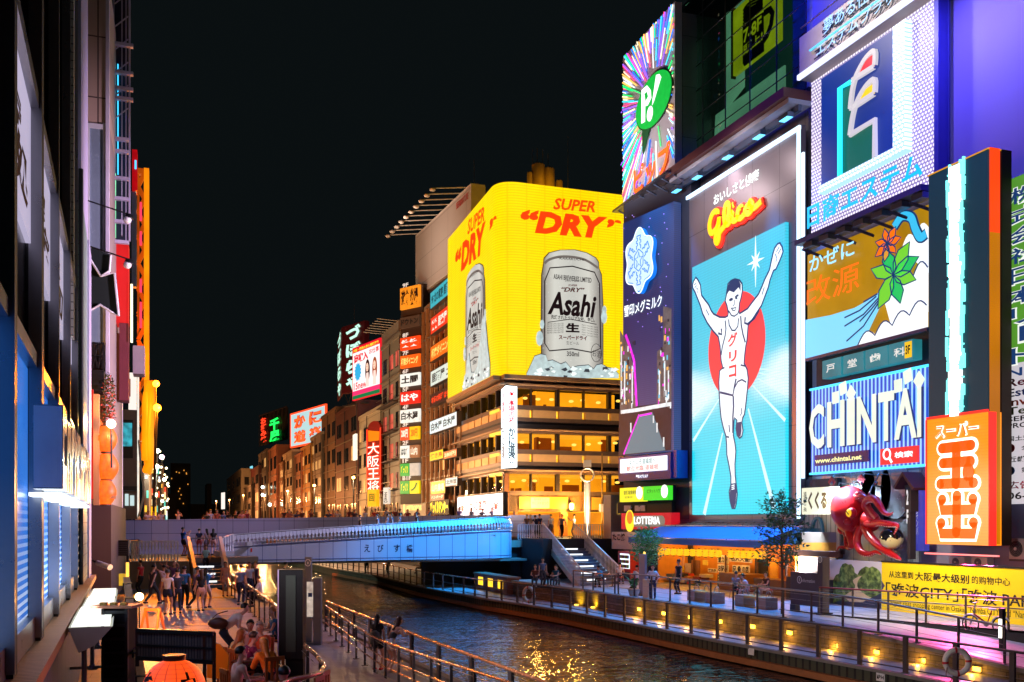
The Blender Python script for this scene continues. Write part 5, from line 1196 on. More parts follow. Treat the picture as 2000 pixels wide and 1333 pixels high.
for k in range(70):
 a=rnd.random()*6.28;r_=.2+rnd.random()*.35;h_=.5+rnd.random()*.6
 p1=Vector((r_*math.cos(a),r_*math.sin(a),h_));p0=Vector((0,0,.38));md=p0.lerp(p1,.5)+Vector((0,0,.15));s_=Vector((-math.sin(a),math.cos(a),0))*.045
 g.add([p0,md+s_,p1,md-s_],[(0,1,2,3)])
g.build('leaves',leafmat('leaf_bright',(60,130,60)),t)
q=onz(1263,1170,TZ);t=thing('menu_board','pale standing menu board beside the woman in white on the terrace','sign',q)
g=MB();g.box(-.06,.06,-.32,.32,0.05,.95);g.build('board',M('menu_cream',(215,205,180),var=.15),t);g=MB();g.box(-.15,.15,-.3,.3,0,.05);g.build('foot',BLACK,t)
q=onz(1231,1168,TZ);t=thing('standing_sign','tall grey standing sign beside the vending machine','sign',q+Vector((1.2,1.0,0)))
g=MB();g.box(-.06,.06,-.33,.33,.1,2.1);g.build('board',M('grey_board',(150,150,165)),t);g=MB();g.box(-.2,.2,-.33,.33,0,.1);g.build('foot',BLACK,t)
# vending machine
q=onz(1219,1142,TZ);t=thing('vending_machine','red drinks vending machine with a bright shelf window beside the stairs','vending machine',(27.3,onX(1219,HY,27.3).y,TZ))
g=MB();g.box(0,.8,-.9,.9,0,1.9);g.build('cabinet',M('vend_red',(190,20,30),rough=.35),t)
g=MB();g.box(-.03,0,-.8,.55,.8,1.75);g.build('window',E('vend_white',(225,240,245),1.4,True),t)
for r_ in range(3):
 for k in range(9):g=MB();g.lathe([(.05,0),(.05,.2)],(-.07,-.72+k*.145,.85+r_*.3),n=8);g.build('bottle',M(['can_green','can_red','can_blue','can_gold'][(k*7+r_)%4],[(60,130,60),(180,40,40),(40,80,160),(200,160,60)][(k*7+r_)%4],rough=.3),t)
g=MB();g.box(-.02,0,-.8,.8,.15,.6);g.build('hatch',M('vend_dark',(60,20,24)),t)
# trees on the terrace
def tree(px,py,H_,cr,label,rnd,col):
 q=onz(px,py,TZ);t=thing('young_tree',label,'tree',q)
 g=MB();top=Vector((rnd.uniform(-.15,.15),rnd.uniform(-.15,.15),H_*.78));tr=[Vector((0,0,0)),Vector((.04,.05,H_*.3)),Vector((-.03,.02,H_*.55)),top]
 g.tube(smooth3(tr),[.07-.045*i/12 for i in range(13)],7)
 cl=[]
 for k in range(20):
  h_=H_*(.4+.55*k/20);a=k*2.4;r_=cr*(1.05-.65*abs((h_/H_)-.62)/.4)*rnd.uniform(.6,1.1)
  p1=Vector((r_*math.cos(a),r_*math.sin(a),h_+.25));p0=Vector((0,0,h_-.2));g.tube([p0,p0.lerp(p1,.5)+Vector((0,0,.08)),p1],[.022,.014,.006],5);cl.append(p1);cl.append(p0.lerp(p1,.6))
 g.build('trunk',BARK,t);g=MB()
 for p_ in cl:leaves(g,p_,(.42,.42,.26),46,.085,rnd,.5,0)
 leaves(g,(0,0,H_*.97),(.25,.25,.4),60,.08,rnd,.5,0)
 g.build('crown',col,t)
tree(1263,1150,3.4,.8,'bushy young tree in front of the red burger sign, green and teal lit',random.Random(4),LEAF)
tree(1528,1200,4.9,1.05,'thin dark young tree in front of the foot of the runner billboard',random.Random(9),leafmat('leaf_dark',(52,104,72)))
t=thing('string_lamp','small warm lamp hanging beside the bushy young tree','lamp',onX(1259,1080,26.2));g=MB();g.ball((0,0,0),.09);g.build('bulb',E('warm_bulb',(255,190,80),9),t);g=MB();g.tube([(0,0,.09),(0,0,.5),(1.2,0,.6)],.01);g.build('cord',BLACK,t);point('lamp_light',t.location-Vector((.2,0,.1)),40,(255,180,80),.1,t)
# ============================================================ CRAB RESTAURANT on the corner across the bridge street
KD=80.0
fk=frpx(985,KD,1240,KD*662/631.0)
fl=frpx(890,KD*375/313.0,985,KD)
BRN=M('brown_metal',(112,92,84),rough=.45,metal=.3);TAN=M('tan_panel',(214,172,118),rough=.6,var=.2);DBR=M('dark_brown',(44,36,38),rough=.5);LEDGE=M('pale_ledge',(170,140,116),rough=.5)
kt=thing('corner_restaurant','brown corner restaurant of lit amber windows under the huge yellow beer billboard','building',fk.mw)
inv=fk.mw.inverted()
def both(fn):
 for f_,rel in ((fk,Matrix.Identity(4)),(fl,inv@fl.mw)):fn(f_,rel)
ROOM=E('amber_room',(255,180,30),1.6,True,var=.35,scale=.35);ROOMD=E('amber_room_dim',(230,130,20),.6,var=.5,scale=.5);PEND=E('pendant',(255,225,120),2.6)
zc=lambda py:zat(py,KD)
def addrel(name,mat,mb,rel):return mb.build(name,mat,kt,None,rel)
LV=[(757,790,836),(845,877,922),(925,959,1000)]
def face(f_,rel):
 Lh=f_.L;w_=Lh/(5 if f_ is fk else 5)
 g=MB();g.box(0,Lh,-2,zc(1000),-.6,-.01)if False else None
 rnd=random.Random(11)
 base=MB();tan=MB();dk=MB();led=MB();mul=MB()
 for fi_,(a,b_,c_)in enumerate(LV):
  base.box(0,Lh,zc(b_+(9 if fi_<2 else 41)),zc(b_),-.5,0)
  if fi_<2:base.box(0,Lh,zc(c_),zc(c_-9),-.5,0);base.box(0,Lh,zc(b_+32),zc(b_+24),-.5,-.02);dk.box(0,Lh,zc(c_-9),zc(b_+32),-.5,-.1)
  led.box(0,Lh+(.5 if f_ is fl else 0),zc(a-5),zc(a-7.5),-.3,.55 if f_ is fk else .5)
  base.box(0,Lh,zc(a),zc(a-5),-.5,-.02)
  n_=5 if f_ is fk else 7
  for k in range(n_+1):
   x=Lh*k/n_;wd=.28 if (k%2==0)else .08
   if k in (0,n_):x+=(.14 if k==0 else -.14)
   mul.box(x-wd/2,x+wd/2,zc(b_),zc(a),-.45,.04)
  for k in range(n_):
   x0_,x1_=Lh*k/n_+.15,Lh*(k+1)/n_-.15
   if fi_<2:
    (tan if f_ is fk else tan).box(x0_,x1_,zc(b_+24),zc(b_+9),-.5,-.02)
   g=MB();g.box(x0_-.12,x1_+.12,zc(b_),zc(a),-.2,-.18);o=addrel('window',glass_mat('shop_glass',(225,215,200),.06),g,rel)
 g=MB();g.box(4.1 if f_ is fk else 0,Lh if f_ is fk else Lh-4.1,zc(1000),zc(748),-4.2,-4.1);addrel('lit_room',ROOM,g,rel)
 fl_=MB()
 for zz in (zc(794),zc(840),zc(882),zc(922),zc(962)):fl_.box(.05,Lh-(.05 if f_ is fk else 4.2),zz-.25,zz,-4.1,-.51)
 addrel('floor_slab',E('glowing_ceiling',(255,190,56),1.4,True,var=.25,scale=.5),fl_,rel)  # ceilings and back wall glow: room light put into their colour
 pn=MB();part_=MB()
 for fi_,(a,b_,c_)in enumerate(LV):
  for k in range(8 if f_ is fk else 6):
   x=Lh*(k+.3+rnd.random()*.5)/8;z_=zc(a+9+rnd.random()*7);pn.lathe([(.03,.16),(.2,.06),(.26,-.04),(.05,-.06)],(x,0,0),n=10)if False else pn.ball((x,z_,-2.2),.22,.12,.22,n=10,m=6)
  for k in range(4):
   x=Lh*(k+rnd.random())/4;h_=rnd.uniform(.3,1.0);part_.box(x,x+rnd.uniform(.2,1.6),zc(b_),zc(b_)+h_*(zc(a)-zc(b_)),-3.6,-3.4)
 addrel('pendant_lamp',PEND,pn,rel);addrel('partition',M('room_brown',(140,84,30),rough=.6),part_,rel)
 addrel('wall',BRN,base,rel);addrel('infill_panel',TAN,tan,rel);addrel('dark_band',DBR,dk,rel);addrel('ledge',LEDGE,led,rel);addrel('mullion',DBR,mul,rel)  # dk is the dark brown band below the tan panels
 g=MB();g.box(0,Lh,zc(749),zc(733),-.5,-.05);addrel('parapet',BRN,g,rel)
 g=MB()
 for k in range(6):g.box(Lh*(k+.15)/6,Lh*(k+.85)/6,zc(746),zc(739),-.05,.0)
 addrel('parapet_recess',DBR,g,rel)
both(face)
# ground floor towards the bridge street
g=MB();g.box(.9,1.15,-.1,zc(1000),-.4,.1);g.box(fk.L*.42,fk.L*.47,-.1,zc(1000),-.4,.1);g.box(0,.35,-.1,zc(925),-.5,.1);g.build('column',M('copper_column',(150,96,62),rough=.5),kt)
g=MB();g.box(0,fk.L,zc(1000),zc(967),-.3,0);g.build('fascia',M('amber_fascia',(190,130,60),rough=.5),kt)
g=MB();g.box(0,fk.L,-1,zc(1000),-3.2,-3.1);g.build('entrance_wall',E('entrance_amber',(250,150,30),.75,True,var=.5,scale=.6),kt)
g=MB();g.box(1.2,fk.L*.41,3.3,4.3,-1.6,-1.2);g.build('counter',M('room_brown'),kt)
S_=Sign(fk,'food_banner','long orange menu banner above the restaurant entrance','banner')
S_.panel('print',E('menu_orange',(240,160,40),.8,True,var=.4,scale=1.2),1013,970,994,1108,.05,.12);S_.panel('pale_print',E('menu_pale',(245,215,140),.9),1036,972,993,1072,.12,.14)
S_.ptext('lettering',M('menu_brown',(120,70,20)),'秋の味覚フェア',1042,973,978,1066,.14,.15);S_.ptext('lettering',M('menu_brown'),'かにスキまつり',1038,980,986,1070,.14,.15);S_.done()
S_=Sign(fk,'food_banner','short orange menu banner right of the round steel clock post','banner');S_.panel('print',E('menu_orange',(240,160,40),.8,True),1155,972,996,1176,.05,.12);S_.done()
# entrance lamp
u,v=fk.uv(1112,990);q=fk.pt(u,v,.5);t=thing('entrance_lamp','bright amber lamp hanging at the restaurant entrance','lamp',q)
g=MB();g.lathe([(.1,-.3),(.2,-.15),(.2,.2),(.1,.3)],n=12);g.build('lamp_glass',E('bright_amber',(255,215,110),8),t);g=MB();g.tube([(0,0,.3),(0,.4,.5)],.03);g.build('arm',BLACK,t);point('lamp_light',q+fk.N*.5,900,(255,180,70),.2,t)
spot('facade_fill',fk.pt(4,4.2,8),fk.pt(5,13,0),4200,(255,205,150),110,1,1.5);spot('facade_fill',fl.pt(10,5.5,7),fl.pt(9,13,0),3200,(255,205,150),110,1,1.5)  # added warm fill spots for both faces, no fixtures
point('entrance_light',fk.pt(2.5,6.0,1.5),700,(255,190,90),.3)
# crab signs
S_=Sign(fl,'crab_sign','white lit sign with two red crabs and red writing above the bridge','sign',wm=.7)
r=fl.rect(894,977,1011,983.5);r=(fl.uv(894,HY)[0],fl.uv(983,HY)[0],zc(1006),zc(965))
S_.rect('face',E('crab_white',(255,246,248),2.6,True),r,.4,.7);S_.frame('frame',DBR,r,.12,.35,.75)
CR=E('crab_red',(225,30,40),1.0)
def crab(S__,cu,cv,s_,w_,su=1.0):
 m_=S__.mb('crab_emblem',CR);E_=lambda x,y:(cu+x*s_*su,cv+y*s_)
 m_.poly([E_(.42*math.cos(a),.5*math.sin(a)-.1)for a in [2*math.pi*i/20 for i in range(20)]],w_,w_+.02)
 for sgn in (-1,1):
  for k in range(4):
   y=.15-k*.22;m_.ribbon([E_(sgn*.3,y),E_(sgn*(.75+.05*k),y+.28-k*.12),E_(sgn*1.0,y-.15-k*.14)],.13*s_,w_,w_+.02)
  m_.ribbon([E_(sgn*.3,.3),E_(sgn*.62,.65),E_(sgn*.45,1.0)],.17*s_,w_,w_+.02);m_.poly([E_(sgn*.5,.9),E_(sgn*.7,1.15),E_(sgn*.5,1.5),E_(sgn*.25,1.35),E_(sgn*.42,1.25)],w_,w_+.02)
hgt=r[3]-r[2];wd_=r[1]-r[0]
crab(S_,r[0]+wd_*.12,r[2]+hgt*.42,hgt*.3,.7,1.5);crab(S_,r[0]+wd_*.86,r[2]+hgt*.42,hgt*.3,.7,1.5)
S_.text('lettering',CR,'かに道楽',(r[0]+wd_*.3,r[0]+wd_*.68,r[2]+hgt*.22,r[2]+hgt*.78),.7,.72,bold=.03);S_.done()
pv=thing('vertical_crab_sign','tall white lit two sided corner sign with red and navy vertical writing','sign',fk.mw)
VW=E('vertical_white',(225,245,255),2.2,True)
z0_,z1_=zc(915),zc(760)
P_a=fk.mw.inverted()@Vector((*at(979,HY,80.4).xy,0));P_b=fk.mw.inverted()@Vector((*at(988,HY,78.0).xy,0));P_c=fk.mw.inverted()@Vector((*at(1010,HY,78.6).xy,0))
g=MB();g.add([(p_.x,z,p_.z)for z in (z0_,z1_)for p_ in (P_a,P_b,P_c)],[(0,1,4,3),(1,2,5,4),(2,0,3,5),(0,2,1),(3,4,5)]);g.build('case',VW,pv)
f1=Fr(at(988,HY,77.95),at(1010,HY,78.55));f0=Fr(at(979,HY,80.3),at(988,HY,77.95));rel=fk.mw.inverted()
RDI=E('sign_red_ink',(225,40,70),.9);NVK=E('sign_navy_ink',(20,70,100),.5)
for f_,wd in ((f1,f1.L),(f0,f0.L)):
 g=MB();add_text(g,'本場の味',wd*.2,wd*.8,zc(832),zc(786),.02,.03,vertical=True,bold=.02);o=g.build('red_lettering',RDI,pv);o.matrix_local=rel@f_.mw
 g=MB();add_text(g,'かに道楽',wd*.16,wd*.84,zc(908),zc(839),.02,.03,vertical=True,bold=.03);o=g.build('navy_lettering',NVK,pv);o.matrix_local=rel@f_.mw
 class _S:pass
 g=MB();h_=Sign.__new__(Sign);h_.b={};h_.fr=f_;h_.root=pv
 crab(h_,wd*.5,zc(775),.28,.02,1.0 if f_ is f1 else .8)
 for (pt_,_),(mb_,mm_)in h_.b.items():o=mb_.build(pt_,mm_,pv);o.matrix_local=rel@f_.mw
 # yellow beer billboard, two faces and a rounded corner
def yellow(name,k):
 m,n,l,p,tc,sx=nodes_of(name,k,True)
 f_=math_(n,l,'MAXIMUM',math_(n,l,'MULTIPLY',line_mask(n,l,sx.outputs[1],.22,.07),.5),math_(n,l,'MULTIPLY',line_mask(n,l,sx.outputs[0],1.6,.12),.35))
 nz=n.new('ShaderNodeTexNoise');nz.inputs['Scale'].default_value=.25;l.new(tc.outputs['Object'],nz.inputs['Vector'])
 c_=mixc(n,l,nz.outputs[0],lin((255,202,0)),lin((255,224,0)))
 l.new(mixc(n,l,f_,c_,lin((225,150,0))),p.inputs['Emission Color']); return m
YL=yellow('yellow_tube_face',1.15)
yb=thing('beer_billboard','huge yellow lit corner billboard with silver beer cans standing on ice and red writing','billboard',fk.mw)
zt,zb=zc(360),zc(734)
rel_l=fk.mw.inverted()@fl.mw
g=MB();g.box(1.0,fk.L,zb,zt,-1.5,.8);g.build('front_face',YL,yb)
g=MB();g.box(0,fl.L-1.0,zb,zt,-1.5,.8);o=g.build('side_face',YL,yb);o.matrix_local=rel_l
g=MB();pa=fk.pt(1.0,0,.8);pb=fl.pt(fl.L-1.0,0,.8);pc=fk.pt(0,0,.75)+fl.N*.75
crv=[pb.lerp(pc,t_).lerp(pc.lerp(pa,t_),t_)for t_ in [i/10 for i in range(11)]];iv=fk.mw.inverted();cl_=[iv@Vector((p_.x,p_.y,0))for p_ in crv]
for i in range(10):g.quad((cl_[i].x,zb,cl_[i].z),(cl_[i+1].x,zb,cl_[i+1].z),(cl_[i+1].x,zt,cl_[i+1].z),(cl_[i].x,zt,cl_[i].z))
g.add([(p_.x,zb,p_.z)for p_ in cl_]+[(p_.x,zt,p_.z)for p_ in cl_],[tuple(range(11))[::-1],tuple(range(11,22))]);g.build('corner',YL,yb)
g=MB();g.box(-.3,fk.L,zb-.35,zb-.01,-.5,.95);g.build('sill',LEDGE,yb);g=MB();g.box(0,fl.L,zb-.35,zb-.01,-.5,.95);o=g.build('sill',LEDGE,yb);o.matrix_local=rel_l
RN=E('red_tube_letters',(240,60,10),1.1,var=.15,scale=8);CANB=None
m,n,l,p,tc,sx=nodes_of('can_silver',.8,False);CANB=m
fk.wm=.85;fl.wm=.85
uc0,uc1=fk.uv(1058,600)[0],fk.uv(1180,600)[0]
def cangrad(name,a,b_):
 m,n,l,p,tc,sx=nodes_of(name,.82,False)
 t_=n.new('ShaderNodeMapRange');t_.inputs[1].default_value=a;t_.inputs[2].default_value=b_;l.new(sx.outputs[0],t_.inputs[0])
 rp=n.new('ShaderNodeValToRGB');e=rp.color_ramp.elements;e[0].color=lin((110,100,95));e[1].color=lin((96,88,86))
 for pos,c in ((.08,(190,186,176)),(.2,(225,224,214)),(.5,(206,206,198)),(.75,(226,224,214)),(.93,(150,144,138))):q=e.new(pos);q.color=lin(c)
 nz=n.new('ShaderNodeTexNoise');nz.inputs['Scale'].default_value=6;nz.inputs['Detail'].default_value=5;l.new(tc.outputs['Object'],nz.inputs['Vector'])
 l.new(t_.outputs[0],rp.inputs[0]);l.new(mixc(n,l,math_(n,l,'MULTIPLY',math_(n,l,'GREATER_THAN',nz.outputs[0],.66),.4),rp.outputs[0],lin((255,255,250))),p.inputs['Emission Color']); return m
ICEM=E('ice_print',(190,212,214),.85,var=.3,scale=2.2);INKD=E('can_ink',(34,20,24),.6);CRED=E('can_red',(215,30,30),1.0);IOUT=E('ice_outline',(70,74,84),.6)
def canart(f_,root,rl,K,a,b_,full=True):
 """K maps crop pixels of the front can to (u, v)"""
 b={}
 def mb(nm,mt):
  if (nm,mt.name)not in b:b[(nm,mt.name)]=(MB(),mt)
  return b[(nm,mt.name)][0]
 w_=.8
 can=[(95,1150),(90,800),(95,300),(115,190),(120,130),(170,75),(280,48),(420,45),(540,75),(630,125),(660,170),(662,230),(690,300),(705,600),(705,1190),(560,1250),(400,1260),(200,1220)]
 mb('can',E('can_outline',(60,44,40),.5)).poly([K(x+(-7 if x<380 else 7),y-7)for x,y in can],w_,w_+.03)
 mb('can',cangrad('can_shading_'+root.name+str(round(a,1)),a,b_)).poly([K(*p_)for p_ in can],w_+.03,w_+.06)
 mb('can_rim',E('rim_dark',(120,112,106),.8)).ribbon([K(*p_)for p_ in smooth([(120,180),(170,140),(280,112),(420,118),(540,150),(655,225)],4)],.2,w_+.06,w_+.07)
 mb('label_frame',INKD).ribbon([K(*p_)for p_ in [(175,225),(400,208),(620,268),(670,380),(682,1030),(590,1070),(400,1035),(170,1055),(122,980),(122,355)]],.1,w_+.06,w_+.07,True)
 def tx(s_,x0_,x1_,y0_,y1_,mt,bold=.01,shear=0.0,tilt=0):
  p0,p1,p2=K(x0_,y1_),K(x1_,y1_+tilt),K(x0_,y0_)
  add_text(mb('lettering',mt),s_,0,1,0,1,0,w_+.08,bold=bold,shear=shear,fn=lambda u,v:(p0[0]+u*(p1[0]-p0[0]),p0[1]+u*(p1[1]-p0[1])+v*(p2[1]-p0[1])))
 tx('Asahi',150,640,455,690,INKD,.03,.25,40);tx('生',330,470,775,868,INKD,.05,0,5)
 tx('スーパードライ',262,545,895,940,CRED,.04,0,12);tx('生ビール',338,465,955,990,INKD,.0,0,8);tx('350ml',342,465,1060,1108,INKD,.02,0,6)
 tx('洗練されたクリアな味、辛口。',182,625,692,735,INKD,.02,0,35);tx('“DRY”',288,520,415,462,CRED,.03,.3,8);tx('SUPER',355,445,388,408,CRED,.02,.3,3)
 tx('“KARAKUCHI”',252,535,115,138,INKD,.01,.2,18);tx('ASAHI BREWERIES LIMITED',210,590,285,335,INKD,.02,0,40)
 tx('DRAFT BEER',325,470,345,362,INKD,0,.2,5)
 for k in range(5):tx('BREWED USING SELECTED',145,310,780+k*22,795+k*22,INKD,0,.2,-8 if k else -6);tx('ENJOY THE DRY TASTE',492,655,788+k*24,804+k*24,INKD,0,.2,30)
 mb('label_line',INKD).ribbon([K(150,770),K(380,738),K(640,790)],.06,w_+.06,w_+.08)
 cu,cv=K(638,1075);mb('mark_ring',INKD).ribbon(ell(cu,cv,abs(K(690,1075)[0]-cu),abs(K(638,985)[1]-cv),24),.04,w_+.06,w_+.08,True);tx('お酒',598,688,1040,1110,INKD,.0,0,20)
 rnd=random.Random(8)
 ice=[(-60,1285),(-20,1200),(20,1110),(80,1090),(130,1100),(150,1160),(200,1150),(280,1190),(330,1170),(380,1230),(450,1210),(560,1200),(610,1240),(640,1200),(690,1190),(750,1225),(810,1235),(860,1290),(860,1330),(-60,1330)]if full else [(40,1290),(75,1180),(130,1150),(170,1000),(230,960),(300,1180),(400,1200),(500,1150),(560,1000),(640,700),(720,650),(800,1000),(860,1200),(860,1330),(0,1330)]
 mb('ice',IOUT).poly([K(x,y-8)for x,y in ice],w_+.03,w_+.1);mb('ice',ICEM).poly([K(*p_)for p_ in ice],w_+.1,w_+.12)
 for k in range(26):
  x=rnd.uniform(-20,830);y=rnd.uniform(1225,1320);s_=rnd.uniform(14,40)
  mb('ice_facets',IOUT if k%3==0 else E('ice_light',(235,248,246),.95)).poly([K(x+s_*math.cos(a_+k)*1.1,y+s_*.7*math.sin(a_+k))for a_ in (0,1.5,2.6,4.2)],w_+.12,w_+.13)
 for x,y,s_ in ((70,930,36),(95,790,22),(715,720,30),(718,650,22)):mb('ice',ICEM).poly([K(x+s_*math.cos(a_),y+2.2*s_*math.sin(a_))for a_ in [i*.8 for i in range(8)]],w_+.06,w_+.1)
 for (nm,_),(m_,mt)in b.items():
  o=m_.build(nm,mt,root)
  if rl is not None:o.matrix_local=rl
KF=lambda x,y:fk.uv(1040+x*.195,480+y*.195)
canart(fk,yb,None,KF,uc0,uc1)
# side can: same art on the canal face
la,lb=fl.uv(909,HY)[0],fl.uv(947,HY)[0];lt,lbm=fl.uv(928,519)[1],fl.uv(928,742)[1]
KL=lambda x,y:(la+(x-90)/615.0*(lb-la),lt+(y-48)/1230.0*(lbm-lt))
canart(fl,yb,rel_l,KL,la,lb,False)
def ytext(f_,rl,tx,p0,p1,p2,bold,shear,mat=RN):
 """p0 bottom left, p1 bottom right, p2 top left in pixels"""
 a,b_,c_=f_.uv(*p0),f_.uv(*p1),f_.uv(*p2);g=MB()
 add_text(g,tx,0,1,0,1,0,.9,bold=bold,shear=shear,fn=lambda u,v:(a[0]+u*(b_[0]-a[0]),a[1]+u*(b_[1]-a[1])+v*(c_[1]-a[1])));o=g.build('red_lettering',mat,yb)
 if rl is not None:o.matrix_local=rl
 return o
ytext(fk,None,'SUPER',(1080,410),(1162,416),(1080,387),.03,.25);ytext(fk,None,'DRY',(1044,456),(1186,468),(1044,412),.055,.22);ytext(fk,None,'“',(1016,430),(1052,432),(1016,409),.05,.1);ytext(fk,None,'”',(1185,446),(1213,449),(1185,428),.05,.1)
ytext(fl,rel_l,'SUPER',(914,460),(947,432),(914,432),.03,.25);ytext(fl,rel_l,'DRY',(901,532),(950,490),(901,478),.055,.22);ytext(fl,rel_l,'“',(890,515),(902,505),(890,490),.05,.1);ytext(fl,rel_l,'”',(957,452),(971,442),(957,430),.05,.1)
fk.wm=fl.wm=0
# roof plant
rt=thing('roof_tanks','ochre roof tanks with thin antennas on top of the yellow billboard','roof plant',fk.pt(fk.uv(1075,HY)[0],zt,-1.6))
OCH=M('ochre_tank',(180,140,70),rough=.5)
for dx,r_,h_ in ((-.5,.55,2.5),(.5,.5,2.3),(-1.3,.22,1.7),(1.5,.3,1.4)):g=MB();g.lathe([(r_,-.1),(r_,h_),(r_*.8,h_+.12),(.05,h_+.16)],(dx,dx*.1,0),n=16);g.build('tank',OCH,rt)
for dx,h_ in ((-.9,3.9),(-.5,4.1),(0,4.0),(.5,3.7)):g=MB();g.tube([(dx,.2,0),(dx,.2,h_)],.035,5);g.build('antenna',STEEL,rt)
spot('roof_light',fk.pt(fk.uv(1075,HY)[0],zt+.3,.6),fk.pt(fk.uv(1075,HY)[0],zt+2,-1.6),45,(255,200,60),150,1,.3)
t=thing('lightning_rod','very tall thin rod standing on the roof of the yellow billboard','antenna',fk.pt(fk.uv(1127,HY)[0],zt,-2));g=MB();g.tube([(0,0,0),(0,0,zat(247,82)-zt)],[.05,.015],5);g.build('rod',STEEL,t);g=MB();g.lathe([(.5,-.1),(.45,.1),(.1,.15)],n=12);g.build('base',OCH,t)
# round steel clock post and lamp post by the stairs
q=at(1147,1050,76);t=thing('ring_clock_post','polished steel post with a big ring on top near the stairs','post',(q.x,q.y,3.4));RZ=Matrix.Rotation(-YAW,4,'Z');t.matrix_world=Matrix.Translation((q.x,q.y,3.4))@RZ
POL=M('polished_steel',(205,205,210),rough=.3,metal=.7,var=.05)
zr=zat(928,76)-3.4;g=MB();g.lathe([(.24,0),(.24,zr-.5)],n=20);g.build('shaft',POL,t)
g=MB();R1,R2=.56,.46;n_=28
vs=[(r_*math.cos(2*math.pi*i/n_),y_,zr+r_*math.sin(2*math.pi*i/n_))for (r_,y_)in ((R1,-.28),(R1,.28),(R2,.28),(R2,-.28))for i in range(n_)]
g.add(vs,[(a_*n_+i,((a_+1)%4)*n_+i,((a_+1)%4)*n_+(i+1)%n_,a_*n_+(i+1)%n_)for a_ in range(4)for i in range(n_)],True);g.build('ring',POL,t)
g=MB();g.box(-.3,.3,-.25,.25,zr+.58,zr+1.15);g.build('head',POL,t)
q=at(1176,1040,74);t=thing('slim_lamp_post','slim ochre pole right of the ring post','post',(q.x,q.y,2.5));g=MB();g.tube([(0,0,0),(0,0,zat(886,74)-2.5)],.06);g.build('pole',OCH,t);g=MB();g.box(-.2,.2,-.12,.12,zat(1000,74)-2.5,zat(985,74)-2.5);g.build('junction_box',M('ac_cream'),t)
# ============================================================ THE FOOTBRIDGE AND ITS STAIRS
ENAM=PANEL('enamel_panels',(186,190,208),joint=(40,60,130),pu=.9,pv=60,w=.03,rough=.28,axes='xz',var=.05)
ENAM2=PANEL('enamel_parapet',(196,190,212),joint=(80,84,120),pu=1.15,pv=.93,w=.03,rough=.2,axes='xz',var=.06)
PALE=M('pale_steel',(206,208,218),rough=.35,metal=.2)
B0=Vector((3.67,64,0));br=thing('footbridge','pale blue grey footbridge over the canal with a slatted rail and Japanese name','bridge',B0)
bp_=[(0,0),(2,0),(5,0),(8,0),(11,0),(14,0),(16.6,0),(17.9,.25),(18.8,.9),(19.4,2.0),(19.6,3.6),(19.6,6)]
bp_=smooth(bp_,4)
def ztop_(x):t_=min(1,x/17.6); return 3.0+.95*t_**.9
def zrail_(x):t_=min(1,x/17.6); return 3.78+1.16*t_**.9
def zbot_(x):return 1.97+.1*min(1,x/17)
g=MB();n_=len(bp_)
for i in range(n_-1):
 (xa,ya),(xb,yb)=bp_[i],bp_[i+1]
 g.quad((xa,ya,zbot_(xa)),(xb,yb,zbot_(xb)),(xb,yb,ztop_(xb)),(xa,ya,ztop_(xa)))
 g.quad((xa,ya+.4,zbot_(xa)-.12),(xb,yb+.4,zbot_(xb)-.12),(xb,yb,zbot_(xb)),(xa,ya,zbot_(xa)))
g.quad((0,0,zbot_(0)),(0,0,ztop_(0)),(0,9,ztop_(0)),(0,9,zbot_(0)))
g.build('fascia',ENAM,br)
g=MB()
for zf,dz in ((ztop_,-.06),(zbot_,.16)):g.tube([(x,y-.01,zf(x)+dz)for x,y in bp_],.018,5)
g.build('seam',M('seam_navy',(40,60,130)),br)
g=MB();g.box(-.2,20,.42,12,1.85,2.0);g.box(3,19,3,12,3.0,3.28);g.quad((0,.05,2.75),(17.6,.05,3.7),(17.6,3.2,3.7),(0,3.2,2.75));g.build('deck',CONC,br)
acc=[0]
for i in range(n_-1):acc.append(acc[-1]+math.dist(bp_[i],bp_[i+1]))
g=MB();bk=MB();k=0;s_=.1
while s_<acc[-1]:
 i=max(j for j in range(n_-1)if acc[j]<=s_);t_=(s_-acc[i])/(acc[i+1]-acc[i]);x=bp_[i][0]+t_*(bp_[i+1][0]-bp_[i][0]);y=bp_[i][1]+t_*(bp_[i+1][1]-bp_[i][1])
 d=Vector((bp_[i+1][0]-bp_[i][0],bp_[i+1][1]-bp_[i][1],0)).normalized();nn=Vector((-d.y,d.x,0));z0_=ztop_(x);h_=zrail_(x)-z0_
 o_=Vector((x,y,z0_));out=.10
 prof=[(.035,0,.0),(.035,.12,-.05),(.075,.3,-.1),(.03,.52,-.06),(.105,.62,0),(.105,1.0,.16)]
 L_=[o_-d*w+Vector((0,0,zz*h_))+nn*e for w,zz,e in prof];R_=[o_+d*w+Vector((0,0,zz*h_))+nn*e for w,zz,e in prof]
 th=nn*.04;m_=len(prof);g.add(L_+R_+[p_+th for p_ in L_]+[p_+th for p_ in R_],[(j,j+m_,j+m_+1,j+1)for j in range(m_-1)]+[(j+2*m_,j+2*m_+1,j+3*m_+1,j+3*m_)for j in range(m_-1)]+[(j,j+1,j+2*m_+1,j+2*m_)for j in range(m_-1)]+[(j+m_,j+3*m_,j+3*m_+1,j+m_+1)for j in range(m_-1)])
 s_+=.235
g.build('slat_rail',PALE,br)
g=MB();g.tube([(x,y+.12,zrail_(x)-.03)for x,y in bp_],.035,6);g.tube([(x,y,ztop_(x)+.03)for x,y in bp_],.04,6);g.build('rail_tube',PALE,br)
g=MB();g.tube([(x,y+.3,ztop_(x)+.35)for x,y in bp_],.03,6);g.build('inner_rail',STEEL,br)
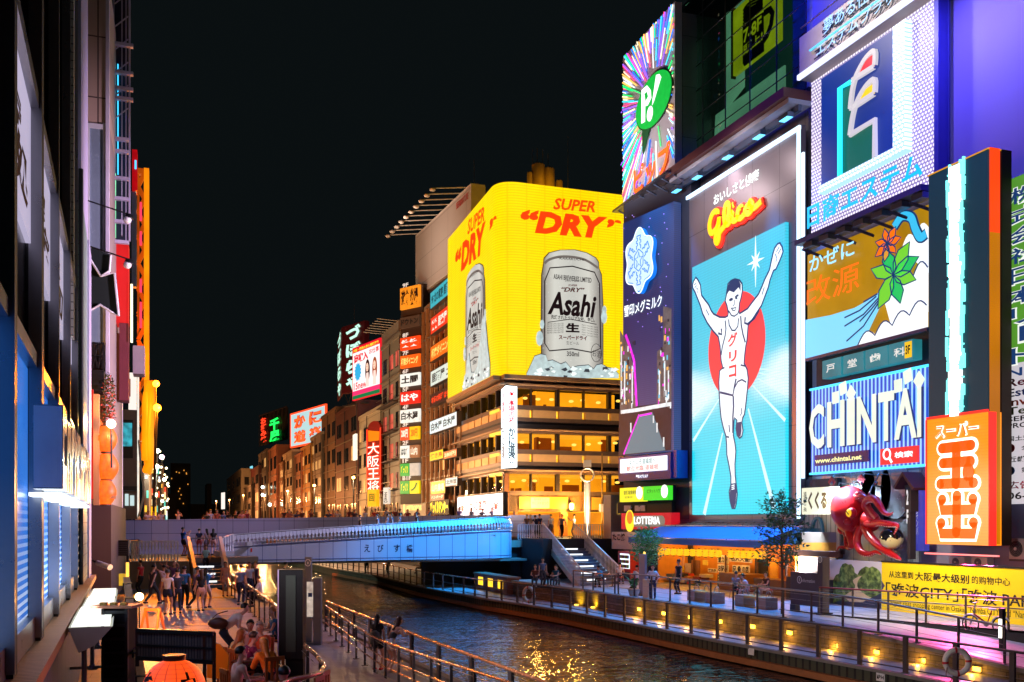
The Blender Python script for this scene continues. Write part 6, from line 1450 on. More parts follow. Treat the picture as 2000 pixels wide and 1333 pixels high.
for ch,px in (('え',717),('び',743),('す',775),('橋',800)):
 a,b_=onY(px-6,1079,64),onY(px+6,1064,64);g=MB();add_text(g,ch,a.x-B0.x,b_.x-B0.x,a.z,b_.z,0,0,bold=.02);g.v=[(x,-.012,y)for x,y,z in g.v];g.build('lettering',M('name_navy',(24,40,70)),br)
q=onY(491,1075,64)-B0;g=MB();g.box(q.x-.05,q.x+.05,-.02,-.005,q.z-.12,q.z+.12);g.build('red_mark',M('red_mark',(200,60,60)),br)
q=onY(487,1062,64)-B0;g=MB();g.box(q.x-.15,q.x+.15,-.3,-.05,q.z-.15,q.z+.12);g.bar((q.x,-.1,q.z+.12),(q.x,0,q.z+.4),.04);g.build('lamp_box',WHITEMET,br)
# far parapet, curved panels
fpar=thing('bridge_parapet','long pale lilac panelled parapet along the far side of the bridge','parapet',(-6,76,0))
pp=smooth([(0,0),(6,-.2),(12,.3),(18,1),(24,1.2),(29,.8),(33,-1),(34.5,-4)],5)
g=MB()
zp_=lambda x:4.66+.5*min(1,max(0,x/30))
for i in range(len(pp)-1):
 (xa,ya),(xb,yb)=pp[i],pp[i+1];g.quad((xa,ya,2.2),(xb,yb,2.2),(xb,yb,zp_(xb)),(xa,ya,zp_(xa)));g.quad((xa,ya,zp_(xa)),(xb,yb,zp_(xb)),(xb,yb+.3,zp_(xb)),(xa,ya+.3,zp_(xa)))
g.build('panels',ENAM2,fpar)
g=MB();g.quad((-9,76.4,3.62),(24.4,76.4,4.02),(24.4,92,4.02),(-9,92,3.62));struct('bridge_deck',g,CONC)
# baluster rail builder
def balusters(name,label,a,b_,h,pal=PALE,step=.16,group='baluster railings'):
 a,b_=Vector(a),Vector(b_);t=thing(name,label,'railing',a,group);D=b_-a;L_=D.length;d=Vector((D.x,D.y,0)).normalized();k=max(2,int(L_/step));g=MB()
 for i in range(k+1):
  p_=D*(i/k);z_=Vector((0,0,1))
  for w,z0_,z1_ in ((.035,.02,.1),(.05,.1,.42),(.022,.42,.66),(.055,.66,h-.03)):g.bar(p_+z_*z0_,p_+z_*z1_,w*1.6,.025,up=d.cross(Vector((0,0,1))))
 g.build('balusters',pal,t);g=MB();g.bar(Vector((0,0,h)),D+Vector((0,0,h)),.09,.05);g.bar(Vector((0,0,.02)),D+Vector((0,0,.02)),.06,.04);g.build('handrail',pal,t); return t
 # right stairs
B1,B2=Vector((22.5,52.3,TZ)),Vector((25.6,53.6,TZ));T1,T2=Vector((25.6,66.3,3.4)),Vector((27.7,65.5,3.4))
def stairs(name,label,B1,B2,T1,T2,n,tread=(84,96,118)):
 t=thing(name,label,'stairs',B1);O=Vector(B1);g=MB();li=MB();m1=M('stair_tread_'+name,tread,rough=.5)
 for i in range(n):
  f0,f1=i/n,(i+1)/n;a,b_,c_,d_=B1.lerp(T1,f0)-O,B2.lerp(T2,f0)-O,B1.lerp(T1,f1)-O,B2.lerp(T2,f1)-O;z0_,z1_=a.z,c_.z
  a0,b0=Vector((a.x,a.y,z0_)),Vector((b_.x,b_.y,z0_));g.quad(a0,b0,(b_.x,b_.y,z1_),(a.x,a.y,z1_));g.quad((a.x,a.y,z1_),(b_.x,b_.y,z1_),(d_.x,d_.y,z1_),(c_.x,c_.y,z1_))
  if i%2==1:
   p0=Vector((a.x,a.y,z1_)).lerp(Vector((b_.x,b_.y,z1_)),.25);p1=Vector((a.x,a.y,z1_)).lerp(Vector((b_.x,b_.y,z1_)),.75);dn=Vector((0,0,-.085));ou=(B1-T1);ou=Vector((ou.x,ou.y,0)).normalized()*.012
   li.quad(p0+ou+dn,p1+ou+dn,p1+ou+Vector((0,0,.012)),p0+ou+Vector((0,0,.012)))
 g.build('steps',m1,t);li.build('step_lights',E('step_white',(235,240,245),1.5,True),t)
 for P_,Q_ in ((B1,T1),(B2,T2)):
  g=MB();a,b_=P_-O,Q_-O;g.bar(a+Vector((0,0,-.16)),b_+Vector((0,0,-.16)),.12,.4);g.build('stringer',M('stringer_pale',(170,166,150),rough=.5),t)
 return t
stairs('right_stairs','broad stairs with white step lights from the terrace to the bridge, by the restaurant',B1,B2,T1,T2,16)
balusters('stair_railing','cyan lit slatted stair railing on the left of the right stairs',B1,T1,1.1,step=.34);balusters('stair_railing','pale slatted stair railing on the right of the right stairs',B2,T2,1.1,step=.34)
C0=at(1012,HY,70.5);C0.z=3.3
balusters('landing_railing','short cyan lit baluster railing at the bridge end left of the right stairs',C0,T1+Vector((0,0,-.1)),1.08);balusters('landing_railing','short baluster railing right of the head of the right stairs',T2+Vector((.1,0,-.1)),T2+Vector((2.6,-1.1,-.1)),1.08)
t=thing('bridge_abutment','dark abutment wall under the bridge end beside the right stairs','wall',(22.2,66.8,-1));g=MB();g.box(1.0,9,-.2,8,0,4.1);g.build('wall',DARKCONC,t);g=MB();g.box(.9,3.6,-.5,0,3.75,4.25);g.build('slab_edge',M('stringer_pale'),t)
g=MB();g.box(-5,1.0,2,2.4,0,2.9);g.build('back_wall',DARKCONC,t)
t=thing('lit_planter','low pinkish wall with slits of yellow light under the bridge','planter',(19.8,60.5,0));g=MB();g.box(0,.8,-3,4,0,1.0);g.box(-.06,.9,-3.1,4.1,1.0,1.1);g.build('wall',M('pink_brick',(150,96,78),rough=.8),t)
g=MB()
for k in range(3):
 for j in range(4):y=-2.2+k*2.1+j*.28;g.box(-.02,0,y,y+.14,.3,.85)
g.build('light_slits',E('slit_yellow',(255,200,40),2.0,True),t)
# street shop side wall between stairs and the corner building
t=thing('side_shop','pale low shop wall with a small barred window right of the stairs','building',(29.3,63.2,TZ));g=MB();g.box(0,4,-.6,.6,0,5.7);g.build('wall',M('shop_white',(176,168,162),rough=.6,var=.2),t)
g=MB();g.box(.5,1.5,-.66,-.6,4.3,5.1);g.build('window',E('small_window',(230,180,80),.6,var=.5,scale=4),t)
g=MB()
for k in range(5):g.box(.5+k*.24,.54+k*.24,-.7,-.66,4.3,5.1)
g.build('bars',BLACK,t)
# left landing, stairs, platform
BL1,BL2=onz(378,1150,LT),onz(441,1148,LT);TL1=at(366,HY,61.2);TL1.z=2.45;TL2=at(428,HY,61.6);TL2.z=2.45
stairs('left_stairs','left bank stairs with white lit steps climbing to the bridge',BL1,BL2,TL1,TL2,9)
for P_,Q_,lab in ((BL1,TL1,'solid pale sloping parapet on the left of the left stairs'),(BL2,TL2,'solid pale sloping parapet on the right of the left stairs')):
 t=thing('stair_parapet',lab,'parapet',P_);D=Q_-P_;g=MB();g.add([(0,0,.1),(D.x,D.y,D.z),(D.x,D.y,D.z+1.15),(0,0,1.1),(.14,0,.1),(D.x+.14,D.y,D.z),(D.x+.14,D.y,D.z+1.15),(.14,0,1.1)],[(3,2,1,0),(4,5,6,7),(0,1,5,4),(1,2,6,5),(2,3,7,6),(3,0,4,7)]);g.build('panel',PALE,t)
 g=MB();g.bar(Vector((.07,0,1.12)),D+Vector((.07,0,1.17)),.2,.06);g.build('coping',M('coping_warm',(205,200,200),rough=.4),t)
g=MB();g.box(-9,TL1.x-.02,56.5,62,0,2.4);g.box(TL1.x-.02,TL2.x+2.2,61.7,66,2.1,2.42);struct('landing_left',g,M('landing_stone',(128,112,96),rough=.7,var=.3))
a_=onY(232,1080,56.6);b_=onY(347,1080,56.6);balusters('landing_railing','white baluster railing on the raised platform left of the left stairs',(a_.x,56.6,2.4),(b_.x,56.6,2.4),1.1,WHITEMET)
a_=onY(436,1080,63.6);balusters('landing_railing','short white baluster railing joining the left stairs to the bridge',(a_.x,63.7,2.5),(3.67,63.9,2.7),1.1,WHITEMET)
t=thing('landing_block','pale box bracket at the left end of the bridge with a black column below','column',(3.2,63.2,0));g=MB();g.box(-.7,.5,-.1,.7,2.0,2.75);g.build('block',PALE,t);g=MB();g.box(-.5,-.1,.1,.5,-.1,2.0);g.build('column',BLACK,t)
rail('landing_railing','plain grey rail where three people stand at the top of the left stairs',[(at(372,HY,65).x,65.5,2.42),(at(432,HY,66).x,66,2.42)],1.1,1.2,0,post_w=.05,post_d=.05,top=STEEL,mid=[.55],foot=False)
# ============================================================ NEAR LEFT BUILDING
ao=R(-2.4);DL=Vector((math.sin(ao),math.cos(ao),0));PL0=Vector((-1.2*math.cos(ao),1.2*math.sin(ao),0))
fL=Fr(PL0+DL*5,PL0+DL*40)
lb_=Sign(fL,'glass_clad_building','near dark building at the left edge with tall blue panels and calligraphy boards','building')
cu=lambda px:fL.uv(px,HY)[0]
vl=lambda px,py:fL.uv(px,py)[1]
DKG=M('black_glass',(12,12,14),rough=.12,var=.3,spec=.2);SILF=M('silver_frame',(150,150,156),rough=.3,metal=.8);LIL=E('lilac_backlit',(186,178,208),.8,True,var=.12,scale=.4)
uE=cu(142);u0_=1.0
vW1,vW0=vl(64,216),vl(17,337);vS1,vS0=vl(17,605),vl(17,640);vB0=vl(9,1257)
lb_.mb('wall',M('near_wall_dark',(24,24,28),rough=.6)).box(u0_,uE,LT,24,-1.5,-.3)
m,n,l,p,tc,sx=nodes_of('blue_backed_glass',.85,True,rough=.2)
dsz=n.new('ShaderNodeMath');
dm=math_(n,l,'MULTIPLY',line_mask(n,l,sx.outputs[0],.09,.05),line_mask(n,l,sx.outputs[1],.11,.05))
low=n.new('ShaderNodeMapRange');low.inputs[1].default_value=vB0+1.9;low.inputs[2].default_value=vB0+.2;l.new(sx.outputs[1],low.inputs[0])
nz=n.new('ShaderNodeTexNoise');nz.inputs['Scale'].default_value=.5;l.new(tc.outputs['Object'],nz.inputs['Vector'])
base=mixc(n,l,nz.outputs[0],lin((28,92,190)),lin((60,128,215)))
c_=mixc(n,l,math_(n,l,'MULTIPLY',dm,low.outputs[0]),base,lin((215,232,245)));l.new(c_,p.inputs['Base Color']);l.new(c_,p.inputs['Emission Color'])
edges=[0,64,101,126,142];starts=[14,71,104.5,128.5]
cols_u=[(1.0,cu(5))]+[(cu(a),cu(b))for a,b in zip(starts,edges[1:])]
BLUG=_M['blue_backed_glass']
for i,(a,b_)in enumerate(cols_u):
 lb_.mb('blue_panel',BLUG).box(a+.03,b_-.03,vB0,vS0-.02,-.3,-.06)
 lb_.mb('dark_window',DKG).box(a+.03,b_-.03,vS1+.02,vW0-.02,-.3,-.08)
 lb_.mb('dark_window',DKG).box(a+.03,b_-.03,vW1+.25,22,-.3,-.1)
 if i:lb_.mb('calligraphy_board',LIL).box(a+.02,b_-.06,vW0,vW1,-.3,-.02)
 lb_.mb('silver_band',SILF).box(a,b_,vS0,vS1,-.3,.06)
 lb_.mb('silver_band',SILF).box(a,b_,vW1+.02,vW1+.22,-.3,.08)
 lb_.mb('sill',SILF).box(a,b_,vB0-.45,vB0-.02,-.3,.03)
 lb_.mb('mullion',BLACK).box(b_,b_+(starts[i]and cu(starts[i])-b_ if i<4 else .1),LT,22,-.3,.1);lb_.mb('mullion_edge',SILF).box(b_-.05,b_-.001,LT+2,22,-.05,.12)
BRUSH=M('brown_ink',(92,52,24),rough=.7)
for (px0,px1,chs,t0,b0)in ((19,55,['寿','処'],(30,120),0),(72,97,['銀','座'],0,0),(105.5,124,['魚','旬'],0,0)):
 a,b_=cu(px0),cu(px1);md=(a+b_)/2;w_=(b_-a)*.36
 lb_.text('brush_lettering',BRUSH,chs[0],(md-w_-.4,md+w_-.5,vW0+(vW1-vW0)*.5,vW1-.5),-.02,-.01,bold=.06,shear=.1);lb_.text('brush_lettering',BRUSH,chs[1],(md-w_+.3,md+w_+.4,vW0+.25,vW0+(vW1-vW0)*.5),-.02,-.01,bold=.05,shear=.1)
GT=PANEL('green_grey_tile',(150,176,166),joint=(60,76,72),pu=.6,pv=.3,w=.02,rough=.35,axes='xy');LW=M('lilac_white_wall',(176,168,196),rough=.6,var=.15)
GTw=PANEL('cream_tile',(206,194,176),joint=(90,80,74),pu=.35,pv=.2,w=.025,rough=.4,axes='xy')
uP0,uP1,uP2,uP3=cu(142.5),cu(150),cu(160),cu(165)
lb_.mb('louvre',M('louvre_dark',(40,46,48))).box(uP0,uP1,LT,vl(145,855),-.3,-.05)
for k in range(28):v=LT+.1+k*(vl(145,855)-LT)/28;lb_.mb('louvre_blades',M('louvre_grey',(110,122,120))).box(uP0+.05,uP1-.05,v,v+.06,-.05,.06)
lb_.mb('tile_pier',GT).box(uP0,uP1,vl(145,850),16,-.3,-.02);lb_.mb('tile_pier',GT).box(uP1+.1,uP2,LT,13,-.3,.15)
lb_.mb('upper_wall',LW).box(uP1+.1,uP3,13,24,-.3,.1);lb_.mb('tile_strip',GTw).box(uP0-.8,uP0-.1,9,22,-.29,.05);lb_.mb('end_wall',LW).box(uP2,uP3,LT,13,-2,.2)
lb_.mb('gutter_pipe',BLACK).tube([(uP1+.05,LT,.1),(uP1+.05,14,.1)],.06)
# brick capped plinth
lb_.mb('plinth',PANEL('plinth_boards',(96,106,138),joint=(40,44,70),pu=1.1,pv=60,w=.03,rough=.5)).box(1,uP3,LT-.5,vB0-.5,-.3,.2)
lb_.mb('brick_cap',PANEL('brick_cap',(200,150,110),joint=(70,50,44),pu=.11,pv=60,w=.02,rough=.7)).box(1,uP3,vB0-.499,vB0-.36,-.3,.34)
lb_.done()
# silver channel letters, seen almost edge on
cl_=Sign(fL,'channel_letter_sign','row of deep silver channel letter shapes seen edge on across the blue panels','sign')
a,b_=cu(56),cu(139);t0,t1=vl(57,955),vl(57,790);CH=M('silver_channel',(168,170,178),rough=.25,metal=.6);CHF=M('lit_white_side',(225,228,230),rough=.35)
rnd=random.Random(6)
x=a;k=0
w0_=(b_-a)/9.6
while x<b_-.3:
 w=w0_*.78;d_=.42
 kind=k%4
 if kind==0:parts_=[(x,x+w*.3,t0,t1),(x+w*.3,x+w,t1-.35,t1),(x+w*.3,x+w,t0,t0+.35)]
 elif kind==1:parts_=[(x,x+w*.25,t0,t1-.1),(x+w*.75,x+w,t0,t1-.1),(x+w*.25,x+w*.75,t0+.6,t0+.85),(x+w*.25,x+w*.75,t1-.35,t1-.1)]
 elif kind==2:parts_=[(x,x+w*.25,t0,t1),(x+w*.25,x+w,t1-.3,t1),(x+w*.75,x+w,t0+.7,t1-.3),(x+w*.25,x+w*.75,t0+.6,t0+.85)]
 else:parts_=[(x,x+w*.25,t0,t1),(x+w*.75,x+w,t0,t1),(x+w*.25,x+w*.75,t0+.7,t0+.95)]
 for p_ in parts_:cl_.mb('channel_letter',CH).box(*p_,.05,d_)
 for p_ in parts_[:1]:cl_.mb('letter_side',CHF).box(p_[0]-.012,p_[0]-.002,p_[2]+.02,p_[3]-.02,.06,d_-.01)
 x+=w0_;k+=1
cl_.mb('light_tray',E('tray_white',(235,248,255),2.2,True)).box(a,b_,t0-.1,t0-.05,.0,.4)
cl_.done()
spot('added_quay_spot',fL.pt(cu(100),t0+.6,.7),(19,27,.3),3000,(240,230,232),62,1,1.2)  # added spot without a fixture, brightens rails and quay across the canal
# white topped light troughs on brackets
def trough(px0,px1,py0,py1,label):
 a,b_=cu(px0),cu(px1);v=(vl(px0,py0)+vl(px1,py1))/2
 S_=Sign(fL,'light_trough',label,'light','light troughs on the left wall');S_.mb('lit_top',E('trough_white',(240,248,240),1.15,True)).poly([(a,v-.012),(b_-.06,v-.012),(b_-.06,v),(a,v)],.42,.98)
 g_=S_.mb('case',M('trough_cream',(190,186,172),rough=.45,metal=.3));z0_,z1_=.38,1.02
 g_.add([(a,v-.02,z0_),(b_,v-.02,z0_),(b_,v-.02,z1_),(a,v-.02,z1_),(a,v-.42,z0_+.15),(b_,v-.42,z0_+.15),(b_,v-.30,z1_-.25),(a,v-.30,z1_-.25)],[(4,5,6,7),(0,1,5,4),(1,2,6,5),(2,3,7,6),(3,0,4,7)])
 md=a+.25;g_=S_.mb('bracket',M('bracket_grey',(120,126,132),rough=.4,metal=.6));g_.tube([(md,v-.4,.6),(md,v-1.15,.6)],.04,8);g_.bar((md-.02,v-1.15,.1),(md-.02,v-1.15,.95),.08,.05);g_.lathe([(.1,0),(.05,.1)],(md,v-1.2,.6),n=10,axis='y');S_.done()
 spot('trough_light',fL.pt((a+b_)/2,v+.1,.7),fL.pt((a+b_)/2,v+3,-.3),170,(225,240,255),150,1,.3)
trough(80,112,1222,1190,'nearest white topped light trough on the left wall');trough(113,134,1188,1170,'middle white topped light trough on the left wall');trough(135,150,1168,1153,'farthest white topped light trough on the left wall')
q=fL.pt(cu(168),vl(168,1100),.35);t=thing('security_camera','white bullet camera on the pier at the end of the left wall','camera',q);g=MB();g.tube([(0,0,0),(.38,-.5,-.12)],.085,12);g.tube([(.38,-.5,-.12),(.42,-.55,-.135)],.1,12);g.build('barrel',M('camera_white',(190,190,185)),t);g=MB();g.tube([(0,0,0),(-.3,.1,.15)],.04);g.build('arm',BLACK,t)
# ============================================================ LEFT STREET BEYOND
def fbx(g,pxl,pxr,yt,yb,Y,ln,O=(0,0,0)):
 a,b_,c_,d_=onY(pxl,HY,Y).x,onY(pxr,HY,Y).x,onY(pxl,yb,Y).z,onY(pxl,yt,Y).z;g.box(a-O[0],b_-O[0],Y-O[1],Y+ln-O[1],c_-O[2],d_-O[2])
def fthing(name,label,cat,Y,px,group=None):q=onY(px,HY,Y); return thing(name,label,cat,(q.x,Y,0),group),(q.x,Y,0)
def fpart(t,O,part,mat,pxl,pxr,yt,yb,dY,ln):
 g=MB();fbx(g,pxl,pxr,yt,yb,O[1]+dY,ln,O); return g.build(part,mat,t)
BEI=PANEL('beige_panels',(196,168,150),joint=(90,74,70),pu=30,pv=2.2,w=.05,rough=.6,axes='xz',var=.1)
t,O=fthing('beige_building','narrow beige clad building with a blue grey window bay left of the steel sign frame','building',38,190)
fpart(t,O,'wall',BEI,163,213,-60,235,0,10);fpart(t,O,'wall',M('beige_lower',(150,132,128)),163,213,235.5,985,.15,10);fpart(t,O,'window',M('grey_blue_pane',(130,146,160),rough=.25),175,201,250,668,.02,.12)
fpart(t,O,'window_frame',WHITEMET,171,175,240,672,-.02,.2);fpart(t,O,'window_frame',WHITEMET,201,206,240,672,-.02,.2);fpart(t,O,'window_frame',WHITEMET,175.2,200.8,240,249.5,-.02,.2);fpart(t,O,'corner_trim',M('trim_lilac',(214,206,222)),206.5,213,-60,985,-.06,.3)
fpart(t,O,'base',M('maroon_wall',(64,42,44),rough=.7),178,217,985,1180,.02,12)
t,O=fthing('steel_sign_frame','tall white steel sign frame with cross brackets and coloured tubes','sign frame',42,240);g=MB()
for px,w in ((253,3.5),(246,1.6),(238,1.6),(222,2)):fbx(g,px-w/2,px+w/2,-60,470 if px>240 else 460,42,.15,O)
for y_ in (82,137,168,188,268,292,345,385,430,470):fbx(g,213,260 if y_<250 else 252,y_-3,y_+3,41.9,.2,O)
for k in range(7):q0,q1=onY(224,-40+k*45,42),onY(250,-60+k*45,42);g.bar((q0.x-O[0],.1,q0.z),(q1.x-O[0],.1,q1.z),.04)
g.build('frame',M('frame_lilac',(190,186,214),rough=.4),t);fpart(t,O,'cyan_tube',E('cyan_tube',(60,190,240),1.6),229,231.5,125,340,.2,.1);fpart(t,O,'green_sign',E('mint_lit',(150,250,190),1.1,True,var=.4,scale=2),217,226,338,462,.3,.2);fpart(t,O,'dark_back',M('navy_back',(16,20,50)),213.5,250,-60,470,.6,.3)
t,O=fthing('red_facade','bright red lit facade panel below the steel sign frame','facade',43,235);fpart(t,O,'panel',E('red_facade_lit',(215,24,24),.8,True,var=.35,scale=.4),214,251,472,630,0,1);fpart(t,O,'panel',M('maroon_panel',(110,40,52)),233,251,630.5,782,0,1);fpart(t,O,'light_tube',E('warm_white_tube',(255,240,190),2.4,True),255,259,555,668,-.1,.2);fpart(t,O,'recess',M('amber_recess',(130,70,30)),214,232.5,650,780,.1,1);fpart(t,O,'side_panel',M('grey_side',(150,140,150)),259.5,282,675,730,.5,1)
def awn(pts,Y,label,ft=.35):
 q=[onY(px,py,Y)for px,py in pts];t=thing('dark_awning',label,'awning',q[0],'dark folding awnings on the left');O=q[0]
 g=MB();k=len(q);vs=[tuple(v-O)for v in q]+[tuple(v-O+Vector((0,.9,.25)))for v in q];g.add(vs,[tuple(range(k))[::-1],tuple(range(k,2*k))]+[(i,(i+1)%k,(i+1)%k+k,i+k)for i in range(k)]);g.build('canvas',M('dark_green_canvas',(10,26,24),rough=.7),t)
 g=MB();g.tube([v-O+Vector((0,-.05,0))for v in q[1:]],.045,6);g.build('frame',WHITEMET,t)
awn([(180,483),(216,500),(214,530),(197,540),(170,498)],36,'upper dark green folding awning on the left with a white frame');awn([(168,500),(196,540),(224,535),(232,618),(220,612),(196,596),(178,606)],36.6,'lower dark green folding awning on the left with a white frame')
for px,py,lab in ((252,425,'upper spot lamp with a white dish on a thin arm at the left'),(252,513,'lower spot lamp with a white dish on a thin arm at the left')):
 q=onY(px,py,35);t=thing('arm_lamp',lab,'lamp',q,'arm lamps on the left');g=MB();q2=onY(165,py-35,35)-q;g.tube([q2,(0,0,.1)],.025,5);g.build('arm',BLACK,t);g=MB();g.lathe([(.05,.12),(.12,.08),(.16,-.05)],n=12);g.build('shade',BLACK,t);g=MB();g.ball((-.05,-.04,-.1),.13,n=10,m=6);g.build('dish',M('dish_white',(220,220,215)),t)
t,O=fthing('balcony','small black iron balcony with a crossed railing on the left','balcony',36.5,186);fpart(t,O,'floor',BLACK,168,203,722,762,0,1.2);g=MB();q=lambda px,py:Vector(onY(px,py,36.4))-Vector(O)
for k in range(3):a,b_=q(169+k*11,720),q(180+k*11,672);c_,d_=q(180+k*11,720),q(169+k*11,672);g.bar(a,b_,.035);g.bar(c_,d_,.035)
g.bar(q(168,671),q(203,671),.06);g.bar(q(168,695),q(203,695),.04);g.bar(q(202,671),q(202,722),.06);g.build('railing',BLACK,t)
q=onY(212,780,36.2);t=thing('flower_planter','hanging mass of red and orange flowers on the left below the balcony','planter',q);rnd=random.Random(3);g=MB();leaves(g,(0,0,0),(.22,.4,1.0),420,.07,rnd);g.build('leaves',leafmat('leaf_olive',(84,84,40)),t);g=MB();leaves(g,(0,-.05,-.1),(.24,.4,1.0),260,.055,rnd);g.build('flowers',leafmat('flower_red',(210,70,40)),t)
# stacked big lanterns on a timber post
t,O=fthing('timber_post','weathered timber post holding the stacked orange lanterns on the left','post',34,188);fpart(t,O,'post',M('timber_pale',(170,120,84),rough=.8,bump=.5),182,194,770,987,0,.25)
fpart(t,O,'cross_arm',M('timber_pale'),194.2,226,968,974,.05,.15);fpart(t,O,'red_backing',E('red_backing',(230,40,20),.7,True,var=.3),165,181.8,760,975,.5,.2)
LORG=E('lantern_orange',(255,96,14),1.15,True,var=.45,scale=3.5);first=None
for i,(px,py,Y,r_)in enumerate([(176,838,35.2,.42),(206,858,34.3,.36),(177,893,35.2,.42),(209,912,34.3,.36),(178,946,35.2,.42),(206,962,34.3,.34)]):
 q=onY(px,py,Y)
 if first is None:
  t=thing('big_lantern','x','lantern',q,'stacked orange lanterns on the left');g=MB();n_=12;g.lathe([(.5+.5*math.sin(math.pi*i_/n_)*(1+.03*(i_%2)),-1+2*i_/n_)for i_ in range(n_+1)],n=20);g.build('shade',LORG,t);g=MB();g.lathe([(.4,1),(.42,1.1)],n=14);g.lathe([(.42,-1.1),(.4,-1)],n=14);g.build('cap',M('lantern_cap',(60,40,30)),t);first=o=t
 else:o=copy_tree(first);o.location=q
 o.scale=(r_,r_,r_*1.15);o['label']=f'big orange paper lantern {["left of the timber post, top row", "right of the timber post, top row", "left of the timber post, middle row", "right of the timber post, middle row", "left of the timber post, bottom row", "right of the timber post, bottom row"][i]}'
q=onY(217,828,33.6);t=thing('globe_lamp','bright warm globe lamp beside the stacked lanterns','lamp',q);g=MB();g.ball((0,0,0),.14);g.build('globe',E('hot_white',(255,236,190),14),t);g=MB();g.tube([(0,.05,-.1),(0,.2,-1.4)],.03);g.build('stem',BLACK,t);point('lamp_light',q+Vector((.3,-.3,0)),160,(255,190,110),.15,t)
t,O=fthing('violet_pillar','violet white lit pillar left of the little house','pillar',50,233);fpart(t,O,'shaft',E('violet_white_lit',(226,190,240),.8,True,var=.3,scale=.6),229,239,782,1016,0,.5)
t,O=fthing('little_house','small house front with a cyan screen and two lit windows beside the left bridge end','house',56,255);fpart(t,O,'wall',M('house_wall',(140,120,108),var=.2),239,268,800,1014,0,4);fpart(t,O,'screen',E('city_screen',(50,150,165),.9,var=.9,scale=3),240,258,826,872,-.06,.05);fpart(t,O,'screen_frame',BLACK,239.5,259.5,820,895,-.04,.03);fpart(t,O,'window',E('cool_window',(200,225,225),.9),244,251,965,988,-.05,.04);fpart(t,O,'window',E('cool_window',(200,225,225),.9),254,262,968,988,-.05,.04);fpart(t,O,'roof',M('house_roof',(50,44,44)),238,268,950,958,-.8,.9)
t,O=fthing('white_flag_sign','white lit hanging sign with red print above the little house','sign',52,258);fpart(t,O,'face',E('flag_white',(250,235,225),1.0,True),251,267,728,800,0,.15);fpart(t,O,'print',M('flag_red',(200,60,50)),252.5,255,740,775,-.02,.01)
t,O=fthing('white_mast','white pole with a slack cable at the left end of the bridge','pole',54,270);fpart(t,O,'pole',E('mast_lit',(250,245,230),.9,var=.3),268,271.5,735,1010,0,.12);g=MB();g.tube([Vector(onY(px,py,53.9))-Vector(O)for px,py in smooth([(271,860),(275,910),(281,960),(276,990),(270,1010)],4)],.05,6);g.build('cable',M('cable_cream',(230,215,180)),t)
# orange lit wheel truss
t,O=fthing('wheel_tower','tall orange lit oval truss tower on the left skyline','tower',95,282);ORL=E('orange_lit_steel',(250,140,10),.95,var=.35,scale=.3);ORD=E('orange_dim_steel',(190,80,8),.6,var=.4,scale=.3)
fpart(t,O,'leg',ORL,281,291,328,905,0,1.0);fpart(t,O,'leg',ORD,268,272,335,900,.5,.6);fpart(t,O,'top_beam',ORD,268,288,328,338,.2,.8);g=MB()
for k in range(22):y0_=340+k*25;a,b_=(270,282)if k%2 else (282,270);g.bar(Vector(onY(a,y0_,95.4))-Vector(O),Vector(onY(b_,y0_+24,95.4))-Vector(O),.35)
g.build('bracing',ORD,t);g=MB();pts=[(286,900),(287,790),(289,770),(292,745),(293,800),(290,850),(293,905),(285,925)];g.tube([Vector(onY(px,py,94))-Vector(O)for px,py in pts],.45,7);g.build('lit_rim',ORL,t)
g=MB()
for y0_,y1_ in ((395,430),(452,478),(545,570),(590,640)):fbx(g,273,277,y0_,y1_,94.5,.3,O)
g.build('red_lights',E('pink_red_light',(255,50,80),1.5),t)
t,O=fthing('red_tower_sign','red lit block behind the steel sign frame at the left','sign',70,262);fpart(t,O,'block',E('red_block',(190,10,20),.7,True,var=.4),258,268,292,372,0,1);fpart(t,O,'blue_tube',E('blue_tube',(70,190,255),1.6),263,266.5,313,330,-.1,.05);fpart(t,O,'white_strip',M('white_strip',(190,190,215)),257,266,374,560,.2,.5)
# mid left buildings
rnd=random.Random(12)
for i,(pxl,pxr,yt,Y,c_,lab)in enumerate([(281,291,800,110,(60,44,40),'dark brown building with signs beside the orange tower foot'),(291,303,860,130,(52,50,56),'dark building with small lamps left of the far tower'),(303,318,905,165,(70,64,62),'grey low building with a cyan sign on the left bank'),(318,327,940,220,(50,48,52),'small far building with green white signs on the left bank')]):
 t,O=fthing('street_building',lab,'building',Y,(pxl+pxr)/2,'far buildings on the left bank');fpart(t,O,'wall',M('lwall%d'%i,c_),pxl,pxr,yt,1030,0,14)
 for k in range(7):
  y_=yt+12+k*(1005-yt)/7;x_=pxl+1+rnd.random()*(pxr-pxl-4);cc=rnd.choice([(255,190,60),(255,230,170),(90,210,190),(255,80,50),(240,240,255)]);fpart(t,O,'lit_sign',E('lsign%d%d%d'%cc,cc,1.1,var=.4),x_,x_+2.5+rnd.random()*2,y_,y_+5+rnd.random()*12,-.2,.1)
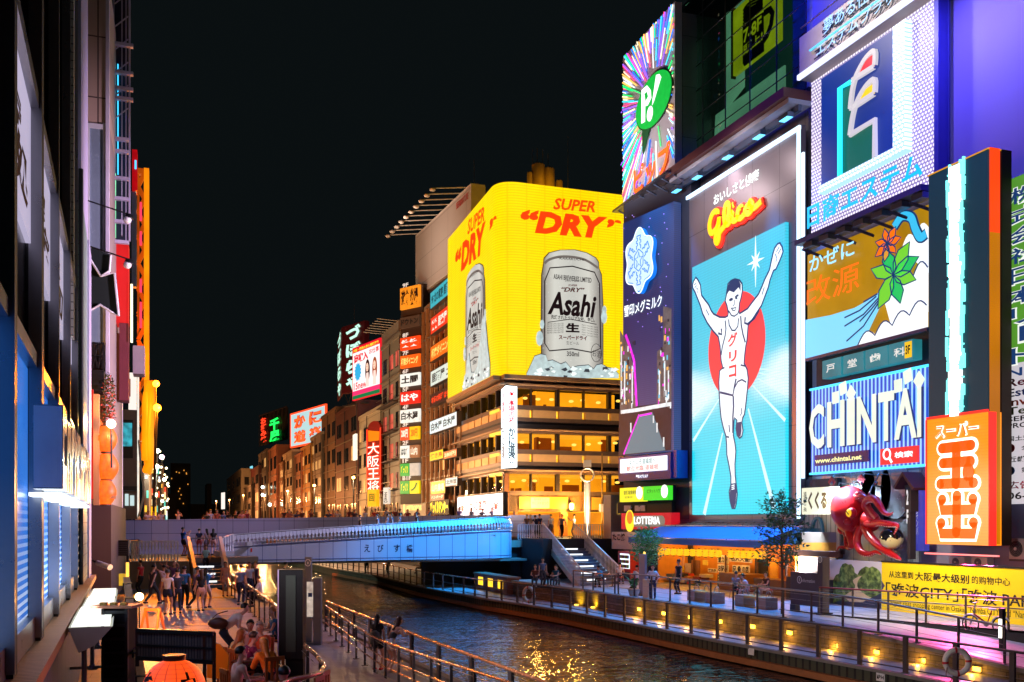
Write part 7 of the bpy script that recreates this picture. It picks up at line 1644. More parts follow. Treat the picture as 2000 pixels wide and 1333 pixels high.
for i,(px,py,Y,c_,k_,r_,lab)in enumerate([(305,750,88,(255,130,20),22,.28,'upper of two orange sodium lamps against the night sky at the left'),(307,797,88,(255,130,20),22,.32,'lower of two orange sodium lamps against the night sky at the left'),(308,881,120,(240,255,220),12,.25,'upper white street lamp on the left bank'),(316,893,130,(255,200,230),8,.3,'pinkish street lamp on the left bank'),(306,912,110,(240,255,220),16,.26,'brightest white street lamp on the left bank'),(321,937,150,(245,255,210),12,.26,'right white street lamp on the left bank'),(304,967,110,(245,255,210),8,.2,'low white street lamp on the left bank, above the bridge'),(317,979,140,(245,255,210),8,.2,'lowest white street lamp near the yellow box sign')]):
 q=onY(px,py,Y);t=thing('street_lamp',lab,'street lamp',q,'street lamps on the left bank');g=MB();g.ball((0,0,0),r_);g.build('globe',E('slamp%d'%i,c_,k_),t);g=MB();g.tube([(0,0,-r_),(-.3,.2,-q.z+3.4)],.06,6);g.build('pole',BLACK,t)
 if i in (0,1,4):point('lamp_light',q+Vector((.5,-.5,0)),[5000,6000,0,0,4000][i],c_,.3,t)
t,O=fthing('yellow_box_sign','small yellow lit box sign above the bridge parapet at the left','sign',100,300);fpart(t,O,'face',E('box_yellow',(255,190,20),1.1,True),295,305,990,1008,0,.4);fpart(t,O,'case',BLACK,294.6,305.4,988,990,0,.4)
g_=[(290+rnd.random()*40,880+rnd.random()*125)for _ in range(40)]
for k,(px,py)in enumerate(g_[:26]):
 q=onY(px,py,105+k*2);g=MB();g.ball((0,0,0),.13,n=8,m=5);o=tag(g.build('festoon_bulb',E('festoon',(255,236,180),5),None),'tiny warm festoon bulb among the far left bank lights','light bulb','festoon bulbs on the left bank');o.location=q
 # far dark tower at the end of the canal
t,O=fthing('far_tower','distant dark tower block with a few lit windows at the end of the canal','building',620,350);fpart(t,O,'wall',M('far_dark',(16,20,26)),333,372,905,1030,0,40)
for k in range(12):px=334+rnd.random()*35;py=905+rnd.random()*80;fpart(t,O,'window',E('far_window',(255,170,70),.8),px,px+1.8,py,py+2.2,-2,1)
for i,(pxl,pxr,yt,Y)in enumerate([(404,413,945,520),(372,440,985,560),(326,345,965,480)]):
 t,O=fthing('far_block',['thin distant block at the end of the canal','low distant dark block across the end of the canal','distant dark block behind the left street lamps'][i],'building',Y,(pxl+pxr)/2);fpart(t,O,'wall',M('far_dark2',(22,24,28)),pxl,pxr,yt,1030,0,30)
 # ============================================================ RIGHT BANK BEYOND THE CORNER RESTAURANT
frB=lambda X:Fr((X,700,0),(X,60,0))
def bank_building(pxl,pxr,ytop,X,label,wall,win=(4,5),lit=.25,seed=1,depth=14,ybase=1030,warm=(255,190,110),name='canal_building',litk=.8):
 """box with its long side on the canal (plane X) and its end towards the camera; windows on both"""
 f=frB(X);ya,yb=onX(pxl,HY,X).y,onX(pxr,HY,X).y
 zt=zat(ytop,dep(onX(pxr,HY,X)));t=thing(name,label,'building',(X,yb,0),'buildings along the right bank');L_=ya-yb
 g=MB();g.box(0,depth,0,L_,0,zt);g.box(-.15,depth,-.1,L_+.0,zt,zt+.5);g.build('wall',wall,t)
 r_=random.Random(seed);nc,nr=win;z0_=4.2;hh=(zt-z0_-.6)/nr
 fr_=M('window_frame_dark',(40,38,40));
 for i in range(nr):
  for j in range(nc):
   a=L_*(j+.2)/nc;b_=L_*(j+.8)/nc;z_=z0_+i*hh+hh*.25
   on=r_.random()<lit
   g=MB();g.box(-.04,.02,a,b_,z_,z_+hh*.5)
   w_=g.build('window',E('lit_window_%d'%(hash(warm)%97),warm,litk,var=.5,scale=.8)if on else M('dark_pane',(34,38,44),rough=.15),t)
   g=MB();g.box(-.09,-.041,a-.08,b_+.08,z_-.1,z_);g.box(-.09,-.041,(a+b_)/2-.05,(a+b_)/2+.05,z_,z_+hh*.5);g.build('sill',fr_,w_)
  for j in range(2):
   a=1+j*3;g=MB();g.box(a,a+1.4,-.05,.01,z0_+i*hh+hh*.25,z0_+i*hh+hh*.7);g.build('window',E('lit_window_%d'%(hash(warm)%97),warm,litk,var=.5,scale=.8)if r_.random()<lit else M('dark_pane',(34,38,44)),t)
  g=MB();g.box(-.25,0.0,0,L_,z0_+i*hh-.12,z0_+i*hh);g.build('string_course',M('band_grey',(120,108,98)),t)
 g=MB();g.tube([(-.12,.4,0),(-.12,.4,zt)],.07,6);g.tube([(-.12,L_*.55,0),(-.12,L_*.55,zt)],.06,6);g.build('drain_pipe',DARKSTEEL,t)
 return t,f,zt,ya,yb
W1=PANEL('facade_taupe',(150,128,108),joint=(70,60,52),pu=60,pv=3.3,w=.2,rough=.6,axes='yz');W2=PANEL('facade_grey',(142,136,128),joint=(80,76,72),pu=60,pv=3.2,w=.08,rough=.65,axes='yz',var=.12)
W3=PANEL('facade_beige',(182,168,146),joint=(120,108,92),pu=60,pv=3.2,w=.06,rough=.65,axes='yz',var=.12);W4=M('facade_maroon',(84,42,44),rough=.6,var=.3);W5=M('facade_brown',(118,88,66),rough=.7,var=.3);W6=M('facade_terracotta',(168,112,86),rough=.7,var=.25);W7=M('facade_dim',(96,92,88),rough=.7,var=.3);W8=M('facade_ochre',(170,130,66),rough=.7,var=.3)
# 1 signboard block beside the restaurant
t,f,zt,ya,yb=bank_building(830,905,548,26.6,'tall taupe block with a ladder of lit shop signs, left of the yellow billboard',W1,(7,9),.12,3,litk=.6)
g=MB()
for k in range(9):y_=(ya-yb)*k/8;g.box(-.35,-.05,y_-.08,y_+.08,4,zt)
g.build('pilasters',M('pilaster_tan',(176,146,118),rough=.5),t)
SGN=[('9F',847,574,605,(60,170,185),(30,40,50),'9F 北の家族 居酒屋',890),('8F',847.5,624,655,(235,60,30),(255,245,230),'笑笑 居楽屋 笑',890),('7F',847,680,708,(240,110,25),(255,225,120),'相席ダイニング',890),('6F',847.5,728,756,(205,222,214),(60,40,40),'居酒屋 土',890),('5F',847,774,795,(60,20,16),(255,70,30),'本気の料理 はや',886),('4F',846,825,849,(215,238,242),(30,40,50),'白木屋 白木屋',899),('3F',846,885,901,(250,215,30),(220,90,30),'焼き鳥',872),('3F',873,884,897,(235,110,40),(255,235,190),'280円',899),('1F',848,943,966,(250,190,50),(250,245,210),'山内農場',876),('1F',877,936,950,(170,215,225),(60,80,90),'北海道',900),('B1',847.5,968,977,(200,70,40),(255,245,230),'ハンバーグ',874)]
for k,(fl_,xl,yt,ytb,c_,ink,tx,xr)in enumerate(SGN):
 ff=frB(26.1);S_=Sign(ff,'shop_sign',['teal lit','red lit','orange lit','pale green lit','dark red neon','white lit','yellow lit','small orange lit','amber lit','pale blue lit','small red lit'][k]+' horizontal shop sign on the taupe block left of the yellow billboard','sign','shop signs on the taupe block')
 r=S_.panel('face',E('shopsign%d'%k,c_,.95,True,var=.12),xl,yt,ytb,xr,0,.35);S_.frame('frame',DARKSTEEL,r,.08,-.1,.37);w_=r[1]-r[0];h_=r[3]-r[2]
 S_.text('lettering',E('shopink%d'%k,ink,.9 if sum(ink)>300 else .3),tx,(r[0]+w_*.06,r[1]-w_*.06,r[2]+h_*.18,r[3]-h_*.18),.36,.37,bold=.03);S_.done()
ff=frB(25.4);S_=Sign(ff,'neon_sign','yellow neon letters of a grill shop low on the taupe block, above the bridge','sign');S_.panel('backing',M('sign_dark',(40,30,24)),842,979,1006,878,0,.1);S_.ptext('lettering',E('yellow_neon',(255,225,20),1.4,True),'びっくりドンキー',843,980,1004,877,.1,.12,bold=.07);S_.done()
ff=frpx(792,110,842,104);S_=Sign(ff,'cafe_sign','cream wall sign with glowing yellow lettering just above the bridge parapet','sign');S_.panel('board',M('cream_wall',(196,186,168)),788,986,1010,838,0,.4);S_.ptext('lettering',E('warm_letters',(255,225,120),1.4),'METROPOS',801,988,998,830,.4,.42,bold=.04);S_.mb('mark',E('warm_letters',(255,225,120),1.4)).poly(ell(*ff.uv(796,994),.3,.5,16),.4,.42);S_.done()
# white roof billboard with lamp arms
fw2=Fr(at(813,HY,118),at(920,HY,100));S_=Sign(fw2,'blank_billboard','blank grey white roof billboard with a row of lamp arms, left of the yellow billboard','billboard')
r=(0,fw2.L,fw2.uv(813,580)[1],fw2.uv(813,462)[1]);S_.rect('board',PANEL('billboard_grey',(176,166,158),joint=(120,112,106),pu=6,pv=3,w=.05,rough=.5,var=.06),r,-1.6,0);S_.text('red_print',M('print_red',(170,50,50)),'BEER&NATURE',(r[1]-4.6,r[1]-.8,r[3]-1.2,r[3]-.5),0,.02,bold=.02)
S_.frame('frame',M('pale_frame',(196,190,184)),r,.12,-1.5,.05)
for k in range(10):x=r[0]+(r[1]-r[0])*(k+.3)/10;S_.mb('lamp_arm',M('arm_pale',(210,205,196),rough=.4)).tube([(x,r[3]+.2,-.2),(x,r[3]-.4,3.6)],.07,6);S_.mb('lamp_head',M('arm_pale')).ball((x,r[3]-.55,3.7),.32,.2,.32,n=10,m=6)
S_.mb('gantry',DARKSTEEL).box(r[0],r[1],r[2]-.5,r[2]-.3,-1.4,-.1)
for k in range(12):x=r[0]+(r[1]-r[0])*k/12;S_.mb('gantry',DARKSTEEL).bar((x,r[2]-.4,-.3),(x+1.2,r[2]-1.8,-.8),.12)
S_.mb('antenna',STEEL).tube([(r[1]-1.8,r[3],-1),(r[1]-1.8,r[3]+3.3,-1)],.04,5);S_.done()
spot('board_fill',fw2.pt(fw2.L*.5,r[2]+2,9),fw2.pt(fw2.L*.5,r[2]+6,0),1600,(255,225,205),130,1,.5)
# 2 stacked sign tower facing the camera
ft2=frpx(783,116,826,113.5);t=thing('sign_tower','slim dark tower of stacked lit floor signs numbered B1F to 9F','building',ft2.mw)
zq=lambda py:zat(py,115);g=MB();g.box(0,ft2.L,0,zq(560),-6,0);g.build('wall',M('tower_brown',(70,52,44),rough=.6),t);g=MB();g.tube([(ft2.L+.1,4,.1),(ft2.L+.1,zq(565),.1)],.08,6);g.build('pipe',DARKSTEEL,t)
FLS=[('9F',562,604,[((240,140,30),(60,16,12),'遊食 炎場')]),('',620,641,[((120,84,60),(30,18,14),'ドウトン')]),('8F',660,684,[((240,70,20),(255,245,235),'笑笑')]),('7F',695,719,[((240,96,20),(255,225,120),'相席ダイニング')]),('6F',731,755,[((235,238,230),(70,50,46),'土間')]),('5F',766,790,[((235,40,24),(255,250,245),'はや')]),('4F',801,826,[((238,236,226),(60,40,40),'白木屋')]),('3F',835,860,[((235,80,40),(255,240,220),'280円'),((250,190,20),(235,110,20),'280円')]),('2F',871,895,[((235,235,225),(60,60,60),'はなび'),((160,100,60),(250,235,210),'山内')]),('1F',906,930,[((20,160,50),(250,235,40),'びっくり'),((196,182,168),(196,182,168),'')]),('B1F',940,965,[((20,160,50),(250,235,40),'びっくり'),((245,215,20),(60,150,40),'ノ')])]
for k,(fl_,yt,yb_,boards)in enumerate(FLS):
 w_=ft2.L-.5;n_=len(boards)
 for j,(c_,ink,tx)in enumerate(boards):
  lit_='lower ' if fl_=='B1F' else ''
  S_=Sign(ft2,'floor_sign',f'{lit_}lit board in the stacked sign tower{" beside floor mark " + fl_ if fl_ else " with brown brush writing, unlit"}'+(', left half' if n_==2 and j==0 else ', right half' if n_==2 else ''),'sign','boards of the stacked sign tower')
  a=.25+w_*j/n_;b_=.25+w_*(j+1)/n_-(.1 if n_==2 else 0);z0_,z1_=zq(yb_),zq(yt)
  S_.mb('face',E('floorsign%d%d'%(k,j),c_,.95 if k!=1 else .25,True,var=.15)).box(a,b_,z0_,z1_,.05,.35);
  if tx:S_.text('lettering',E('floorink%d%d'%(k,j),ink,.95 if sum(ink)>300 else .3),tx,(a+.2,b_-.2,z0_+.3,z1_-.25),.35,.37,bold=.04)
  if fl_ and j==0:S_.text('floor_lettering',E('floor_pale',(240,225,210),.8),fl_,(a+.1,a+.1+.5*len(fl_),z1_+.12,z1_+.62),.02,.06,bold=.03)
  S_.done()
  # 3 grey block with a blank panel
t,f,zt,ya,yb=bank_building(746,784,655,26.4,'grey block with railed balconies and a round corner, left of the stacked sign tower',W2,(3,6),.35,5,warm=(255,110,90),litk=.5)
g=MB()
for k in range(5):z_=5+k*3.6;g.box(-.9,0,1,ya-yb-.5,z_,z_+.12);g.box(-.92,-.88,1,ya-yb-.5,z_+.95,z_+1.0)
g.build('balcony',DARKSTEEL,t);g=MB();g.lathe([(1.6,0),(1.6,zt-1)],(1.4,.6,0),n=20);g.build('round_corner',W2,t)
fbp=frpx(745,131,779,121);S_=Sign(fbp,'blank_billboard','blank grey panel board on the roof left of the stacked sign tower','billboard');r=(0,fbp.L,fbp.uv(745,776)[1],fbp.uv(745,655)[1]);S_.rect('board',M('panel_grey_board',(150,140,132),rough=.5,var=.1),r,-.6,0)
for k in range(7):x=r[1]*(k+.5)/7;S_.mb('lamp_arm',M('arm_pale')).tube([(x,r[3],0),(x,r[3]+.1,2.6)],.05,5)
S_.done()
# 4 beige block with the red vertical neon
t,f,zt,ya,yb=bank_building(697,747,797,26.2,'beige block with dark windows behind the red vertical neon sign',W3,(4,4),.1,7)
fo_=frpx(718,128,743,125.5);S_=Sign(fo_,'vertical_neon_sign','tall red neon sign with four big white characters and an arched top','sign')
a,b_=0,fo_.L;zz=lambda py:zat(py,127);S_.mb('case',M('neon_case_red',(150,30,20))).box(a,b_,zz(965),zz(838),-.3,0);S_.mb('case',M('neon_case_red')).poly([(b_/2+b_/2*math.cos(q_),zz(838)+1.0*math.sin(q_))for q_ in [math.pi*i/12 for i in range(13)]],-.3,0)
RNE=E('red_neon_glow',(255,60,30),1.5,True)
for k,ch in enumerate('大阪王将'):z1_=zz(866+k*24.5);z0_=zz(888+k*24.5);S_.text('lettering_glow',RNE,ch,(a+.05,b_-.05,z0_-.08,z1_+.08),0,.05,bold=.09);S_.text('lettering',E('neon_pale',(255,235,225),1.5),ch,(a+.15,b_-.15,z0_,z1_),.05,.1,bold=.0)
S_.mb('tube_edge',RNE).box(b_,b_+.12,zz(960),zz(838),0,.1);S_.mb('tube_edge',RNE).box(a-.12,a,zz(960),zz(838),0,.1)
S_.mb('top_lamp',E('lantern_lit_orange',(255,120,10),1.1)).poly([(a+.3,zz(862)),(b_-.3,zz(862)),(b_-.2,zz(845)),(a+.2,zz(840))],.02,.06);S_.done()
S_=Sign(frpx(723,126,742,124.5),'lantern_box_sign','orange lit lantern box under the red vertical neon sign','sign');S_.panel('face',E('lantern_box',(255,165,20),1.2,True,var=.2),724,957,990,741,0,.5);S_.ptext('lettering',M('box_green',(120,130,30)),'回',727,965,980,738,.5,.52,bold=.05);S_.done()
S_=Sign(frpx(752,122,764,121),'white_vertical_sign','white vertical sign with dark letters low on the grey block','sign');r=S_.panel('face',E('white_vert',(225,220,210),.8),752.5,953,985,762.5,0,.3);S_.text('lettering',INK,'ZERO',(r[0]+.15,r[1]-.15,r[2]+.15,r[3]-.6),.3,.32,vertical=True,bold=.03);S_.done()
fad=frpx(693,139,746,131);S_=Sign(fad,'recruit_billboard','white and pink lit roof billboard with red writing and two women with long hair','billboard')
r=(0,fad.L,fad.uv(693,782)[1],fad.uv(693,683)[1]);W_,H_=r[1],r[3]-r[2];S_.rect('face',E('ad_white',(252,240,240),1.05,True),r,0,.3);S_.mb('band',E('ad_red',(225,20,40),1.0)).box(0,W_,r[3]-H_*.09,r[3],.3,.34);S_.mb('band',E('ad_pink',(235,50,110),1.0)).box(0,W_,r[2]+H_*.07,r[2]+H_*.16,.3,.34);S_.mb('band',E('ad_green',(20,120,70),.9)).box(0,W_,r[2],r[2]+H_*.07,.3,.34);S_.frame('edge',E('ad_red',(225,20,40),1.0),r,.12,0,.33)
S_.text('lettering',E('ad_yellow',(255,230,60),1.1),'大阪・関西の求人情報満載',(.3,W_-.3,r[3]-H_*.08,r[3]-H_*.02),.34,.36,bold=.02);S_.text('lettering',E('ad_red',(225,20,40),1.0),'高収入',(.5,W_*.58,r[3]-H_*.3,r[3]-H_*.13),.3,.32,bold=.06);S_.text('lettering',E('ad_red',(225,20,40),1.0),'お仕事',(W_*.62,W_-.3,r[3]-H_*.22,r[3]-H_*.12),.3,.32,bold=.02);S_.text('lettering',E('ad_red',(225,20,40),1.0),'15news',(.4,W_*.6,r[2]+H_*.18,r[2]+H_*.32),.3,.32,bold=.02)
bst=[(W_*.2+(1.25 if k%2 else .95)*math.cos(k*math.pi/14),r[2]+H_*.52+(1.25 if k%2 else .95)*math.sin(k*math.pi/14)*1.1)for k in range(28)];S_.mb('burst',E('ad_blue',(50,170,220),1.0)).poly(bst,.3,.34)
for cx_,hair,w_ in ((W_*.56,(60,24,20),1.0),(W_*.82,(170,80,40),1.1)):
 cy_=r[2]+H_*.5;S_.mb('portrait_hair',E('hair%d'%hair[0],hair,.8)).poly(ell(cx_,cy_-.1,.78,1.55,20),.3,.33);S_.mb('portrait_face',E('face_print',(250,205,180),1.0)).poly(ell(cx_-.05,cy_+.35,.42,.6,18),.33,.35);S_.mb('portrait_dress',E('dress_print',(250,215,205),1.0)).poly([(cx_-.6,r[2]+H_*.18),(cx_+.6,r[2]+H_*.18),(cx_+.35,cy_-.4),(cx_-.35,cy_-.4)],.33,.35)
 for dx in (-.2,.12):S_.mb('portrait_features',E('feature_ink',(60,30,26),.7)).poly(ell(cx_-.04+dx,cy_+.42,.06,.05,8),.35,.36)
 S_.mb('portrait_features',E('lip_print',(210,70,80),.9)).poly(ell(cx_-.07,cy_+.06,.13,.05,8),.35,.36)
S_.done()
# 5 maroon block with the tall dark red sign tower
t,f,zt,ya,yb=bank_building(656,699,787,26.0,'maroon block of small dark windows under the dark red sign tower',W4,(3,4),.1,9)
for pl,dl,pr,dr,nm,lab in ((668,148,712,143,'character_tower_sign','tall dark red roof sign with four big pale green characters, front face'),(659,157,668,148,'character_tower_sign','narrow left face of the tall dark red roof sign with pale green characters')):
 ff=frpx(pl,dl,pr,dr);S_=Sign(ff,nm,lab,'sign');z1_,z0_=zat(637,147),zat(768,147);S_.mb('case',M('dark_red_case',(92,24,34),rough=.5)).box(0,ff.L,z0_,z1_,-.8 if pl>660 else -.2,0);hh=(z1_-z0_)/4
 for k,ch in enumerate('づぼらや'):S_.text('lettering',E('mint_neon',(190,250,225),1.15,True),ch,(ff.L*.2,ff.L*.85,z1_-hh*(k+.92),z1_-hh*(k+.1)),0,.1,bold=.05)
 if pl>660:S_.mb('antenna',STEEL).tube([(ff.L*.45,z1_,-.4),(ff.L*.45,z1_+2.8,-.4)],.04,5);S_.mb('lattice',DARKSTEEL).bar((.2,z0_,-.4),(1.4,z0_-1.8,-.4),.1);S_.mb('lattice',DARKSTEEL).bar((2.2,z0_,-.4),(1.0,z0_-1.8,-.4),.1);S_.mb('lattice',DARKSTEEL).box(0,ff.L,z0_-2.0,z0_-1.8,-.8,0)
 S_.done()
 # farther blocks, right to left
for i,(pxl,pxr,yt,X,wl_,wn,lit,lab)in enumerate([(628,657,800,26.2,W5,(3,4),.1,'dark brown block left of the maroon block'),(607,629,848,25.8,W2,(3,5),.25,'grey stepped block behind the crab character neon'),(588,608,870,25.5,W8,(3,4),.4,'ochre lit block below the crab character neon'),(571,589,888,25.2,W6,(3,4),.2,'terracotta block with a red drugstore sign'),(553,572,882,24.8,W3,(3,4),.2,'cream block left of the drugstore sign'),(540,554,905,24.5,W5,(2,4),.3,'small brown block with a lit amber sign'),(520,541,872,24.0,W6,(3,3),.05,'broad salmon block under the green neon characters'),(505,521,880,23.6,W7,(3,4),.1,'dark narrow block with white street lamps'),(490,506,912,23,W4,(2,3),.2,'small maroon block far along the right bank'),(470,491,950,22,W7,(3,3),.2,'low grey far block with a pale sign'),(443,471,918,21,M('far_pale_block',(150,150,138),rough=.7,var=.2),(3,3),.0,'pale far block with a roof frame at the end of the right bank')]):
 bank_building(pxl,pxr,yt,X,lab,wl_,wn,lit,20+i,depth=18)
fkn=frpx(572,205,639,188);S_=Sign(fkn,'neon_billboard','pale blue roof billboard with red edged orange characters in two rows','billboard');r=(0,fkn.L,zat(866,196),zat(802,196));S_.rect('face',E('pale_blue_face',(175,215,220),.95,True),r,0,.4);S_.frame('neon_frame',E('red_orange_neon',(255,70,30),1.6,True),r,.3,.1,.5);w_=fkn.L;h_=r[3]-r[2]
for k,ch in enumerate('かに道楽'):a=w_*(.1+.45*(k%2));z0_=r[2]+h_*(.54 if k<2 else .06);S_.text('lettering_edge',E('dark_red_edge',(200,30,20),.9),ch,(a-.1,a+w_*.36+.1,z0_-.1,z0_+h_*.38+.1),.4,.43,bold=.09);S_.text('lettering',E('orange_red_neon',(255,96,40),1.3),ch,(a,a+w_*.36,z0_,z0_+h_*.38),.43,.46,bold=.03)
S_.done()
fcn=frpx(506,285,560,262);S_=Sign(fcn,'neon_lattice_sign','dark roof lattice with green and red neon characters','sign');L_=fcn.L;zf=lambda py:zat(py,275)
for k in range(7):S_.mb('lattice',DARKSTEEL).bar((L_*k/7,zf(868),0),(L_*(k+1)/7,zf(804),0),.12);S_.mb('lattice',DARKSTEEL).box(L_*k/7,L_*k/7+.1,zf(868),zf(804),-.05,.05)
S_.mb('lattice',DARKSTEEL).box(0,L_,zf(806),zf(804),-.1,.1);S_.mb('back',M('sign_back_dark',(16,18,18))).box(0,L_,zf(866),zf(806),-.4,-.3)
GN=E('green_neon',(30,255,90),1.6,True);RN2=E('red_neon',(255,60,30),1.6,True)
for k,ch in enumerate('千房'):S_.text('green_lettering',GN,ch,(L_*.42,L_*.76,zf(842+k*22),zf(820+k*22)),.1,.15,bold=.05)
for k,ch in enumerate('お好み焼'):S_.text('red_lettering',RN2,ch,(L_*.08,L_*.3,zf(824+k*12.5),zf(812+k*12.5)),.1,.15,bold=.05)
S_.text('green_lettering',GN,'CHIBO',(L_*.42,L_*.76,zf(863.5),zf(860)),.1,.15);S_.done()
for i,(pxl,pxr,yt,ybm,d_,c_,ink,tx,vert,lab)in enumerate([(570,588,917,951,215,(235,50,50),(255,240,240),'ツルハ',True,'red and white lit vertical drugstore sign on the right bank'),(552,561,961,992,230,(255,190,60),(200,110,30),'お好焼',True,'amber lit vertical sign low on the right bank'),(594,600,970,996,200,(120,200,235),(30,60,90),'居酒屋',True,'pale blue lit vertical sign low on the right bank'),(620,625,920,990,190,(220,190,255),(220,190,255),'',False,'thin violet white neon strip on the right bank'),(553,559,915,925,235,(150,215,250),(1,1,1),'',False,'upper small pale blue lit sign on the right bank'),(553,559,939,949,235,(150,215,250),(1,1,1),'',False,'lower small pale blue lit sign on the right bank'),(432,438,963,995,420,(250,235,225),(235,40,40),'',False,'white strip sign with a red edge far along the right bank'),(478,487,951,1000,330,(225,120,90),(90,30,30),'ひっかけ',True,'salmon vertical sign with dark writing far along the right bank'),(488,492,912,940,330,(130,220,240),(1,1,1),'',False,'cyan white strip sign far along the right bank'),(689,694,850,900,140,(250,245,215),(1,1,1),'',False,'tall cream lit strip sign beside the beige block')]):
 ff=frpx(pxl,d_,pxr,d_*.985);S_=Sign(ff,'street_sign',lab,'sign','small lit signs along the right bank');r=(0,ff.L,zat(ybm,d_),zat(yt,d_));S_.rect('face',E('streetsign%d'%i,c_,1.1,var=.2),r,-.3,0)
 if tx:S_.text('lettering',E('streetink%d'%i,ink,.9),tx,(r[0]+r[1]*.15,r[1]*.85,r[2]+.3,r[3]-.3),0,.03,vertical=vert,bold=.05)
 S_.done()
for i,(px,py,d_,lab)in enumerate([(513,952,260,'upper white street lamp among the right bank blocks'),(513,967,260,'lower white street lamp among the right bank blocks'),(527,986,240,'small greenish lamp low on the right bank')]):
 q=at(px,py,d_);t=thing('street_lamp',lab,'street lamp',q,'street lamps on the right bank');g=MB();g.ball((0,0,0),.4);g.build('globe',E('white_lamp',(235,250,225),10),t);g=MB();g.tube([(0,0,-.4),(0,0,-q.z+1)],.1,6);g.build('pole',BLACK,t)
 # warm street light on the facades (lamps stand on the quay walk)
for i,(X,Y,z_,p_,c_)in enumerate([(17,96,9,1500,(255,205,150)),(16.2,118,9,2600,(255,200,140)),(15.5,140,9,3400,(255,195,130)),(14.5,165,9,4000,(255,170,100)),(13.5,200,10,5500,(255,160,90)),(13,240,10,7500,(255,160,90)),(12.5,300,11,11000,(255,160,90))]):
 t=thing('quay_lamp',f'slim quay lamp post with a warm globe beyond the bridge, {["nearest", "second", "third", "fourth", "fifth", "sixth", "farthest"][i]} of seven','street lamp',(X,Y,0),'quay lamps behind the bridge');g=MB();g.tube([(0,0,0),(0,0,z_-.3)],.07,6);g.build('pole',BLACK,t);g=MB();g.ball((0,0,z_),.16);g.build('globe',E('quay_globe',(255,190,110),5),t);point('lamp_light',(X-.3,Y-.3,z_),p_,c_,.3,t)
 # ============================================================ PEOPLE
def skin_mesh(name,pts,edges,sub=1):
 """pts: {key: (x, y, z, r)} or (x, y, z, rx, ry); one continuous surface grown over the joints"""
 keys=list(pts);me=bpy.data.meshes.new(name);me.from_pydata([pts[k][:3]for k in keys],[(keys.index(a),keys.index(b))for a,b in edges],[])
 o=bpy.data.objects.new(name,me);COL.objects.link(o);sk=o.modifiers.new('s','SKIN');sk.use_smooth_shade=True
 for k,sv in zip(keys,me.skin_vertices[0].data):v=pts[k];sv.radius=(v[3],v[4]if len(v)>4 else v[3]);sv.use_root=k=='pelvis' or k==keys[0]
 if sub:ss=o.modifiers.new('u','SUBSURF');ss.levels=sub;ss.render_levels=sub
 dg=bpy.context.evaluated_depsgraph_get();dg.update();out=bpy.data.meshes.new_from_object(o.evaluated_get(dg));bpy.data.objects.remove(o);bpy.data.meshes.remove(me);out.name=name
 out.polygons.foreach_set('use_smooth',[True]*len(out.polygons)); return out
def ik(a,b,l1,l2,hint):
 a,b=Vector(a),Vector(b);d=b-a;L_=min(d.length,(l1+l2)*.999);dn=d.normalized();x=(l1*l1-l2*l2+L_*L_)/(2*L_);h=math.sqrt(max(0,l1*l1-x*x));hv=Vector(hint);hv=hv-dn*hv.dot(dn);hv=hv.normalized()if hv.length>1e-4 else dn.orthogonal().normalized(); return a+dn*x+hv*h,a+dn*L_
POSES={'stand':dict(p=(0,0,.93),ch=(0,.0,1.3),hl=(-.25,.05,.84),hr=(.25,.06,.84),fl=(-.1,0,.08),fr=(.1,.03,.08)),'walk':dict(p=(0,0,.91),ch=(0,.05,1.28),hl=(-.24,.24,.92),hr=(.24,-.2,.88),fl=(-.09,-.3,.12),fr=(.09,.32,.08)),'phone':dict(p=(0,0,.93),ch=(0,-.02,1.3),hl=(-.1,.38,1.45),hr=(.12,.4,1.47),fl=(-.11,0,.08),fr=(.11,.04,.08)),'raise':dict(p=(0,0,.93),ch=(0,-.03,1.3),hl=(-.22,.3,1.78),hr=(.2,.32,1.75),fl=(-.11,0,.08),fr=(.11,.04,.08)),'lean':dict(p=(0,-.1,.92),ch=(0,.14,1.25),hl=(-.24,.42,1.12),hr=(.24,.42,1.12),fl=(-.1,-.12,.08),fr=(.1,-.2,.08)),'bend':dict(p=(0,-.12,.9),ch=(0,.2,1.16),hl=(-.2,.48,.86),hr=(.24,.42,.8),fl=(-.12,-.05,.08),fr=(.13,.12,.08)),'hips':dict(p=(0,0,.93),ch=(0,-.02,1.3),hl=(-.2,.02,.98),hr=(.2,.02,.98),fl=(-.1,0,.08),fr=(.12,.04,.08),el=1),'sit':dict(p=(0,0,.52),ch=(0,.05,.88),hl=(-.14,.42,.72),hr=(.15,.4,.72),fl=(-.12,.46,.08),fr=(.12,.42,.08)),'sitlean':dict(p=(0,0,.52),ch=(0,.16,.84),hl=(-.12,.48,.78),hr=(.14,.46,.76),fl=(-.14,.42,.08),fr=(.14,.3,.08)),}
_P={}
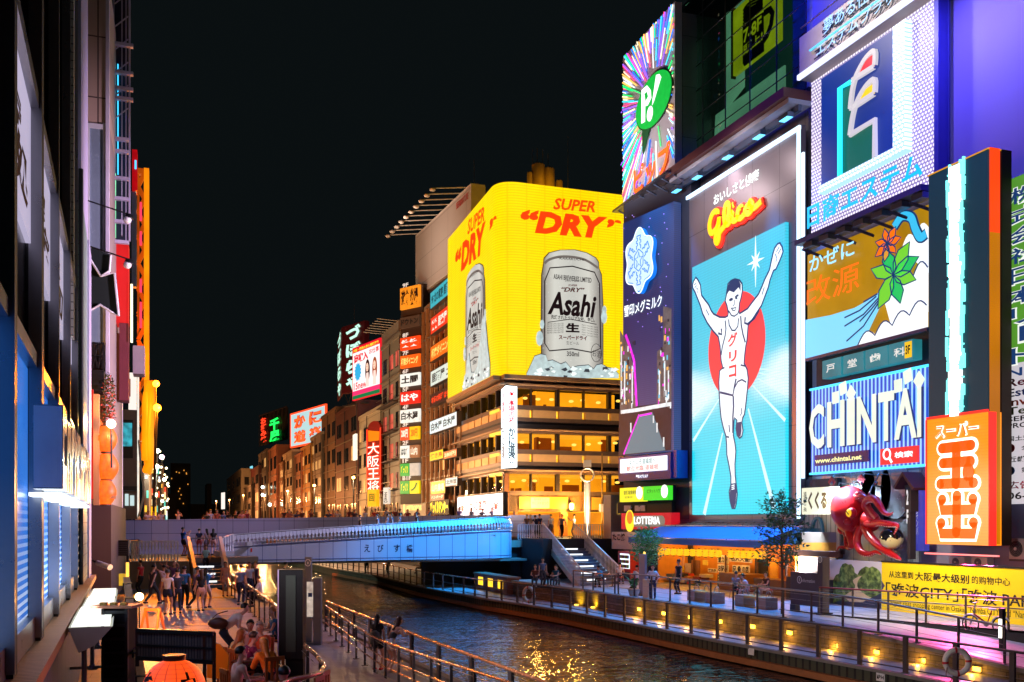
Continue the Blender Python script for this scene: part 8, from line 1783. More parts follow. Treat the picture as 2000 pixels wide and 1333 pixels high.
def pose_meshes(pose,legs='trousers',sleeve='short',hair='short',female=False):
 key=(pose,legs,sleeve,hair,female)
 if key in _P:return _P[key]
 q=POSES[pose];V=Vector;pel=V(q['p']);ch=V(q['ch']);up=(ch-pel).normalized();sw=.165 if female else .19;hw=.1 if female else .095
 neck=ch+up*.2;hd=neck+(up*.6+V((0,0,.4))).normalized()*.12+V((0,.02,0));tilt=V((0,.0,.1))
 P={};Ed=[]
 def put(k,v,r,r2=None):P[k]=(v[0],v[1],v[2],r)if r2 is None else (v[0],v[1],v[2],r,r2)
 put('pelvis',pel,.115 if female else .12,.09);put('waist',pel.lerp(ch,.45),.095 if female else .115,.08);put('chest',ch,.125 if female else .14,.095);put('neck0',neck-up*.05,.06,.055);put('neck',neck+up*.02,.05,.05)
 put('jaw',hd+V((0,.02,-.045)),.058,.062);put('head',hd+V((0,0,.045)),.078,.09);put('crown',hd+V((0,-.005,.115)),.055,.065);put('nose',hd+V((0,.105,.0)),.012)
 Ed+=[('pelvis','waist'),('waist','chest'),('chest','neck0'),('neck0','neck'),('neck','jaw'),('jaw','head'),('head','crown'),('head','nose')]
 for s_,sg in (('l',-1),('r',1)):
  put('ear'+s_,hd+V((sg*.092,-.01,.03)),.014);Ed.append(('head','ear'+s_))
  sh=ch+up*.12+V((sg*sw,0,0));hand=V(q['h'+s_]);el,hand=ik(sh,hand,.29,.26,(sg*1.0,-.9,-.3)if q.get('el')else (sg*.6,-.6,-.8))
  put('sh'+s_,sh,.058);put('ua'+s_,sh.lerp(el,.5),.047);put('el'+s_,el,.038);put('fa'+s_,el.lerp(hand,.45),.036);put('wr'+s_,hand,.025,.03)
  fd=(hand-el).normalized();side=V((sg,0,0));side=(side-fd*side.dot(fd)).normalized();pm=hand+fd*.055;put('pm'+s_,pm,.02,.036)
  Ed+=[('chest','sh'+s_),('sh'+s_,'ua'+s_),('ua'+s_,'el'+s_),('el'+s_,'fa'+s_),('fa'+s_,'wr'+s_),('wr'+s_,'pm'+s_)]
  nrm=fd.cross(side);fwd=side if abs(side.y)>.5 else nrm
  for fi_,(o_,ln)in enumerate(((-.03,.066),(-.01,.078),(.01,.072),(.03,.055))):
   b0=pm+fwd*o_+fd*.035;b1=b0+fd*ln*.55;b2=b1+(fd*.8-side*.5).normalized()*ln*.5
   put(f'f{fi_}a{s_}',b0,.0095);put(f'f{fi_}b{s_}',b1,.009);put(f'f{fi_}c{s_}',b2,.007);Ed+=[('pm'+s_,f'f{fi_}a{s_}'),(f'f{fi_}a{s_}',f'f{fi_}b{s_}'),(f'f{fi_}b{s_}',f'f{fi_}c{s_}')]
  th0=hand+fd*.02-fwd*.035;th1=th0+(fd*.7-fwd*.7)*.05;put('tha'+s_,th0,.011);put('thb'+s_,th1,.009);Ed+=[('wr'+s_,'tha'+s_),('tha'+s_,'thb'+s_)]
  hp=pel+V((sg*hw,0,-.06));ft=V(q['f'+s_]);kn,ft=ik(hp,ft,.43,.43,(sg*.05,1,.3));put('hp'+s_,hp,.092,.095);put('tg'+s_,hp.lerp(kn,.5),.073);put('kn'+s_,kn,.053);put('cf'+s_,kn.lerp(ft,.35),.052);put('an'+s_,ft,.034);put('ft'+s_,ft+V((sg*.01,.13,-.045)),.032,.042);put('hl'+s_,ft+V((0,-.04,-.045)),.03)
  Ed+=[('pelvis','hp'+s_),('hp'+s_,'tg'+s_),('tg'+s_,'kn'+s_),('kn'+s_,'cf'+s_),('cf'+s_,'an'+s_),('an'+s_,'ft'+s_),('an'+s_,'hl'+s_)]
 out={'body':skin_mesh('body',P,Ed)}
 def sub(keys,grow,root,fix=None):
  d={k:(*P[k][:3],*(r_+grow for r_ in (P[k][3:]if len(P[k])>4 else (P[k][3],P[k][3]))))for k in keys}
  d={root:d[root],**d}
  for k,v in (fix or {}).items():d[k]=v
  return d,[e for e in Ed if e[0]in d and e[1]in d]+[e for e in ()]
 ks=['chest','waist','pelvis','neck0','shl','shr','ual','uar']+(['ell','elr','fal','far']if sleeve=='long' else [])
 if sleeve=='none':ks=['chest','waist','pelvis']
 d,e=sub(ks,.024,'chest');out['shirt']=skin_mesh('shirt',d,e)
 if legs=='trousers':d,e=sub(['pelvis','waist','hpl','hpr','tgl','tgr','knl','knr','cfl','cfr','anl','anr'],.014,'pelvis')
 else:d,e=sub(['pelvis','waist','hpl','hpr','tgl','tgr'],.02,'pelvis')
 out['trousers' if legs=='trousers' else 'shorts']=skin_mesh('legwear',d,e)
 g=MB();c_=hd+V((0,-.012,.07));n_,m_=14,8;vs=[];fs=[]
 for i in range(m_+1):
  t_=math.pi*.62*i/m_
  for k in range(n_):
   a=2*math.pi*k/n_;cut=1.0 if math.sin(a)<.35 else .62;tt=t_*cut;vs.append((c_.x+.098*math.sin(tt)*math.cos(a),c_.y+.112*math.sin(tt)*math.sin(a),c_.z+.105*math.cos(tt)))
 for i in range(m_):
  for k in range(n_):fs.append((i*n_+k,(i+1)*n_+k,(i+1)*n_+(k+1)%n_,i*n_+(k+1)%n_))
 g.add(vs,fs,True)
 if hair=='long':
  pts=[hd+V((0,-.03,.08)),hd+V((0,-.06,-.02)),neck+V((0,-.09,-.06)),ch+V((0,-.13,.04))];g.tube(smooth3(pts),[.07,.078,.084,.086,.084,.08,.076,.072,.066,.06,.052,.04,.025],10)
 out['hair']=g
 g=MB()
 for sg in (-1,1):g.ball(hd+V((sg*.035,.082,.03)),.011,.008,.008,n=8,m=5)
 out['eyes']=g;g=MB();g.box(hd.x-.022,hd.x+.022,hd.y+.078,hd.y+.09,hd.z-.052,hd.z-.044);out['mouth']=g
 for s_,sg in (('l',-1),('r',1)):
  ft=V(P['an'+s_][:3]);g=MB();g.tube([ft+V((0,-.075,-.045)),ft+V((0,-.02,-.04)),ft+V((sg*.008,.07,-.045)),ft+V((sg*.012,.16,-.055))],[.034,.044,.044,.026],8);out['shoe'+s_]=g
 res={}
 for k,v in out.items():
  if isinstance(v,MB):me=bpy.data.meshes.new(k);me.from_pydata(v.v,[],v.f);me.polygons.foreach_set('use_smooth',v.smooth);v=me
  if not v.materials:v.materials.append(None)
  res[k]=v
 _P[key]=res; return res
SKINS=[M('skin_light',(228,178,150),rough=.5,var=.08),M('skin_tan',(196,142,112),rough=.5,var=.08)]
HAIRS={'black':M('hair_black',(20,16,16),rough=.4),'brown':M('hair_brown',(74,44,28),rough=.4),'gold':M('hair_gold',(176,112,50),rough=.4),'grey':M('hair_grey',(170,160,150),rough=.5)}
def cloth(c):return M('cloth_%d_%d_%d'%c,c,rough=.8,var=.2,scale=6)
_pc=[0]
def person(loc,face,pose,label,shirt,pants,group,h=1.68,legs='trousers',sleeve='short',hair='short',hc='black',fem=False,shoe=(40,38,40),skin=None):
 """face: degrees anticlockwise from +y"""
 ms=pose_meshes(pose,legs,sleeve,hair,fem);t=thing('person',label,'person',Matrix.Translation(Vector(loc))@Matrix.Rotation(R(face),4,'Z')@Matrix.Scale(h/1.7,4),group);_pc[0]+=1
 sk=SKINS[(_pc[0])%2]if skin is None else SKINS[skin]
 mats={'body':sk,'shirt':cloth(shirt),'trousers':cloth(pants),'shorts':cloth(pants),'hair':HAIRS[hc],'eyes':INK,'mouth':M('lip',(150,70,66)),'shoel':cloth(shoe),'shoer':cloth(shoe)}
 for k,me in ms.items():
  o=bpy.data.objects.new('shoe' if k.startswith('shoe')else k,me);COL.objects.link(o);o.parent=t;o.material_slots[0].link='OBJECT';o.material_slots[0].material=mats[k]
 return t
NAVYC,BLK,WHT_,GRY=(24,34,64),(26,26,30),(226,220,214),(120,118,124)
G1='people at the foot of the left stairs'
for px,py,face,pose,sh,pa,lg,hr,hc,fem,lab in [(327,1201,-20,'stand',(222,216,226),NAVYC,'shorts','short','black',False,'person in a white shirt and navy shorts, back turned, left side of the crowd'),(347,1199,10,'phone',(40,40,60),(34,38,60),'trousers','short','black',False,'person in dark clothes holding a phone up in the crowd by the left stairs'),(319,1176,40,'raise',(230,200,200),(190,120,120),'shorts','short','black',True,'person in pale pink raising both arms at the left of the crowd'),(360,1188,-10,'stand',(60,130,180),BLK,'trousers','short','black',False,'person in a light blue shirt and black trousers in the crowd'),(382,1189,-60,'walk',(96,84,130),BLK,'trousers','short','black',False,'person in a violet checked shirt stepping right in the crowd'),(393,1194,20,'stand',(30,26,28),(230,170,150),'shorts','long','brown',True,'person with long brown hair, black top and a yellow bag in the crowd'),(403,1187,-30,'phone',(60,140,210),(226,190,180),'shorts','long','black',True,'person with a bright blue bag at the right of the crowd'),(340,1168,150,'raise',(120,90,150),NAVYC,'trousers','short','black',False,'person in violet raising a phone behind the white shirted one'),(275,1165,60,'stand',(206,40,50),BLK,'trousers','short','black',False,'person in a red shirt by the warm lamp at the left'),(297,1180,-50,'walk',(70,60,70),(60,60,66),'trousers','short','black',False,'person in a brown grey shirt walking beside the warm lamp'),(440,1165,180,'stand',(226,160,130),(230,170,140),'shorts','long','black',True,'person in peach clothes standing by the black post right of the stairs'),(470,1182,-20,'stand',(120,140,190),(40,50,84),'trousers','short','black',False,'person in a pale blue shirt and jeans with a red bag near the bronze rail'),(487,1172,200,'stand',(200,196,205),NAVYC,'trousers','short','brown',False,'person in white beside the pale blue shirted one'),(500,1170,120,'stand',(70,60,90),BLK,'trousers','short','brown',False,'person in a dark jacket with brown hair near the bronze rail')]:
 q=onz(px,py,LT);person(q,face,pose,lab,sh,pa,G1,1.62 if fem else 1.7,lg,'short',hr,hc,fem)
q=onz(510,1186,LT);person(q,70,'sit','person in a cream jacket sitting on the steps with a white tote bag beside',(224,206,200),BLK,G1,1.66,'trousers','long','short','black',True)
t=thing('tote_bag','pale grey tote bag standing beside the person in the cream jacket','bag',onz(520,1208,LT));g=MB();g.add([(-.2,-.08,0),(.2,-.08,0),(.2,.08,0),(-.2,.08,0),(-.24,-.05,.42),(.24,-.05,.42),(.24,.05,.42),(-.24,.05,.42)],[(3,2,1,0),(0,1,5,4),(1,2,6,5),(2,3,7,6),(3,0,4,7),(4,5,6,7)]);g.build('body',M('canvas_grey',(196,186,196),rough=.8),t);g=MB();g.tube([(.13*math.cos(a),0,.42+.2*math.sin(a))for a in [math.pi*i/10 for i in range(11)]],.012,6);g.build('handle',M('canvas_grey'),t)
q=onz(534,1172,LT-.2);person((q.x+.3,q.y,LT),-80,'lean','person in navy leaning on the canal rail behind the tall black pillar',(26,34,66),(30,34,56),G1,1.68)
# stairs and landing
q=at(402,1110,58.5);person((q.x,q.y,1.45),180,'walk','person in a mint top and long black skirt coming down the left stairs',(150,190,180),BLK,'people on the left stairs',1.66,'trousers','short','long','brown',True)
for px,face,pose,sh,pa,lab in ((389,0,'stand',(24,34,70),(190,90,90),'person in a navy top seen from behind at the head of the left stairs'),(404,30,'stand',(170,150,160),(120,110,130),'person in pale grey between two others at the head of the left stairs'),(417,-10,'stand',(34,26,32),(200,150,140),'person with long hair and a dark dress at the head of the left stairs'),(358,-60,'phone',(24,90,190),(30,40,60),'person in a bright blue shirt holding a phone at the left stair parapet')):
 q=at(px,HY,63.5 if px>370 else 61);person((q.x,q.y,2.44),face,pose,lab,sh,pa,'people on the left stairs',1.62 if px!=358 else 1.72,'shorts','short','long' if px in (404,417)else 'short','black',px!=358)
 # people behind the far parapet
rnd=random.Random(21);bs=[(268,'lean',(236,228,236)),(287,'lean',(236,226,230)),(302,'lean',(230,225,236)),(314,'stand',(220,210,220)),(348,'phone',(210,190,180)),(402,'lean',(60,66,52)),(411,'stand',(200,205,225)),(424,'stand',(190,110,90)),(437,'lean',(80,120,190)),(446,'lean',(24,24,30)),(461,'stand',(60,60,50)),(471,'lean',(210,150,150)),(482,'stand',(150,50,60)),(556,'stand',(60,50,60)),(566,'lean',(190,130,110)),(577,'lean',(40,56,110)),(590,'stand',(110,70,60)),(607,'phone',(150,90,80)),(640,'lean',(60,90,140)),(650,'stand',(200,150,160)),(659,'lean',(220,220,230)),(683,'stand',(120,60,60)),(692,'lean',(90,70,90)),(713,'stand',(240,240,244)),(731,'lean',(200,60,50)),(755,'stand',(196,190,184)),(772,'stand',(140,60,50)),(781,'stand',(90,60,60)),(796,'lean',(190,50,60)),(812,'lean',(170,60,70)),(838,'phone',(96,150,210)),(897,'stand',(150,120,190)),(921,'stand',(110,100,120)),(940,'lean',(90,80,100)),(961,'stand',(120,110,140))]
for i,(px,pose,c_)in enumerate(bs):
 d_=73.0+6.8*(px-220)/780;q=at(px,HY,d_+1.2);side='left' if px<360 else 'middle' if px<700 else 'right'
 nm={(236,228,236):'white'}.get(c_)
 R_,G_,B_=c_;nm='white' if min(c_)>200 else 'pale' if min(c_)>145 else 'black' if max(c_)<40 else 'dark' if max(c_)<90 else 'red' if R_>1.5*max(G_,B_)else 'blue' if B_>R_*1.3 else 'rosy' if R_>G_+30 else 'grey'
 ordn=i+1;nxt=bs[i-1]if i else None
 person((q.x,q.y,3.64+.42*(px-220)/780),180+rnd.uniform(-25,25),pose,f'person in a {nm} top behind the far bridge parapet, number {ordn} from left',c_,(40,40,50),'people behind the bridge parapet',1.6+rnd.random()*.18,hair='long' if rnd.random()<.3 else 'short',hc=rnd.choice(['black','black','brown']))
for i,(px,sh)in enumerate([(705,(22,22,26)),(741,(80,110,150)),(757,(170,130,150)),(769,(90,80,110)),(781,(150,120,140)),(818,(60,50,60))]):
 q=at(px,HY,65.5+(px-700)*.012);person((q.x,65.6,2.75+.95*min(1,max(0,(q.x-3.7)/17.6))+.12),-90+180*(i%2),'walk' if i else 'stand','person in a black cap and shirt facing the slatted bridge rail' if i==0 else f'person in {["", "blue", "pink", "violet", "mauve", "brown"][i]} walking along the slatted bridge rail',sh,(40,40,50),'people walking on the bridge',1.66)
for px,face,pose,sh,pa,lab,d_ in ((1048,0,'lean',(26,34,60),BLK,'person in navy with back turned at the landing rail by the restaurant',72),(1054,20,'stand',(40,40,66),BLK,'taller person beside the navy one at the landing rail',73),(1076,10,'stand',(240,236,230),GRY,'person in a white shirt at the restaurant front',75),(1097,180,'walk',(150,140,136),BLK,'person in a grey tee shirt walking at the head of the right stairs',73.5),(1121,60,'phone',(236,220,205),GRY,'person in white at the right of the stair head',74),(1029,0,'stand',(150,110,90),GRY,'person in tan in front of the restaurant counter',76),(1036,0,'stand',(190,170,150),GRY,'person in cream in front of the restaurant counter',77)):
 q=at(px,HY,d_);person((q.x,q.y,3.4),face,pose,lab,sh,pa,'people at the restaurant corner',1.7)
 # two women by the left canal rail
q=onz(737,1309,.02);person((q.x,q.y,.02),-35,'stand','person with very long black hair and grey backpack standing by the bronze rail',(28,28,34),(22,22,26),'two women at the bronze canal rail',1.62,'shorts','short','long','black',True,(220,40,40),0)
bq=(q.x,q.y);t=thing('backpack','grey backpack on the back of the person with very long hair','backpack',Matrix.Translation((q.x,q.y,1.02))@Matrix.Rotation(R(-35),4,'Z'));g=MB();g.lathe([(.08,-.2),(.15,-.17),(.165,0),(.15,.16),(.06,.22)],(0,-.2,0),n=14);g.build('bag',M('bag_grey',(96,96,90),rough=.8),t);g=MB()
for sx_ in (-.1,.1):g.tube([(sx_,-.14,.2),(sx_,.05,.34),(sx_,.14,.2),(sx_,-.1,-.15)],.018,6)
g.build('strap',BLACK,t)
q=onz(766,1312,.02);person((q.x,q.y,.02),-60,'lean','person in a dark vest and white shorts leaning on the bronze rail',(54,60,70),(236,230,236),'two women at the bronze canal rail',1.66,'shorts','none','long','brown',True,(200,190,190),0)
# right terrace
G2='people on the right terrace'
q=onz(1275,1173,TZ);person(q,150,'hips','person in a long white shirt and jeans standing at the terrace rail',(226,226,236),(40,56,96),G2,1.62,'trousers','long','short','brown',True)
q=onz(1313,1166,TZ);person((q.x+1.2,q.y+1.5,TZ),100,'stand','person in black working at the amber stall front',(20,20,22),BLK,G2,1.72)
def stool(q,label,c_=(150,30,40)):
 t=thing('stool',label,'stool',q,'folding stools on the terrace');g=MB();g.box(-.2,.2,-.2,.2,.42,.46);g.build('seat',M('stool_red%d'%c_[0],c_),t)
 for sx_ in (-1,1):
  for sy_ in (-1,1):g=MB();g.tube([(sx_*.17,sy_*.17,.42),(sx_*.2,sy_*.2,0)],.014,5);g.build('leg',STEEL,t)
def table(q,label,r_=.4,h_=.7):
 t=thing('table',label,'table',q,'tables on the right terrace');g=MB();g.lathe([(r_,h_-.03),(r_,h_)],n=18);g.build('tabletop',M('table_brown',(110,70,44)),t);g=MB();g.lathe([(.22,0),(.03,.04),(.03,h_-.03)],n=10);g.build('leg',BLACK,t)
for px,py,face,sh,pa,lab,ps in ((1436,1169,-60,(130,124,124),BLK,'person in a grey shirt sitting with back turned at the amber stall','sit'),(1462,1172,60,(232,190,180),(200,150,140),'person in a pink shirt leaning forward on a chair at the amber stall','sitlean'),(1499,1170,90,(60,40,44),(210,190,170),'person with dark hair sitting on a red chair at the amber stall','sit'),(1177,1148,30,(40,140,170),BLK,'person in a teal shirt sitting by the foot of the right stairs','sitlean'),(1210,1142,-40,(206,210,220),(60,60,70),'person in white sitting at the table beside the stairs','sit'),(1246,1150,10,(226,226,232),(60,60,70),'person in a white top sitting behind the potted plant','sit')):
 q=onz(px,py,TZ);person(q,face,ps,lab,sh,pa,G2,1.66,'trousers');stool((q.x,q.y,TZ),'folding stool under the person '+lab.split('person ')[1].split(' at the')[0].replace('sitting with','with').split(' on a chair')[0].split(' by the')[0])
for px,py,lab in ((1480,1172,'small round table between the diners at the amber stall'),(1196,1146,'small round table beside the right stairs')):table(onz(px,py,TZ),lab)
for i,(px,c_)in enumerate([(1052,(120,70,60)),(1060,(150,130,150)),(1068,(90,110,150)),(1077,(170,120,100)),(1088,(50,110,130))]):
 q=onz(px,1148,TZ);person((q.x+[0,.25,-.1,.3,.05][i],q.y+.5+[0,.3,-.1,.2,-.3][i],TZ),[150,200,175,230,120][i],['sit','sitlean','stand','sitlean','sit'][i],f'person in the huddle seated left of the right stairs, {["first", "second", "third", "fourth", "last"][i]} from the left',c_,(60,60,70),'people sitting left of the right stairs',1.62)
for i,(px,py,d_)in enumerate([(717,1122,80),(759,1122,76),(822,1120,66)]):q=onz(px,py,0.02);person(q,40*i,'stand' if i<2 else 'sit',['person standing on the far quay walk under the bridge, left','dark dressed person on the quay walk under the bridge','person sitting on the quay walk under the bridge in a yellow top'][i],[(150,60,50),BLK,(190,150,50)][i],BLK,'people under the bridge',1.65)
# ============================================================ LEFT FOREGROUND
def box3(name,label,cat,p,yaw=0,group=None):return thing(name,label,cat,Matrix.Translation(Vector(p))@Matrix.Rotation(R(yaw),4,'Z'),group)
q=at(568,HY,20);z1_,z0_=zat(1113,20)-LT,zat(1288,20)-LT
t=box3('display_pillar','tall black display pillar with a dim inset panel, left of the canal rail','sign pillar',(q.x,q.y,LT),-19)
g=MB();g.box(-.245,.245,0,.32,z0_,z1_);g.box(-.12,.245,.06,.26,0,z0_);g.build('case',M('gloss_black',(12,12,14),rough=.45,spec=.15),t)
g=MB();g.box(-.1,.1,-.012,0,z0_+.15,z1_-.12);g.build('inset_panel',M('inset_green_grey',(34,40,36),rough=.6,spec=.2),t)
g=MB();g.box(-.27,-.247,-.01,.33,z0_,z1_);g.build('side_trim',M('lilac_trim',(170,150,190),rough=.3,metal=.5),t)
q=at(612,HY,36);t=box3('map_board','grey metal map board with an i mark on its tall post, beside the canal rail','sign',(q.x,q.y,.03),-19)
GM=M('grey_blue_metal',(92,94,104),rough=.4,metal=.3);hp=zat(1090,36);g=MB();g.box(-.3,-.06,-.1,.1,0,hp);g.box(.04,.32,-.25,.05,0,zat(1130,36));g.box(-.45,.1,-.2,.2,0,.06);g.build('post',GM,t)
g=MB();g.box(-.2,.04,-.2,-.15,zat(1206,36),zat(1138,36));mp_=g.build('map_panel',E('map_lit',(220,205,190),.55,var=.5,scale=6),t);g=MB();g.box(-.15,.0,-.215,-.2,1.75,1.9);g.build('map_block',M('map_blue',(40,70,130)),mp_)
g=MB();g.ribbon(ell(-.18,zat(1101,36),.1,.12,18),.025,0,.01,True);g.v=[(x,-.1-z-.004,y)for x,y,z in g.v];g.box(-.2,-.16,-.115,-.101,zat(1104,36),zat(1099,36));g.build('lettering',M('pale_print'),t)
# reed screen
a,b_=at(268,HY,16.5),at(418,HY,16.0);t=box3('reed_screen','dark framed reed screen fence above the big orange lantern','fence',(a.x,a.y,0),0);D=Vector((b_.x-a.x,b_.y-a.y,0));zz=lambda py:zat(py,16.2)
REED=PANEL('dark_reed',(86,72,66),joint=(20,16,16),pu=.045,pv=30,w=.012,rough=.8,axes='xz',var=.7);g=MB();g.bar(Vector((0,0,(zz(1238)+zz(1288))/2)),D+Vector((0,0,(zz(1238)+zz(1288))/2)),.03,zz(1238)-zz(1288));g.build('reed_panel',REED,t)
g=MB()
for py,w in ((1235,.07),(1264,.035),(1290,.07)):g.bar(Vector((0,-.03,zz(py))),D+Vector((0,-.03,zz(py))),w,w)
for f_ in (0,.88,1):p_=D*f_;g.bar(p_+Vector((0,0,LT)),p_+Vector((0,0,zz(1233))),.06)
g.build('frame',M('frame_black',(24,26,26),rough=.35),t)
# timber edge, dark rack, box sign
a,b_=at(247,1130,22),at(280,1350,15.5);t=thing('timber_rail','long sloping pale timber rail with dark bands left of the reed screen','rail',a);D=b_-a;g=MB();g.bar((0,0,0),D,.14,.06);g.build('timber',M('timber_pale'),t);g=MB()
for k in range(6):p_=D*(k+.5)/6;g.bar(p_-D.normalized()*.03,p_+D.normalized()*.03,.2,.09)
g.build('band',BLACK,t)
q=at(223,HY,17);zr=lambda py:zat(py,17)-LT;t=box3('slat_rack','dark slatted rack glowing orange inside at the bottom left','rack',(q.x,q.y,LT),-19);g=MB();g.box(-.24,.22,.1,.5,0,zr(1190));g.build('case',M('rack_dark',(20,16,15),spec=.2),t);g=MB()
for k in range(9):z_=.15+k*(zr(1196)-.15)/8;g.box(-.2,.2,.04,.1,z_-.03,z_+.02)
g.box(-.24,-.19,.03,.1,0,zr(1190));g.box(.17,.22,.03,.1,0,zr(1190));g.build('slats',BLACK,t);g=MB();g.box(-.18,.16,.085,.095,.1,.55);g.build('glow_panel',E('ember_glow',(255,90,20),.9,var=.8,scale=5),t);g=MB();g.box(-.42,.3,.0,.55,zr(1189),zr(1184));g.build('top',M('rack_top',(190,120,84),rough=.5),t)
for k in range(3):g=MB();g.box(-.3+k*.18,-.2+k*.18,.1,.22,zr(1184),zr(1184)+.05);tag(g.build('plate',M('plate_yellow',(210,160,60)),None,t.matrix_world),['small yellow dish on the dark rack, left of three','small yellow dish on the dark rack, middle of three','small yellow dish on the dark rack, right of three'][k],'dish','dishes on the rack')
q=at(236,HY,40);t=box3('black_box_sign','black slatted box sign on a post in front of the baluster railing','sign',(q.x,q.y,LT),-19);z1_,z0_=zat(1056,40)-LT,zat(1086,40)-LT;g=MB();g.box(-.3,.3,0,.3,z0_,z1_);g.box(.2,.3,.05,.15,0,z0_);g.box(-.3,-.22,.05,.15,0,z0_);g.build('case',BLACK,t);g=MB()
for k in range(6):z_=z0_+.06+k*.09;g.box(-.26,.26,-.02,-.002,z_,z_+.03)
g.build('slats',DARKSTEEL,t);g=MB();g.box(-.2,.18,.3,.34,1.0,1.5);g.build('yellow_panel',E('yellow_dim_panel',(220,170,50),.7,var=.4,scale=3),t)
q=at(272,1166,31);t=thing('stall_lamp','very bright warm bulb lamp at the edge of the left terrace crowd','lamp',q);g=MB();g.ball((0,0,0),.13);g.build('bulb',E('hot_warm',(255,220,150),14),t);g=MB();g.tube([(0,0,-.1),(0,.05,LT-q.z)],.025);g.build('stem',BLACK,t);point('lamp_light',q+Vector((.25,-.25,.1)),220,(255,170,80),.13,t)
g=MB();g.bar((-.35,0,-.9),(-.35,0,1.1),.09);g.build('lit_post',E('lit_amber_post',(255,190,80),1.2,var=.3),t)
q=onz(298,1236,LT);t=box3('trestle_sign','orange wooden trestle board standing beside the warm bulb lamp','sign',q,-30);g=MB()
for sx_ in (-.3,.3):
 for sy_ in (-.25,.25):g.bar((sx_,sy_,0),(sx_*.8,0,.8),.06)
g.box(-.3,.3,-.03,.03,.7,.8);g.build('frame',M('orange_wood',(200,100,40),rough=.6),t)
# big lantern at the bottom edge
q=at(340,1350,11);t=box3('giant_lantern','giant glowing orange paper lantern with black writing at the bottom edge','lantern',q,-19)
m,n,l,p,tc,sx=nodes_of('lantern_paper',1.0,True);ang=math_(n,l,'ARCTAN2',sx.outputs[1],sx.outputs[0]);rb=math_(n,l,'LESS_THAN',math_(n,l,'FRACT',math_(n,l,'MULTIPLY',ang,16/6.2832)),.08);rz=line_mask(n,l,sx.outputs[2],.045,.006);l.new(mixc(n,l,math_(n,l,'MAXIMUM',rb,math_(n,l,'MULTIPLY',rz,.5)),lin((255,84,18)),lin((180,36,8))),p.inputs['Emission Color'])
g=MB();RL=.35;g.lathe([(RL*math.sin(math.pi*(.1+.8*i/14)),-RL*1.05*math.cos(math.pi*(.1+.8*i/14)))for i in range(15)],n=32);g.build('shade',m,t);g=MB();g.lathe([(.12,RL),(.13,RL+.06)],n=16);g.build('cap',BLACK,t)
for a0,ch in ((-2.3,'お'),(-.75,'大')):
 g=MB();add_text(g,ch,-.5,.5,0,1,0,0,bold=.06)
 g.v=[((RL+.006)*math.sin(math.acos(max(-1,min(1,(y*.26-.02)/(RL*1.05)))))*math.cos(a0+x*.6),(RL+.006)*math.sin(math.acos(max(-1,min(1,(y*.26-.02)/(RL*1.05)))))*math.sin(a0+x*.6),y*.26-.02)for x,y,z in g.v];g.build('lettering',INK,t)
g=MB();g.ribbon([(-.13,-.02),(0,.1),(.13,-.02)],.05,0,.01);g.v=[(x,-(RL+.004)*math.cos(x*2.0),y+.04)for x,y,z in g.v];g.build('roof_mark',E('mark_gold',(255,190,40),1.1),t)
point('lamp_light',q+Vector((.55,.7,.35)),10,(255,120,40),.3,t)
# diners
G3='diners on the left terrace'
def diner(px,d_,face,pose,lab,sh,pa=BLK,h=1.66,**k):q=at(px,HY,d_); return person((q.x,q.y,LT),face,pose,lab,sh,pa,G3,h,**k)
def chair(px,d_,face,label,c_=(176,96,40)):
 q=at(px,HY,d_);t=box3('wooden_chair',label,'chair',(q.x,q.y,LT),face,'wooden chairs on the left terrace');m_=M('chair_wood%d'%c_[0],c_,rough=.5);g=MB();g.box(-.21,.21,-.21,.21,.41,.45);g.build('seat',m_,t);g=MB()
 for k in range(4):g.box(-.2+k*.12,-.15+k*.12,-.23,-.2,.45,.85)
 g.box(-.21,.21,-.235,-.195,.85,.93);g.build('backrest',m_,t)
 for sx_ in (-.18,.18):
  for sy_ in (-.18,.18):g=MB();g.box(sx_-.02,sx_+.02,sy_-.02,sy_+.02,0,.41);g.build('leg',m_,t)
diner(444,24.6,-85,'bend','person in a white shirt bending over the diners with a brown shoulder bag',(236,216,204),(34,36,46),1.72)
t=box3('shoulder_bag','brown leather shoulder bag on the hip of the bending white shirted person','bag',at(426,1218,24.4),-20);g=MB();g.ball((0,0,0),.26,.1,.15);g.build('body',M('brown_leather',(90,44,24),rough=.4),t);g=MB();g.tube(smooth3([Vector((-.2,0,.05)),Vector((-.05,.05,.22)),Vector((.2,.15,.3))]),.014,6);g.build('strap',M('brown_leather'),t)
for px,d_,face,pose,lab,sh,kw in [(449,21.2,-60,'sitlean','person with long golden hair in a yellow top among the diners',(230,190,120),dict(hair='long',hc='gold',fem=True)),(471,20.8,-70,'sitlean','person in a purple shirt sitting at the diners\' table',(130,36,90),dict(hc='brown')),(490,23.0,170,'sit','person with short black hair and a pale top facing the diners',(226,170,150),dict()),(512,22.6,150,'sit','person with grey hair and a red orange scarf at the diners\' table',(236,90,40),dict(hc='grey',sleeve='long')),(527,19.6,20,'sitlean','person in a bright orange sweater with long golden hair, back turned',(255,130,20),dict(hair='long',hc='gold',fem=True,sleeve='long')),(460,17.9,-75,'sit','person with black hair in a white shirt, nearest of the diners',(244,206,186),dict(sleeve='short')),(539,26.5,100,'sit','person in a teal shirt half hidden behind the black display pillar',(30,90,130),dict(hc='gold')),(560,15.4,20,'sit','dark haired person at the bottom edge in front of the black pillar',(40,36,40),dict())]:
 diner(px,d_,face,pose,lab,sh,**kw);chair(px,d_,face,'wooden chair under the '+lab.replace('person ','diner ').split(',')[0].split(' at the')[0])
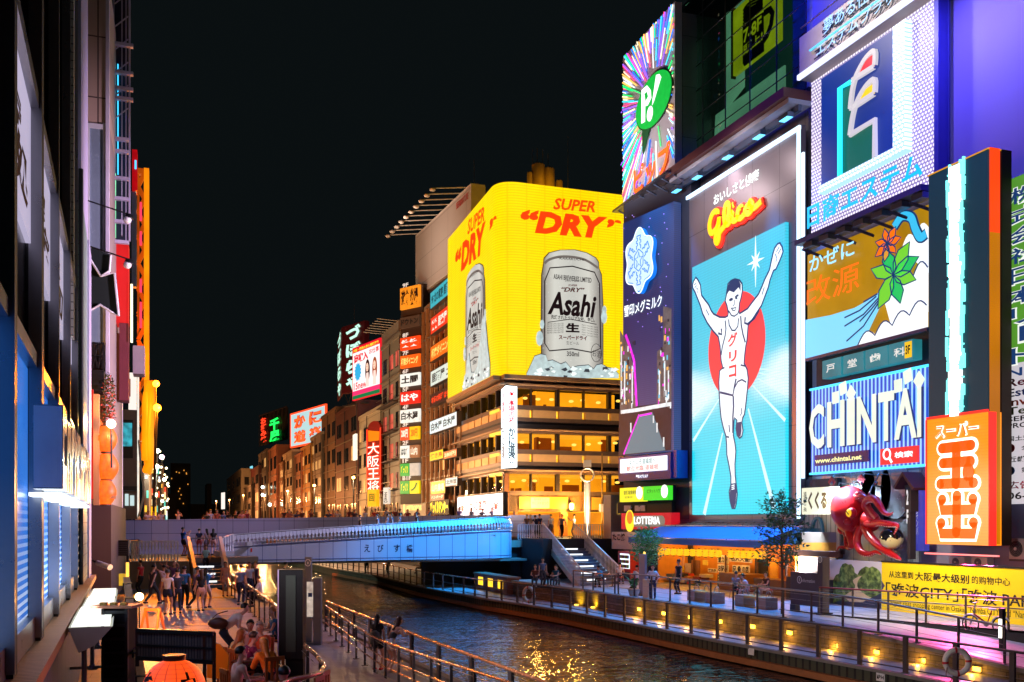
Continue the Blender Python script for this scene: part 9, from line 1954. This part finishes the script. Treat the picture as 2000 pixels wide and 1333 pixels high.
for px,d_,lab in ((497,20.6,'dark wooden table between the diners, farther one'),(507,17.2,'orange wooden table nearest the bottom edge')):
 q=at(px,HY,d_);t=box3('wooden_table',lab,'table',(q.x,q.y,LT),-19,'tables on the left terrace');m_=M('table_orange' if d_<18 else 'table_dark',(186,96,40)if d_<18 else (96,52,34),rough=.4);g=MB();g.box(-.4,.4,-.35,.35,.68,.72);g.build('tabletop',m_,t)
 for sx_ in (-.36,.36):
  for sy_ in (-.3,.3):g=MB();g.box(sx_-.025,sx_+.025,sy_-.025,sy_+.025,0,.68);g.build('leg',m_,t)
 for k in range(3):g=MB();g.lathe([(.05,0),(.1,.02),(.1,.03)]if k else [(.035,0),(.04,.13)],(0,0,0),n=12);o=tag(g.build('plate' if k else 'glass',M('plate_white',(230,220,205),rough=.3),None),['beer glass','left plate','right plate'][k]+' on the '+lab.split(',')[0].split(' nearest')[0],'plate' if k else 'glass');o.location=(q.x-.2+.2*k,q.y+.1*(k-1),LT+.722)
t=box3('hanging_jacket','bright yellow jacket hanging over a chair left of the diners','jacket',at(424,1290,19.5),-10);g=MB();g.add([(-.2,0,-.35),(.2,0,-.38),(.22,0,.1),(.05,0,.32),(-.06,0,.34),(-.2,0,.05),(-.22,.14,-.33),(.2,.14,-.36),(.22,.12,.1),(.05,.06,.32),(-.06,.06,.34),(-.2,.12,.05)],[(0,1,2,3,4,5),(11,10,9,8,7,6)]+[(i,i+6,(i+1)%6+6,(i+1)%6)for i in range(6)]);g.build('cloth',M('jacket_yellow',(250,160,20),rough=.8),t)
chair(601,17.0,60,'orange wooden chair inside the bent corner railing, left of two',(200,110,50));chair(613,17.6,60,'orange wooden chair inside the bent corner railing, right of two',(200,110,50))
spot('diner_fill',(-1.1,18.8,3.1),(.6,20.2,1.5),150,(255,120,40),110,.9,.25)  # bare unseen spot stands in for the shop's orange light on the diners
# lifebuoys, bicycle, light post and plates on the right quay
def lifebuoy(px,py,d_,r_,label,yaw):
 q=at(px,py,d_);t=box3('lifebuoy',label,'lifebuoy',q,yaw,'lifebuoys on the canal rail');g=MB();g.tube([(r_*math.cos(a),0,r_*1.08*math.sin(a))for a in [2*math.pi*i/28 for i in range(28)]],r_*.27,12,closed=True);g.build('ring',M('buoy_white',(226,214,204),rough=.45,var=.12),t);g=MB()
 for k in range(4):a0=math.pi/2*k+.1;g.tube([(r_*math.cos(a),0,r_*1.08*math.sin(a))for a in (a0-.09,a0,a0+.09)],r_*.285,12)
 g.build('red_band',M('buoy_red',(200,24,34),rough=.45),t);g=MB();g.tube(smooth3([Vector((-r_*.9,-.08,-r_*.5)),Vector((-r_*1.0,-.1,-r_*1.3)),Vector((-r_*.5,-.1,-r_*1.5)),Vector((-r_*.8,-.1,-r_*1.9))]),.012,5);g.build('rope',M('rope_red',(130,50,50)),t)
lifebuoy(1869,1293,26.8,.3,'white lifebuoy with red bands on the near quay rail at the right',-30);lifebuoy(1033,1162,53.5,.36,'white lifebuoy on the far quay rail below the right stairs',-60)
q=onz(1958,1258,.55);t=box3('light_post','dark post with a bright white vertical lamp among the ramp rails','lamp',(25.3,24.4,.45),0);g=MB();g.box(-.07,.07,-.07,.07,0,1.3);g.build('post',BLACK,t);g=MB();g.box(-.1,-.07,-.05,.05,.35,.95);g.build('lamp_glass',E('post_white',(255,245,225),5,True),t)
t=box3('bicycle','red and white folding bicycle leaning by the yellow banner','bicycle',onz(1925,1236,.82),112,None);W_R=.27
for x_ in (-.5,.5):g=MB();g.tube([(x_+W_R*math.cos(a),0,W_R+W_R*math.sin(a))for a in [2*math.pi*i/24 for i in range(24)]],.022,7,closed=True);w_=g.build('wheel',M('tyre_black',(30,30,32)),t);g=MB();[g.tube([(x_,0,W_R),(x_+W_R*math.cos(a),0,W_R+W_R*math.sin(a))],.005,4)for a in [math.pi*i/6 for i in range(12)]];g.build('spokes',STEEL,w_)
for x_ in (-.5,.5):g=MB();g.tube([(x_+(W_R+.04)*math.cos(a),0,W_R+(W_R+.04)*math.sin(a))for a in [.3+2.3*i/10 for i in range(11)]],.028,6);g.build('mudguard',WHITEMET,t)
g=MB();g.tube([(-.5,0,W_R),(-.05,0,.3),(-.2,0,.75)],.022,7);g.tube([(-.05,0,.3),(.38,0,.6)],.03,7);g.build('frame',M('bike_red',(180,30,36),rough=.3),t);g=MB();g.tube([(.5,0,W_R),(.38,0,.6),(.34,0,.98)],.02,7);g.tube([(.32,-.25,1.0),(.34,0,.98),(.32,.25,1.0)],.016,6);g.build('handlebar',STEEL,t);g=MB();g.ball((-.22,0,.8),.13,.08,.04);g.build('saddle',WHITEMET,t);g=MB();g.tube([(-.05,-.1,.3),(-.05,.1,.3)],.02);g.lathe([(.09,0),(.09,.02)],(-.05,.06,.3),n=14,axis='y');g.build('crank',STEEL,t)
for i,(px,py)in enumerate([(1720,1322),(1467,1272)]):
 A,B=((19.6,32.2),(20.3,24.1))if i==0 else ((19.25,40),(19.6,32.2));f_=Fr((*A,0),(*B,0));S_=Sign(f_,'number_plate',['white number plate on the sheet pile wall near the right lifebuoy','small white plate on the sheet pile wall below the amber lamps'][i],'plate',wm=.03);u,v=f_.uv(px,py);S_.mb('plate',M('plate_enamel',(225,222,215),rough=.4)).box(u-.17,u+.17,v-.14,v+.1,.02,.04)
 if i==0:S_.text('lettering',INK,'№94',(u-.14,u+.14,v-.08,v+.05),.04,.042,bold=.02)
 S_.done()
